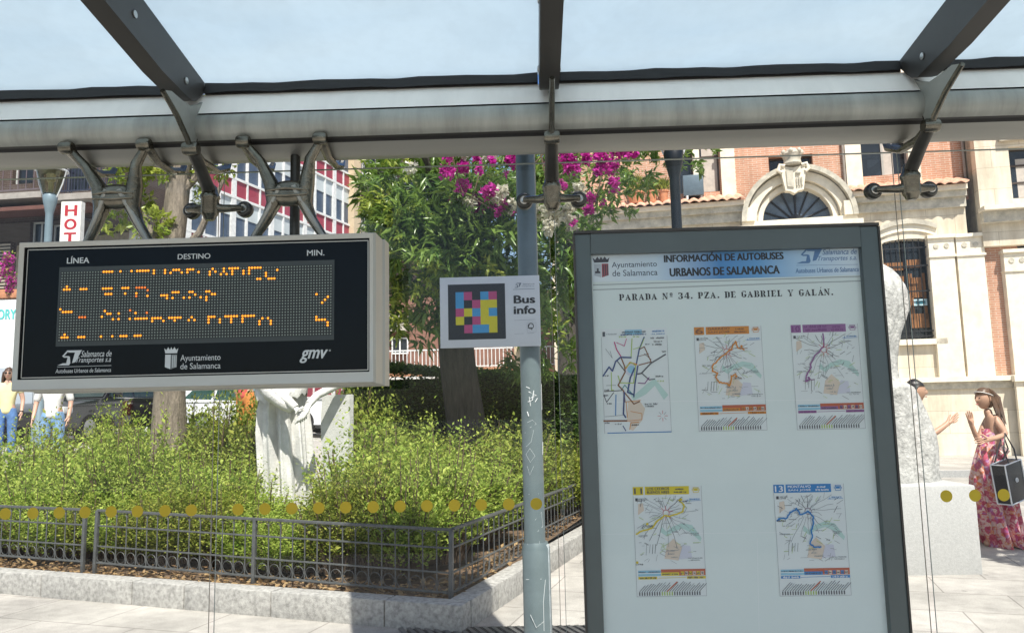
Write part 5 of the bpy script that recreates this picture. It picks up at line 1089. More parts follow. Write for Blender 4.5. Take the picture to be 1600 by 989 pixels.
# cornice and pent tile roof, broken by the doorway arch
def eave(u0, u1, lab):
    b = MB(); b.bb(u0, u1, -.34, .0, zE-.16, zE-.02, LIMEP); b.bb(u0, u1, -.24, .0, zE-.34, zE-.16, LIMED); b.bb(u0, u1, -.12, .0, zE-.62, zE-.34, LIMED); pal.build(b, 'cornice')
    b = MB(); n = int((u1-u0)/.035); pit_ = .27; r1 = []; r2 = []; r3 = []
    for i in range(n+1):
        u = u0+(u1-u0)*i/n; w = .075*abs(math.sin(math.pi*(u-u0)/pit_)); e_ = .02*math.sin(int((u-u0)/pit_)*2.3)
        r1.append((u, -.50+e_, zE-.02+w)); r2.append((u, .52, zE+.36+w)); r3.append((u, -.50+e_, zE-.05+w*.85))
    b.loft([r3, r1, r2], TILE, closed=False, caps=False); b.loft([[(p[0], p[1], p[2]-.03) for p in r1], [(p[0], p[1], p[2]-.03) for p in r2]], TILE, closed=False, caps=False); pal.build(b, 'tile_roof')
ao = ar*1.62
eave(uL, au-ao+.1, 0); eave(au+ao-.1, uR, 1)
# doorway arch rings, lunette with radial bars, lintel, door
def ring(mb, ri, ro, y0_, y1_, m, n=36):
    L = []
    for i in range(n+1):
        t_ = math.pi*i/n; cs, sn = -math.cos(t_), math.sin(t_)
        L.append([(au+ri*cs, y1_, az_+ri*sn), (au+ri*cs, y0_, az_+ri*sn), (au+ro*cs, y0_, az_+ro*sn), (au+ro*cs, y1_, az_+ro*sn)])
    mb.loft(L, m, closed=True, caps=True, smooth=True)
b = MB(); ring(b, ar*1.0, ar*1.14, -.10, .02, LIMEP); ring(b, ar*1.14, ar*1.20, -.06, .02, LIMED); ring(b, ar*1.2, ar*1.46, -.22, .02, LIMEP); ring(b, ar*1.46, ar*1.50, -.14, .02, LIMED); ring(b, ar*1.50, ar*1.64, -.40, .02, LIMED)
pal.build(b, 'door_arch')
b = MB(); b.bb(au-ar*1.62, au+ar*1.62, -.30, .38, az_-.14, az_-.002, LIMEP); b.bb(au-ar*1.75, au+ar*1.75, -.42, -.0, az_-.30, az_-.142, LIMEP)
for s_ in (-1, 1): b.bb(au+s_*ar*1.15-.22, au+s_*ar*1.15+.22, -.25, 0, 0, az_-.302, LIMEP); b.bb(au+s_*ar*1.42-.16, au+s_*ar*1.42+.16, -.38, -.002, az_+.002, az_+.42, LIMEP)
pal.build(b, 'door_surround')
b = MB(); n = 32; b.add([(au, .25, az_)]+[(au+ar*math.cos(math.pi*i/n), .25, az_+ar*math.sin(math.pi*i/n)) for i in range(n+1)], [(0, i+1, i+2) for i in range(n)], mat('blue grey lunette glass', (.10, .13, .17), .15, 0, .5, 1.5)); lun = pal.build(b, 'fanlight')
b = MB()
for i in range(1, 8): t_ = math.pi*i/8; b.tube([(au+.22*math.cos(t_), .22, az_+.22*math.sin(t_)), (au+ar*math.cos(t_), .22, az_+ar*math.sin(t_))], .03, BARIRON, 6)
b.lathe([(.24, -.03), (.24, .03)], BARIRON, (au, .22, az_), 20, Matrix.Rotation(R(90), 4, 'X')); pal.build(b, 'glazing_bar', lun)
b = MB(); b.bb(au-ar, au+ar, .28, .36, .3, az_-.15, WOODF)
for s_ in (-1, 1):
    for z in (.7, 2.2): b.bb(au+s_*ar*.5-.5, au+s_*ar*.5+.5, .25, .28, z, z+1.2, WOODF, .02)
pal.build(b, 'door'); b = MB(); b.bb(au-ar-.4, au+ar+.4, -.5, .0, -.02, .16, LIMED); pal.build(b, 'step')
# crest with crown
b = MB(); cu, cz = f(1240, 271, -.5); S_ = .0195
P = lambda dx, dz: (cu+dx*S_, -.5, cz+dz*S_)
b.prism([P(*p) for p in ((-15, 12), (-18, 4), (-15, -14), (-13, -26), (-6, -27), (0, -31), (6, -27), (13, -26), (15, -14), (18, 4), (15, 12), (0, 9))], (0, .25, 0), LIMEP)
b.prism([(P(*p)[0], -.54, P(*p)[2]) for p in ((-11, 6), (-10, -20), (-1, -22), (-1, 5))], (0, .05, 0), LIMED)
for dx in (3, 6.5, 10): b.bb(P(dx, 0)[0], P(dx+1.8, 0)[0], -.545, -.5, P(0, -20)[2], P(0, -7)[2], LIMED)
b.sphere((P(6, 0)[0], -.52, P(0, 0)[2]), .08, .06, .06, LIMED, 10, 8)
for s_ in (-1, 1): b.tube([P(s_*12, 12), P(s_*19, 14), P(s_*22, 6), P(s_*17, 2)], .06, LIMEP, 8)
b.lathe([(.24, 0), (.27, .05), (.25, .1), (.24, .2), (.30, .34), (.28, .40), (.2, .38)], LIMED, (cu, -.4, cz+13*S_), 18)
for k in range(7): a_ = k/7*6.283; b.sphere((cu+.28*math.cos(a_), -.4+.28*math.sin(a_), cz+13*S_+.40), .065, .065, .075, LIMED, 8, 6)
b.sphere((cu, -.4, cz+13*S_+.42), .18, .18, .12, LIMED, 12, 8)
pal.build(b, 'crest')
# barred window with wooden shutters and a small blue notice
def barred(u0, u1):
    b = MB(); b.add([(u0, .36, wz0), (u1, .36, wz0), (u1, .36, wz1), (u0, .36, wz1)], [(0, 1, 2, 3)], WGL); w_ = pal.build(b, 'window'); wd = u1-u0
    b = MB()
    for a, c, d, e_ in ((.05, .45, .70, .78), (.05, .45, .58, .64), (.52, .8, .72, .80), (.55, .82, .42, .62), (.5, .86, .12, .26), (.53, .6, .2, .66), (.78, .85, .2, .66)): b.bb(u0+wd*a, u0+wd*c, .30, .34, wz0+(wz1-wz0)*d, wz0+(wz1-wz0)*e_, WOODF)
    pal.build(b, 'shutter', w_)
    b = MB()
    for i in range(9): u = u0+wd*(i+.5)/9; b.tube([(u, .02, wz0+.02), (u, .02, wz1-.05)], .014, BARIRON, 6)
    for k in (.03, .08, .47, .72, .9): z = wz0+(wz1-wz0)*k; b.bb(u0, u1, .0, .025, z-.018, z+.018, BARIRON)
    pal.build(b, 'window_bars', w_)
    b = MB(); b.bb(u0-.1, u1+.1, -.16, .12, wz0-.16, wz0-.002, LIMEP); pal.build(b, 'sill', w_); return w_
w1 = barred(wu0, wu1); barred(*lw)
b = MB(); a, c = f(1428, 478, .2), f(1448, 467, .2); b.bb(a[0], c[0], .18, .21, a[1], c[1], mat('pale blue notice', (.45, .62, .68), .5)); b.bb(a[0]+.05, c[0]-.05, .172, .179, a[1]+.05, c[1]-.05, mat('teal notice print', (.04, .20, .26), .5)); pal.build(b, 'notice', w1)
# arched hood over the window with two bolt holes, panels, pilasters with rosette caps
b = MB(); hu = (wu0+wu1)/2; n = 14
for y0_, r0_, r1_, m in ((-.12, .08, .22, LIMED), (-.05, -.12, .08, LIMEP)):
    L = []
    for i in range(n+1): x = -1.15*(wu1-wu0)/2+2.3*(wu1-wu0)/2*i/n; k = .22*(1-(x/((wu1-wu0)*.62))**2); L.append([(hu+x, .01, wz1+k+r0_+.1), (hu+x, y0_, wz1+k+r0_+.1), (hu+x, y0_, wz1+k+r1_+.1), (hu+x, .01, wz1+k+r1_+.1)])
    b.loft(L, m, closed=True, caps=True, smooth=False)
pal.build(b, 'window_hood')
lz_ = f(1480, 588)[1]
def pil(x0_, x1_, ytop, ycap, y, nb, obj=pal):
    ff = obj.f; u0, u1 = ff(x0_, 480, y)[0], ff(x1_, 480, y)[0]; zt, zc = ff((x0_+x1_)/2, ytop, y)[1], ff((x0_+x1_)/2, ycap, y)[1]
    b = MB(); b.bb(u0, u1, y, y+.3, lz_-.02, zc, LIMEP); b.bb(u0, u1+.02, y-.005, y+.3, zc+.002, zt, LIMEP); b.bb(u0-.03, u1+.05, y-.08, y+.3, zt+.002, zt+.10, LIMEP); b.bb(u0-.02, u1+.04, y-.04, y+.3, zc-.06, zc+.0, LIMEP)
    for i in range(nb): b.lathe([(.07, 0), (.07, .02), (.03, .02)], LIMED, (u0+(u1-u0)*(i+.7)/(nb+.4), y-.007, (zt+zc)/2+.02), 12, Matrix.Rotation(R(90), 4, 'X'))
    obj.build(b, 'pilaster')
pil(1459, 1499, 372, 398, -.16, 2); pil(1503, 1546, 370, 396, -.16, 2)
# base course
b = MB(); b.bb(uL, uR+1.2, -.30, .0, lz_-.16, lz_-.02, LIMEP); b.bb(uL, uR+1.2, -.18, .0, lz_-.36, lz_-.162, LIMED); b.bb(uL, uR+1.2, -.10, -.001, -.05, lz_-.362, LIME); pal.build(b, 'base_course')
u0 = f(1546, 480)[0]; u1 = f(1580, 480)[0]; b = MB(); b.bb(u0, u1+.3, -.02, .3, lz_-.02, f(1560, 382)[1], BRICK); pal.build(b, 'brick_strip')
# projecting stone block at the right
sb0 = f(1529, 300, -.25)[0]; sbz = f(1560, 384, -.25)[1]; zc0, zc1 = f(1565, 346, -.5)[1], f(1565, 322, -.5)[1]
ww0 = f(1579, 270, -.25)[0]; wq0, wq1 = f(1590, 310, -.25)[1], f(1590, 229, -.25)[1]
b = MB(); wall_holes(b, sb0, sb0+9, sbz, zT+1, -.25, [(ww0, ww0+1.5, wq0, wq1)], .3, LIME, LIMEP); b.bb(sb0, sb0+9, .06, 9, sbz, zT+1, LIMED); b.add([(sb0, -.25, sbz), (sb0, .5, sbz), (sb0, .5, zT+1), (sb0, -.25, zT+1)], [(0, 1, 2, 3)], LIME)
b.add([(sb0, -.25, sbz), (sb0+9, -.25, sbz), (sb0+9, .3, sbz), (sb0, .3, sbz)], [(0, 1, 2, 3)], LIMEP)
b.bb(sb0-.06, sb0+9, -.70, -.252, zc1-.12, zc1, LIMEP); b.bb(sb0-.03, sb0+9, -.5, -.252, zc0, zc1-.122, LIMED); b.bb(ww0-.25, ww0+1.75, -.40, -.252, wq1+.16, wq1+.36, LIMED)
rs0 = f(1576, 480, -.25)[0]; b.bb(rs0+.9, sb0+9, -.22, .3, 0, sbz, LIME); pal.build(b, 'stone_block'); window('window', ww0, ww0+1.5, wq0, wq1, -.0, DKF, 2, 3, (ww0+.25, ww0+.6))
pil(1576, 1632, 394, 420, -.26, 3); pil(1640, 1690, 394, 420, -.26, 3)
b = MB(); b.bb(f(1574, 600)[0], sb0+9, -.50, -.302, lz_-.20, lz_-.04, LIMEP); b.bb(f(1574, 600)[0]+.05, sb0+9, -.42, -.302, -.05, lz_-.202, LIME); pal.build(b, 'base_course')
# terracotta pots on the tiles
POT = mat('terracotta pot', (.50, .22, .11), .8, 0, .2, 10)
for i, (x, y, wd_, lab, hh) in enumerate(((994, 311, .62, 'wide terracotta trough with spiky plants on the tiled eave', .75), (1019, 309, .36, 'round terracotta pot with a small plant on the tiled eave', .4), (1037, 307, .34, 'terracotta pot nearest the dark lamp post on the tiled eave', .5))):
    u, z = f(x, y, .05); z0_ = zE+.20; w3 = ROOTM[pal.root.name] @ Vector((u, .05, z0_)); pt = empty('plant_pot', w3, lab, 'plant pot', 'pots on the tiled eave')
    b = MB(); b.lathe([(wd_*.32, -.02), (wd_*.42, .3), (wd_*.47, .3), (wd_*.47, .36), (wd_*.38, .36), (wd_*.34, .28)], POT, w3, 18); b.build('pot', pt)
    rs = np.random.RandomState(80+i); n = 160; a_ = rs.uniform(0, 6.283, n); P = np.stack([w3.x+np.cos(a_)*wd_*.25*rs.rand(n), w3.y+np.sin(a_)*wd_*.25*rs.rand(n), w3.z+.3+rs.rand(n)*hh*.6], 1)
    leaf_mesh('leaf', P, np.stack([np.cos(a_)*.6, np.sin(a_)*.6, rs.uniform(.3, 1.4, n)], 1), rs.uniform(.15, .35, n), PRIV2, pt, .18, .5, .2, 80+i)
ac = f(1083, 282, -.1); w3 = ROOTM[pal.root.name] @ Vector((ac[0], .15, zE+.22)); acr = empty('air_conditioner', w3, 'dark blue grey air conditioner box standing on the tiled eave', 'air conditioner')
b = MB(); b.box(w3+Vector((0, 0, .42)), (.62, .35, .66), mat('blue grey unit', (.10, .14, .17), .45, .2), Matrix.Rotation(R(-10), 3, 'Z'), .03); b.build('casing', acr)
for s_ in (-1, 1): b = MB(); b.box(w3+Vector((s_*.22, 0, .04)), (.06, .3, .12), mat('white bracket', (.6, .62, .62))); b.build('foot', acr)

# ---- far left: dark brick flats with balconies
DBR = wallmat('dark brown brick', (.085, .055, .045), (.065, .042, .036), (.11, .09, .08), .26, .075, .012, .2, .85, .3)
fl1 = Facade('brick_flats', at(72, 380, 27), R(-6), 'dark brown brick flats with wrought iron balconies at the left edge')
pal_cur = fl1; f1 = fl1.f; xE = f1(162, 400)[0]; xW = f1(-260, 400)[0]
wa = [(f1(45, 390)[0], f1(62, 390)[0]+.25, f1(50, 385)[1]-.8, f1(50, 346)[1]), (f1(66, 390)[0]+.3, f1(96, 390)[0]+.2, f1(50, 385)[1]-.8, f1(50, 352)[1]), (f1(-8, 390)[0], f1(16, 390)[0], f1(5, 460)[1], f1(5, 378)[1]), (f1(20, 270)[0], f1(52, 270)[0], f1(30, 288)[1], f1(30, 240)[1]-.2), (f1(100, 270)[0], f1(140, 270)[0], f1(110, 300)[1], f1(110, 240)[1])]
b = MB(); wall_holes(b, xW, xE, .9, 16, 0, wa, .3, DBR); b.bb(xW, xE, .31, 8, .9, 16, DBR); fl1.build(b, 'wall')
for i, w_ in enumerate(wa): window('window', *w_, .2, mat('grey shutter frame', (.45, .47, .46), .5) if i != 2 else DKF, 2 if i < 2 else 1, 1)
b = MB(); q_ = wa[2]
for i in range(16): z = q_[2]+(q_[3]-q_[2])*i/16; b.bb(q_[0], q_[1], .1, .14, z, z+.07, mat('beige roller slat', (.42, .36, .28), .7))
fl1.build(b, 'blind')
SLAB = mat('grey balcony slab', (.34, .31, .28), .8, 0, .2, 4); SOFF = mat('red brown soffit', (.14, .06, .045), .8)
def balcony(fa, u0, u1, z, dpt, rh=1.0, rail=BARIRON, pitch=.14, slab=SLAB):
    b = MB(); b.bb(u0, u1, -dpt, -.002, z-.22, z, slab); o = fa.build(b, 'balcony_slab')
    b = MB()
    for h in (.1, rh): b.bb(u0, u1, -dpt+.02, -dpt+.06, z+h-.025, z+h+.02, rail)
    n = int((u1-u0)/pitch)
    for i in range(n+1): u = u0+.02+(u1-u0-.04)*i/n; b.bb(u-.012, u+.012, -dpt+.03, -dpt+.05, z+.1, z+rh, rail)
    for u in (u0+.03, u1-.03):
        b.bb(u-.02, u+.02, -dpt+.06, -.01, z+rh-.025, z+rh+.02, rail)
        for i in range(int(dpt/pitch)): y = -dpt+.06+i*pitch; b.bb(u-.012, u+.012, y, y+.02, z+.02, z+rh, rail)
    fa.build(b, 'balcony_railing', o)
zb = f1(40, 300, -1)[1]
balcony(fl1, f1(-200, 300, -1)[0], f1(64, 300, -1)[0], zb, 1.0, 1.15, mat('mauve grey rail', (.14, .11, .12), .5), .3); balcony(fl1, f1(74, 300, -1.3)[0], f1(156, 300, -1.3)[0], zb-.25, 1.3, 1.15, mat('navy rail', (.03, .035, .06), .5), .12)
b = MB(); b.bb(xW, xE, -.9, -.003, zb-.62, zb-.48, SOFF); fl1.build(b, 'soffit')
# hotel sign on a bracket
hs_ = at(113, 345, 24); hc = empty('hotel_sign', (hs_.x, 24, at(113, 430, 24).z), 'tall white vertical sign with red letters HOTEL', 'sign')
a, c = at(97, 316, 24), at(130, 316, 24); zt = at(113, 315, 24).z; hw = c.x-a.x; lh = .36
b = MB(); b.bb(a.x-.02, c.x-.06, 24, 24.22, zt-5*.46-.2, zt, mat('white sign plastic', (.82, .80, .74), .5)); b.build('sign_box', hc)
b = Board(24, .006)
for i, ch in enumerate('HOTEL'): z1_ = zt-.13-i*.455; b.text(ch, a.x+.13, z1_-.34, c.x-.20, z1_, flat('sign red', (.42, .02, .03)), 1, .06)
b.build('lettering', hc)
b = MB()
for z in (zt-.4, zt-2): b.tube([((a.x+c.x)/2, 24.2, z), ((a.x+c.x)/2, 26.2, z)], .04, BARIRON, 8)
b.build('bracket', hc)

# ---- office block with red and white bands running away from the viewer
P0 = at(322, 400, 33); P1d = Vector((.32, 1, 0)).normalized(); yw = math.atan2(P1d.y, P1d.x)
ofb = Facade('banded_office_block', (P0.x, P0.y, 0), yw, 'white framed glass office block with red spandrel bands', 'building')
fo = ofb.f; WFR = mat('white window frame', (.74, .75, .74), .5); RED = mat('dark red spandrel', (.33, .05, .075), .4, 0, .1, 1); PALEG = mat('pale grey spandrel', (.52, .57, .58), .3, 0, .2, .6); BGL = mat('blue grey office glass', (.075, .10, .145), .12, 0, .5, .5)
uE = fo(546, 300)[0]; zr = fo(505, 264)[1]; per = 3.1
b = MB(); b.bb(-4, uE, .3, 12, 0, 22, LIMED); ofb.build(b, 'core')
zfl = [zr-per*k for k in range(-3, 5)]
for k, z in enumerate(zfl):
    b = MB(); b.bb(-4, uE, .0, .3, z-.45, z+.45, RED); ofb.build(b, 'spandrel')
    b = MB(); b.bb(-4, uE, .02, .3, z-1.35, z-.45, PALEG); ofb.build(b, 'pale_panel')
    b = MB(); b.bb(-4, uE, .06, .3, z-2.65, z-1.35, BGL); ofb.build(b, 'window')
b = MB()
for z in zfl:
    for h in (.45, -.45): b.bb(-4, uE, -.06, .1, z+h-.06, z+h+.06, WFR)
i = 0; u = -4
while u < uE: wd_ = .16 if i % 3 == 0 else .05; b.bb(u-wd_, u+wd_, -.05-.003*(i % 2), .12, 0, 22, WFR); u += .95; i += 1
ofb.build(b, 'mullion')
BEI = mat('beige stucco', (.60, .48, .32), .85, 0, .08, 2)
a0 = fo(545, 300)[0]; a1 = fo(556, 300)[0]; b = MB(); b.bb(a0+.02, a1, -.35, 1, 0, 22, BEI); ofb.build(b, 'end_pier')
# flats with balconies beyond it
fl2 = Facade('balcony_flats', ROOTM[ofb.root.name] @ Vector((a1+.05, .2, 0)), yw, 'brown flats with grey balconies between the office block and the tree'); pal_cur = fl2
b = MB(); b.bb(0, 16, .0, 8, 0, 20, mat('brown render', (.13, .085, .065), .85, 0, .2, 2)); fl2.build(b, 'wall')
for z in (fl2.f(575, 300)[1]+.2, fl2.f(575, 300)[1]-2.9, fl2.f(575, 300)[1]+3.3): balcony(fl2, .2, 12, z, 1.1, 1.1, mat('pale grey rail', (.38, .40, .41), .5), .2)
for k in range(4):
    for z in (fl2.f(575, 300)[1]-2.5, fl2.f(575, 300)[1]+.6): window('window', 1+k*2.8, 2.6+k*2.8, z, z+1.9, -.04, WFR, 2, 1)
# low terrace building seen under the crowns
lo = Facade('terrace_building', at(600, 600, 32), R(-4), 'low pale building with white railings and an orange brick band behind the tree'); pal_cur = lo; fl_ = lo.f
def Z(y, x=650): return fl_(x, y)[1]
uA, uB = fl_(540, 600)[0], fl_(905, 600)[0]
CONC = mat('pale concrete', (.50, .46, .40), .85, 0, .12, 2); OB = mat('orange brick band', (.46, .22, .12), .85, 0, .15, 3)
gh = [(fl_(780, 600)[0], fl_(808, 600)[0], -.2, Z(585, 790))]
b = MB(); wall_holes(b, uA, uB, -.2, Z(590), 0, gh, .3, CONC); b.bb(uA, uB, .31, 5, -.2, Z(590), CONC); lo.build(b, 'wall')
b = MB(); b.bb(uA, uB, -.06, .3, Z(592), Z(588), mat('white coping', (.72, .70, .66), .7)); b.bb(uA, uB, -.02, .3, Z(588)+.002, Z(577), OB); lo.build(b, 'parapet')
b = MB()
for i in range(60): u = uA+(uB-uA)*i/60; b.bb(u-.015, u+.015, .1, .13, Z(577)+.002, Z(548), WFR)
b.bb(uA, uB, .09, .14, Z(548), Z(548)+.05, WFR); b.bb(uA, uB, .09, .14, Z(575), Z(575)+.04, WFR); lo.build(b, 'railing')
b = MB(); b.bb(gh[0][0], gh[0][1], .2, .24, -.2, gh[0][3], mat('grey roller shutter', (.28, .29, .28), .5, .3, .2, 3)); lo.build(b, 'roller_shutter')
b = MB(); b.bb(uA, uB, 3.5, 8, Z(590)+.01, Z(440), mat('red brown wall', (.22, .11, .08), .85, 0, .2, 3)); b.bb(fl_(592, 520, 3.5)[0]-1, fl_(640, 520, 3.5)[0], 3.0, 3.5, Z(500)-.1, Z(500)+.7, CONC); lo.build(b, 'back_wall')
window('window', fl_(612, 520, 3.3)[0], fl_(638, 520, 3.3)[0], Z(543), Z(515), 3.3, WFR, 2, 1)
for x in (810, 822): u = fl_(x, 560)[0]; b = MB(); b.bb(u-.14, u+.14, -.2, -.07, -.2, Z(530), BEI); lo.build(b, 'pier')
# ---------------------------------------------------------------- people
def skin_mesh(J, E, sub=2):
    """J: name -> (position, radius); E: edges; grows one continuous surface round the skeleton (first joint is the root)"""
    names = list(J); me = bpy.data.meshes.new('skeleton'); me.from_pydata([tuple(J[n][0]) for n in names], [(names.index(a), names.index(b)) for a, b in E], [])
    ob = bpy.data.objects.new('skeleton', me); COL.objects.link(ob)
    ob.modifiers.new('skin', 'SKIN'); 
    if not me.skin_vertices: 
        bpy.context.view_layer.update()
    for i, n in enumerate(names):
        sv = me.skin_vertices[0].data[i]; r_ = J[n][1]; sv.radius = r_ if hasattr(r_, '__len__') else (r_, r_); sv.use_root = (i == 0)
    ss = ob.modifiers.new('sub', 'SUBSURF'); ss.levels = sub; ss.render_levels = sub
    bpy.context.view_layer.update()
    ev = ob.evaluated_get(bpy.context.evaluated_depsgraph_get()); m_ = ev.to_mesh()
    vs = [tuple(v.co) for v in m_.vertices]; fs = [tuple(p.vertices) for p in m_.polygons]
    ev.to_mesh_clear(); bpy.data.objects.remove(ob); bpy.data.meshes.remove(me); return vs, fs
SK = mat('warm tan skin', (.46, .27, .18), .5, 0, .06, 6); SKL = mat('light skin', (.55, .34, .25), .5, 0, .06, 6)
EYE_M = flat('eye dark', (.03, .02, .02), .2); LIP = flat('lip', (.35, .10, .09), .4)
def head_into(mb, c, yaw, k, m, tilt=0.):
    """head with brow, nose, lips, chin and ears; looks along -y before turning by yaw"""
    M_ = Matrix.Rotation(yaw, 4, 'Z') @ Matrix.Rotation(tilt, 4, 'X'); c = Vector(c)
    def fn(p):
        x, y, z = p; w = 1-.30*max(0, -z)**1.2; x *= w; y *= (1-.12*max(0, -z))
        if p.y < 0:
            nz_ = math.exp(-(p.x/.17)**2)*(math.exp(-((z+.18)/.15)**2)*.26+math.exp(-((z-.02)/.16)**2)*.10); y -= nz_
            y += .09*(math.exp(-(((abs(p.x)-.32)/.16)**2+((z-.08)/.11)**2)))
            y -= .07*math.exp(-(p.x/.28)**2-((z+.52)/.08)**2)+.10*math.exp(-(p.x/.3)**2-((z+.85)/.14)**2)
        return M_ @ Vector((x*.076*k, y*.096*k, z*.118*k))
    vs = []; seg, rg = 36, 28
    mb.sphere(c, 1, 1, 1, m, seg, rg, fn)
    for s_ in (-1, 1):
        mb.sphere(c+M_ @ Vector((s_*.026*k, -.083*k, .010*k)), .011*k, .007*k, .006*k, EYE_M, 8, 6)
        mb.sphere(c+M_ @ Vector((s_*.074*k, .012*k, -.005*k)), .010*k, .018*k, .028*k, m, 8, 6)
    mb.sphere(c+M_ @ Vector((0, -.096*k, -.061*k)), .020*k, .008*k, .007*k, LIP, 10, 6)
def hair_into(mb, c, yaw, k, m, style='short', seed=0):
    M_ = Matrix.Rotation(yaw, 4, 'Z'); c = Vector(c)
    def fn(p):
        x, y, z = p
        cut = -.15 if style == 'short' else -.6
        if y < -.15: z = max(z, .42)
        elif y < .2: z = max(z, .12 if style == 'short' else -.25)
        else: z = max(z, cut-.2)
        q = 1.10+.03*math.sin(9*p.x+seed)+.03*math.sin(13*p.z+seed*2); return M_ @ Vector((x*.076*k*q, (y*.097+.008)*k*q, z*.118*k*q))
    mb.sphere(c, 1, 1, 1, m, 28, 20, fn)
HANDF = [(-.030, .075), (-.011, .088), (.009, .084), (.028, .066)]
def hand_joints(J, E, wrist, pre, d, side, nrm, k=1., curl=.25, spread=1.):
    """palm and five fingers from the wrist joint along d; side = across the palm towards the little finger"""
    w = Vector(J[wrist][0]); d = Vector(d).normalized(); side = Vector(side).normalized(); nrm = Vector(nrm).normalized()
    J[pre+'palm'] = (w+d*.055*k, (.030*k, .016*k)); E.append((wrist, pre+'palm'))
    for i, (sx, ln) in enumerate(HANDF):
        b0 = w+d*.092*k+side*sx*k*spread; t1 = b0+d*ln*.5*k+side*sx*.25*k*spread; t2 = t1+(d*(1-curl)+nrm*curl).normalized()*ln*.5*k
        for nm, p, r_ in (('a', b0, .0095), ('b', t1, .0085), ('c', t2, .0065)): J[f'{pre}f{i}{nm}'] = (p, r_*k)
        E += [(pre+'palm', f'{pre}f{i}a'), (f'{pre}f{i}a', f'{pre}f{i}b'), (f'{pre}f{i}b', f'{pre}f{i}c')]
    t0 = w+d*.035*k-side*.032*k+nrm*.008*k; t1 = t0+(d*.6-side*.7+nrm*.3).normalized()*.038*k; t2 = t1+(d*.85-side*.3+nrm*.2).normalized()*.032*k
    for nm, p, r_ in (('a', t0, .012), ('b', t1, .0105), ('c', t2, .008)): J[f'{pre}t{nm}'] = (p, r_*k)
    E += [(wrist, pre+'ta'), (pre+'ta', pre+'tb'), (pre+'tb', pre+'tc')]
def person(base, H, yaw, label, top, trousers, skin_, hair_m, style='short', arms=None, extra=None, skirt=False, sleeve=True):
    k = H/1.72; base = Vector(base); root = empty('person', base, label, 'person', None, yaw)
    arms = arms or {-1: ((-.25, .02, 1.13), (-.25, -.08, .90)), 1: ((.25, .02, 1.13), (.25, -.08, .90))}
    V = lambda x, y, z: Vector((x, y, z))*k
    J = {'pelvis': (V(0, 0, .96), .125*k), 'waist': (V(0, 0, 1.10), .105*k), 'chest': (V(0, 0, 1.30), .125*k), 'neckb': (V(0, .01, 1.46), .062*k), 'neckt': (V(0, -.005, 1.54), .05*k)}
    E = [('pelvis', 'waist'), ('waist', 'chest'), ('chest', 'neckb'), ('neckb', 'neckt')]
    for s_ in (-1, 1):
        n = 'l' if s_ < 0 else 'r'; el, wr = arms[s_]
        J[n+'sh'] = (V(s_*.175, .01, 1.41), .058*k); J[n+'el'] = (V(*el), .040*k); J[n+'wr'] = (V(*wr), .027*k); E += [('chest', n+'sh'), (n+'sh', n+'el'), (n+'el', n+'wr')]
        d = (V(*wr)-V(*el)).normalized(); hand_joints(J, E, n+'wr', n, d, V(0, 1, 0) if abs(d.y) < .7 else V(0, 0, -1), V(-s_, 0, 0), k)
        J[n+'hip'] = (V(s_*.09, 0, .88), .088*k); J[n+'kn'] = (V(s_*.10, -.015, .50), .058*k); J[n+'an'] = (V(s_*.10, .02, .09), .038*k); J[n+'to'] = (V(s_*.11, -.14, .035), .03*k)
        E += [('pelvis', n+'hip'), (n+'hip', n+'kn'), (n+'kn', n+'an'), (n+'an', n+'to')]
    vs, fs = skin_mesh(J, E, 2); b = MB(); b.add(vs, fs, skin_, True); head_into(b, V(0, -.012, 1.625), 0, k, skin_); b.build('body', root, True)
    b = MB(); hair_into(b, V(0, -.012, 1.625), 0, k, hair_m, style)
    if style == 'long':
        for i in range(14):
            a_ = -.3+i/13*3.74; x, y = .085*math.cos(a_), .085*math.sin(a_)
            b.tube([V(x*.9, y*.9+.0, 1.66), V(x*1.12, y*1.1+.01, 1.55), V(x*1.3, y*1.0+.02, 1.40)], [.028*k, .026*k, .012*k], hair_m, 7)
    b.build('hair', root, True)
    g = 1.0
    T = {'a0': (V(0, 0, .84), .135*k), 'a': (V(0, 0, .95), .142*k), 'waist': (V(0, 0, 1.09), .125*k), 'chest': (V(0, 0, 1.30), .142*k), 'nb': (V(0, .01, 1.44), .075*k)}; TE = [('a0', 'a'), ('a', 'waist'), ('waist', 'chest'), ('chest', 'nb')]
    for s_ in (-1, 1):
        n = 'l' if s_ < 0 else 'r'; el, wr = arms[s_]; T[n+'sh'] = (V(s_*.18, .01, 1.41), .072*k); mid = V(s_*.18, .01, 1.41).lerp(V(*el), .62 if sleeve is not True else 1); T[n+'el'] = (mid, .056*k); TE += [('chest', n+'sh'), (n+'sh', n+'el')]
    vs, fs = skin_mesh(T, TE, 2); b = MB(); b.add(vs, fs, top, True); b.build('top', root, True)
    T = {'p0': (V(0, 0, 1.06), .118*k), 'p': (V(0, 0, .96), .134*k)}; TE = [('p0', 'p')]
    for s_ in (-1, 1):
        n = 'l' if s_ < 0 else 'r'
        T[n+'h'] = (V(s_*.092, 0, .86), .108*k); T[n+'k'] = (V(s_*.10, -.012, .50), .080*k); T[n+'a'] = (V(s_*.10, .015, .11), .066*k); TE += [('p', n+'h'), (n+'h', n+'k'), (n+'k', n+'a')]
    vs, fs = skin_mesh(T, TE, 2); b = MB(); b.add(vs, fs, trousers, True); b.build('trousers', root, True)
    for s_ in (-1, 1):
        b = MB(); b.sphere(V(s_*.108, -.07, .045), .05*k, .14*k, .048*k, flat('dark shoe', (.05, .04, .04)), 12, 8); b.build('shoe', root, True)
    if extra: extra(root, V, k)
    return root
JEAN = mat('blue denim', (.09, .19, .40), .85, 0, .35, 7, .4, 25); JEANL = mat('light blue denim', (.18, .32, .52), .85, 0, .3, 7, .4, 25)
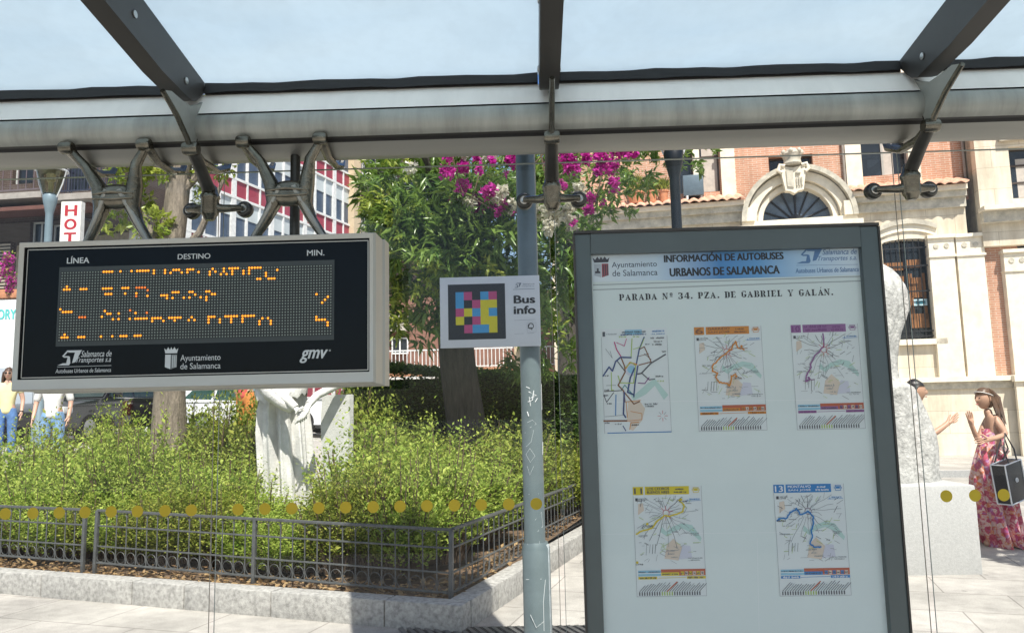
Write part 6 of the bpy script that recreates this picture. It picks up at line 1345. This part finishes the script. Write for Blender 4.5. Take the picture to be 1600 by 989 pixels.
HB = mat('brown hair', (.07, .035, .02), .5, 0, .3, 20); HK = mat('black hair', (.012, .010, .010), .4, 0, .3, 20)
def stand(px, pyhead, Y):
    p = at(px, pyhead, Y); z0 = gz(p.x, p.y); return (p.x, Y, z0), (p.z-z0)/.945
bse, H = stand(14, 584, 13.6)
def shades(root, V, k):
    b = MB()
    for s_ in (-1, 1): b.sphere(V(s_*.030, -.108, 1.640), .027*k, .012*k, .020*k, flat('sunglass lens', (.01, .01, .012), .1), 12, 8)
    b.tube([V(-.078, -.03, 1.645), V(-.06, -.10, 1.645), V(.06, -.10, 1.645), V(.078, -.03, 1.645)], .004*k, flat('sunglass frame', (.02, .02, .02)), 6); b.build('sunglasses', root, True)
    b = MB(); b.lathe([(.034, -.012), (.036, 0), (.034, .012)], flat('watch strap', (.03, .03, .03)), V(.25, -.075, .915), 14); b.build('watch', root, True)
person(bse, H, R(24), 'person in dark sunglasses, pale yellow top and blue jeans at the left edge', mat('pale yellow shirt', (.72, .66, .36), .8, 0, .12, 6), JEAN, SKL, HB, 'long', None, shades, sleeve=False)
bse, H = stand(86, 580, 12.8)
person(bse, H, R(15), 'person in white shirt and light jeans walking below the departure display', mat('white cotton', (.72, .72, .70), .8, 0, .1, 6), JEANL, SKL, HK, 'short')
bse, H = stand(385, 556, 14.5)
person(bse, H, R(160), 'person in a coral red top seen beyond the shrubs left of the marble woman', mat('coral red cotton', (.62, .10, .08), .8, 0, .12, 6), mat('orange shorts', (.60, .22, .05), .8), SKL, HB, 'short', sleeve=False)
bse, H = stand(407, 560, 15.2)
person(bse, H, R(190), 'person in a light cyan top directly behind the marble woman', mat('cyan cotton', (.25, .60, .68), .8, 0, .1, 6), mat('grey trousers', (.2, .2, .22), .8), SKL, HK, 'short')
# man talking behind the monument, hand held out to the right
p = at(1429, 611, 8.5); H = p.z/.945
person((p.x, 8.5, 0), H, R(78), 'person with black hair gesturing with one hand behind the white stone figure', mat('white linen shirt', (.74, .73, .70), .8, 0, .1, 6), mat('beige trousers', (.42, .36, .26), .8), SK, HK, 'short',
   {-1: ((-.22, -.06, 1.16), (-.17, -.23, 1.27)), 1: ((.24, .03, 1.13), (.22, -.10, .93))})

# woman in the long flowered dress
YW = 8.55; w0 = atZ(1556, 853); wom = empty('person', (w0.x, YW, 0), 'person with long hair in a long red and pink flowered dress, one hand raised', 'person')
W = lambda px_, py_, dy=0.: at(px_, py_, YW+dy)
J = {'pelvis': (W(1553, 716), .105), 'waist': (W(1551, 693), .082), 'chest': (W(1549, 668), .098), 'neckb': (W(1545, 648), .048), 'neckt': (W(1541, 637), .043),
     'nsh': (W(1557, 656, -.11), .048), 'nel': (W(1571, 679, -.17), .036), 'nwr': (W(1547, 687, -.25), .024), 'fsh': (W(1541, 658, .10), .046), 'fel': (W(1529, 689, -.02), .034), 'fwr': (W(1519, 668, -.06), .023)}
E = [('pelvis', 'waist'), ('waist', 'chest'), ('chest', 'neckb'), ('neckb', 'neckt'), ('chest', 'nsh'), ('nsh', 'nel'), ('nel', 'nwr'), ('chest', 'fsh'), ('fsh', 'fel'), ('fel', 'fwr')]
hand_joints(J, E, 'fwr', 'f', W(1514, 645, -.08)-W(1519, 668, -.06), Vector((-.75, -.5, 0)), Vector((-.5, .8, 0)), 1.05, .12, 1.5)
hand_joints(J, E, 'nwr', 'n', Vector((-.95, -.1, -.1)), Vector((0, -.2, -1)), Vector((0, 1, 0)), .95, .45)
for n, hx, kx, ax in (('l', 1549, 1548, 1549), ('r', 1558, 1566, 1568)):
    J[n+'hip'] = (W(hx, 728, -.05 if n == 'r' else .05), .085); J[n+'kn'] = (W(kx, 784, -.08), .055); J[n+'an'] = (W(ax, 843, 0), .036); J[n+'to'] = (W(ax-10, 850, -.06), .03); E += [('pelvis', n+'hip'), (n+'hip', n+'kn'), (n+'kn', n+'an'), (n+'an', n+'to')]
vs, fs = skin_mesh(J, E, 2); b = MB(); b.add(vs, fs, SK, True); hcn = W(1536.5, 623, -.02); head_into(b, hcn, R(-72), .95, SK, 0.); b.build('body', wom)
HW = mat('long brown hair with lighter ends', (.10, .055, .03), .45, 0, .4, 14)
b = MB(); hair_into(b, hcn, R(-72), .97, HW, 'long', 2)
rs = random.Random(4)
for i in range(20):
    t_ = i/19; x0_ = 1543+10*t_; b.tube([W(x0_-2, 607+6*t_, -.06+.12*rs.random()), W(1552+8*t_+rs.uniform(-2, 2), 624+rs.uniform(-3, 3), -.07+.12*rs.random()), W(1558+8*t_, 645, -.12+.18*rs.random()), W(1562+9*t_+rs.uniform(-2, 2), 664+rs.uniform(-6, 8), -.14+.16*rs.random())], [.022, .024, .018, .004], HW, 7)
b.build('hair', wom)
b = MB(); b.tube([hcn+Matrix.Rotation(R(-72), 4, 'Z') @ Vector((.081*math.sin(a_*.5236), -.097*math.cos(a_*.5236)+.01, .048+.03*math.cos(a_*.5236))) for a_ in range(13)], .0045, flat('white headband', (.75, .72, .68)), 6); b.build('headband', wom)
m, t, bs, o = newmat('flowered dress fabric'); FLOR = m
tc = N(t, 'ShaderNodeTexCoord'); nz = N(t, 'ShaderNodeTexNoise'); nz.inputs['Scale'].default_value = 11; nz.inputs['Detail'].default_value = 5; nz.inputs['Distortion'].default_value = 1.5; t.links.new(tc.outputs['Object'], nz.inputs['Vector'])
vr = N(t, 'ShaderNodeTexVoronoi'); vr.inputs['Scale'].default_value = 24; t.links.new(tc.outputs['Object'], vr.inputs['Vector'])
sep = N(t, 'ShaderNodeSeparateColor'); t.links.new(vr.outputs['Color'], sep.inputs[0]); mxx = N(t, 'ShaderNodeMath', operation='MULTIPLY_ADD'); mxx.inputs[1].default_value = .55; t.links.new(sep.outputs[0], mxx.inputs[0])
m2 = N(t, 'ShaderNodeMath', operation='MULTIPLY'); m2.inputs[1].default_value = .5; t.links.new(nz.outputs['Fac'], m2.inputs[0]); t.links.new(m2.outputs[0], mxx.inputs[2])
cr = N(t, 'ShaderNodeValToRGB'); cr.color_ramp.interpolation = 'LINEAR'; e = cr.color_ramp.elements; e[0].position = .2; e[0].color = (.34, .025, .06, 1); e[1].position = .9; e[1].color = (.75, .66, .60, 1)
for pos, c in ((.33, (.55, .10, .16)), (.42, (.70, .52, .50)), (.5, (.60, .14, .03)), (.58, (.72, .60, .56)), (.68, (.45, .04, .10)), (.78, (.40, .14, .34))): q = e.new(pos); q.color = (*c, 1)
t.links.new(mxx.outputs[0], cr.inputs[0]); t.links.new(cr.outputs[0], bs.inputs['Base Color']); bs.inputs['Roughness'].default_value = .8
b = MB(); rings = []
for y, xl, xr, dp, fo_ in ((669, 1535, 1564, .095, .0), (680, 1531, 1566, .105, .02), (690, 1530, 1566, .095, .02), (697, 1528, 1567, .105, .05), (715, 1524, 1571, .135, .06), (745, 1518, 1577, .17, .08), (775, 1519, 1583, .20, .10), (805, 1525, 1587, .22, .12), (832, 1536, 1591, .23, .14), (852, 1544, 1594, .24, .15)):
    a, c = W(xl, y), W(xr, y); cx, w_ = (a.x+c.x)/2, (c.x-a.x)/2; z = (a.z+c.z)/2
    rings.append([(cx+w_*math.cos(t_)*(1+fo_*.8*math.sin(11*t_+y*.01)), YW+dp*math.sin(t_)*(1+fo_*1.6*math.sin(9*t_+y*.008)+fo_*.5*math.sin(17*t_)), z+(.02*math.sin(7*t_) if y > 840 else 0)) for t_ in (6.2832*k/80 for k in range(80))])
b.loft(rings, FLOR, caps=False); dr = b.build('dress', wom)
b = MB(); a = W(1538, 694, -.14); b.tube([a, a+Vector((-.03, -.03, -.08)), a+Vector((-.02, -.05, -.3)), a+Vector((.03, -.05, -.55))], [.022, .03, .03, .012], FLOR, 8, True, .35); b.tube([W(1563, 697, -.12), W(1570, 705, -.13), W(1566, 712, -.13), W(1560, 704, -.14)], [.03, .05, .04, .02], FLOR, 8); b.build('sash', dr)
bag_c = W(1577, 752, -.30); bg = empty('handbag', bag_c, 'black tote bag with white edges on the arm of the person in the flowered dress', 'bag')
M_ = Matrix.Rotation(R(30), 3, 'Z') @ Matrix.Rotation(R(-9), 3, 'Y'); BAGW = mat('white bag piping', (.74, .76, .78), .5)
b = MB(); b.box(bag_c, (.30, .14, .40), mat('black bag leather', (.012, .013, .018), .4), M_, .01); b.build('bag_body', bg)
b = MB()
cn = lambda x, y, z: bag_c+M_ @ Vector((x*.152, y*.072, z*.202))
for y in (-1, 1):
    L = [cn(-1, y, -1), cn(1, y, -1), cn(1, y, 1), cn(-1, y, 1), cn(-1, y, -1)]
    for p, q in zip(L, L[1:]): b.tube([p, q], .007, BAGW, 6)
for x, z in ((-1, -1), (1, -1), (1, 1), (-1, 1)): b.tube([cn(x, -1, z), cn(x, 1, z)], .007, BAGW, 6)
b.build('piping', bg)
b = MB(); b.tube([cn(.05+.14*math.cos(a_/16*6.283), -1.06, .1+.10*math.sin(a_/16*6.283)) for a_ in range(17)], .004, BAGW, 5); b.tube([cn(-.05, -1.06, 0), cn(.05, -1.06, .2), cn(.15, -1.06, 0)], .004, BAGW, 5); b.build('emblem', bg)
b = MB(); el = W(1569, 682, -.19)
for y in (-1, 1): b.tube([cn(-.5, y, 1), cn(-.3, y*.8, 1)*.5+el*.5+Vector((-.03, 0, 0)), el+Vector((0, y*.02, .035)), cn(.3, y*.8, 1)*.5+el*.5+Vector((.05, 0, 0)), cn(.5, y, 1)], .008, mat('black bag strap', (.02, .02, .024), .5), 7)
b.build('handle', bg)

# ---------------------------------------------------------------- vehicles beyond the flower bed
TYRE = mat('tyre rubber', (.02, .02, .02), .85); RIM = mat('alloy rim', (.45, .46, .47), .35, .8, .05); CGL = mat('car window glass', (.02, .035, .035), .05, 0, .3, 1)
def car(loc, yaw, paint, label, L=4.4, H=1.62, suv=True, cat='car', glass=CGL):
    """forward is -x; side outline lofted with tumblehome"""
    root = empty('parked_car', loc, label, cat, 'cars parked beyond the flower bed', yaw); W_ = .9; h0 = 1.02 if suv else .88
    low = [(-L/2, .42), (-L/2+.02, .72), (-L/2+.25, .86), (-L*.24, h0-.02), (-L*.1, h0), (L*.42, h0+.06), (L/2-.05, h0), (L/2, .62), (L/2-.03, .34), (-L/2+.1, .26)]
    b = MB(); b.loft([[(x, y*W_*s_, z if k_ == 0 else z) for x, z in low] for y, s_, k_ in ((-1, .94, 0), (-1, 1, 0), (1, 1, 0), (1, .94, 0))] if False else [[(x*.985, -W_, z) for x, z in low], [(x, -W_*.9, z*1.0) for x, z in low], [(x, W_*.9, z) for x, z in low], [(x*.985, W_, z) for x, z in low]], paint, smooth=False)
    gh_ = [(-L*.20, h0-.01), (-L*.03, H-.06), (L*.06, H), (L*.36, H-.03), (L*.44, H-.14), (L/2-.06, h0+.0)]
    b.loft([[(x, -W_*.97+.20*max(0, (z-h0))/(H-h0), z) for x, z in gh_], [(x, W_*.97-.20*max(0, (z-h0))/(H-h0), z) for x, z in gh_]], paint, smooth=False); b.build('body', root, True)
    for s_ in (-1, 1):
        yy = lambda z: s_*(W_*.97-.20*(z-h0)/(H-h0)+.006)
        for A in ([(-L*.165, h0+.03), (-L*.035, H-.13), (L*.035, H-.08), (L*.035, h0+.04)], [(L*.055, h0+.04), (L*.055, H-.08), (L*.22, H-.08), (L*.235, h0+.07)], [(L*.255, h0+.08), (L*.24, H-.09), (L*.35, H-.11), (L*.43, h0+.12)]):
            b = MB(); b.add([(x, yy(z), z) for x, z in A], [(0, 1, 2, 3)], glass); b.build('side_window', root, True)
        b = MB(); b.box((-L*.13, s_*(W_+.10), h0+.10), (.12, .2, .15), paint, None, .04); b.build('door_mirror', root, True)
        b = MB(); b.bb(L/2-.30, L/2-.02, s_*(W_-.10), s_*(W_+.012), h0-.28, h0+.10, mat('red tail lamp', (.35, .01, .015), .25), .03); b.build('tail_light', root, True)
        b = MB(); b.bb(-L/2+.02, -L/2+.30, s_*(W_-.14), s_*(W_+.008), .66, .82, mat('clear head lamp', (.6, .62, .62), .15), .03); b.build('headlight', root, True)
        b = MB()
        for x in (L*.0, L*.2): b.bb(x-.09, x+.09, s_*(W_+.002), s_*(W_+.025), h0-.14, h0-.10, mat('chrome strip', (.6, .6, .6), .2, .9, .02), .005)
        b.bb(-L*.12, L*.42, s_*(W_-.02), s_*(W_+.008), h0+.0, h0+.02, mat('chrome strip', (.6, .6, .6), .2, .9, .02)); b.build('door_handle', root, True)
        for x in (-L*.31, L*.30):
            b = MB(); b.lathe([(.2, -.10), (.31, -.10), (.335, -.06), (.335, .06), (.31, .10), (.2, .10)], TYRE, (x, s_*(W_-.09), .335), 24, Matrix.Rotation(R(90), 4, 'X')); wh = b.build('wheel', root, True)
            b = MB(); b.lathe([(.05, -.115), (.2, -.105), (.2, .105), (.05, .115)], RIM, (x, s_*(W_-.09), .335), 20, Matrix.Rotation(R(90), 4, 'X')); b.build('rim', wh, True)
    for x0_, z0_, x1_, z1_, nm in ((-L*.19, h0+.03, -L*.042, H-.10, 'windscreen'), (L/2-.08, h0+.06, L*.445, H-.17, 'rear_window')):
        d = -.008 if nm == 'windscreen' else .008; w1_, w2_ = W_*.9, W_*.74
        b = MB(); b.add([(x0_+d*2, -w1_, z0_+.006), (x0_+d*2, w1_, z0_+.006), (x1_+d*2, w2_, z1_+.006), (x1_+d*2, -w2_, z1_+.006)], [(0, 1, 2, 3)], glass); b.build(nm, root, True)
    return root
def car_at(px, Y, yaw, *a, **k):
    x = at(px, 640, Y).x; return car((x, Y, gz(x, Y)+.006), yaw, *a, **k)
BLK = mat('black car paint', (.010, .011, .014), .12, 0, .02, 2, 0, 60, .6); WHT = mat('white car paint', (.74, .75, .75), .2, 0, .03, 2, 0, 60, .5)
car_at(150, 18.9, R(83), BLK, 'black sport utility car parked beyond the shrubs left of the pale tree trunk', 4.5, 1.68, True)
car_at(412, 20.5, R(180), WHT, 'white hatchback parked beyond the shrubs right of the pale tree trunk', 4.2, 1.46, False, glass=mat('greenish car glass', (.03, .07, .055), .05, 0, .3, 1))
# white box vans
def van(x0, x1, Y, z0, ztop, label, lett=None):
    root = empty('delivery_van', ((x0+x1)/2, Y, z0), label, 'van', 'white vans beyond the flower bed'); D_ = 2.0
    b = MB(); b.bb(x0, x1, Y, Y+D_, z0+.55, ztop, WHT, .06); b.build('box_body', root)
    b = MB(); b.bb(x0-1.6, x0-.02, Y+.1, Y+D_-.1, z0+.4, z0+2.1, WHT, .15); b.build('cab', root)
    b = MB(); b.bb(x0-1.3, x0-.5, Y+.085, Y+.105, z0+1.3, z0+1.95, CGL); b.build('side_window', root)
    b = MB(); b.bb(x0+.02, x1-.02, Y-.02, Y+.02, z0+.55, z0+1.75, mat('grey painted side shade', (.42, .47, .52), .4, 0, .05, 2)); b.build('lower_side_shade', root)  # grey sheet puts the shade of the lower side into colour
    for x in (x0-.9, x1-.8):
        b = MB(); b.lathe([(.2, -.12), (.34, -.12), (.36, -.06), (.36, .06), (.34, .12), (.2, .12)], TYRE, (x, Y+.16, z0+.36), 20, Matrix.Rotation(R(90), 4, 'X')); b.build('wheel', root)
    if lett: lett(root)
    return root
xl, xr = at(-150, 560, 17.4).x, at(56, 560, 17.4).x; zt = at(10, 468, 17.4).z
def teal(root):
    b = Board(17.4, .008); b.ptext('ORY', -4, 499, 26, 483, flat('teal van print', (.10, .50, .48)), 1, .04); b.build('lettering', root)
van(xl, xr, 17.4, gz(xl, 17.4)+.006, zt, 'white box van with pale teal letters at the left edge', teal)
xl, xr = at(196, 620, 25).x, at(246, 620, 25).x; van(xl-2, xr, 25, gz(xl, 25)+.006, at(235, 590, 25).z, 'plain white van behind the black car')
# magenta flowers on the balcony side, shade tree outside the right edge
fb = empty('balcony_flowers', at(14, 430, 21), 'pink flowering plant hanging in front of the brick flats above the white van', 'flowering plant')
rs = np.random.RandomState(5); P = []; D = []
for px_, py_, r_, k in ((14, 405, 9, 40), (12, 425, 11, 60), (18, 440, 10, 50), (8, 412, 8, 30), (16, 455, 8, 30), (-10, 430, 14, 50)):
    c = np.array(at(px_, py_, 21)); 
    for i in range(k*3): v = rs.normal(size=3); P.append(c+v/np.linalg.norm(v)*rs.rand()**.5*r_/1200*21); D.append(rs.normal(size=3))
leaf_mesh('pink_bract', np.array(P), np.array(D), rs.uniform(.06, .11, len(P)), PINK, fb, .7, .5, .1, 5); 
P = np.array(P)[::3]+rs.normal(size=(len(P[::3]), 3))*.04; leaf_mesh('leaf', P, rs.normal(size=P.shape), rs.uniform(.08, .13, len(P)), PRIV2, fb, .5, .5, .1, 6)
b = MB(); q = at(12, 460, 21.1); b.box(q, (.9, .25, .25), POT, None, .02); b.tube([q+Vector((0, 0, .1)), q+Vector((.05, -.1, .9))], .015, STEM, 6); b.build('flower_box', fb)
stt = empty('shade_tree', (6.6, 6.0, 0), 'street tree standing just outside the right edge that shades the paving by the plinth', 'tree')
trunk([(6.6, 6.0, 0), (6.5, 6.0, 1.2), (6.4, 6.0, 2.6), (6.3, 6.0, 4.0)], [.2, .15, .13, .1], BARK, stt, seed=15)
c = [((5.7, 5.5, 4.3), (.75, .75, .5)), ((6.7, 6.3, 4.6), (.9, .9, .6)), ((5.9, 5.2, 5.0), (.7, .7, .5)), ((6.9, 5.5, 5.2), (.9, .9, .6)), ((5.45, 5.6, 3.8), (.5, .4, .25))]
rosettes('crown', c, [75, 60, 50, 50, 30], .17, LAUR, stt, 71, .4, .2)
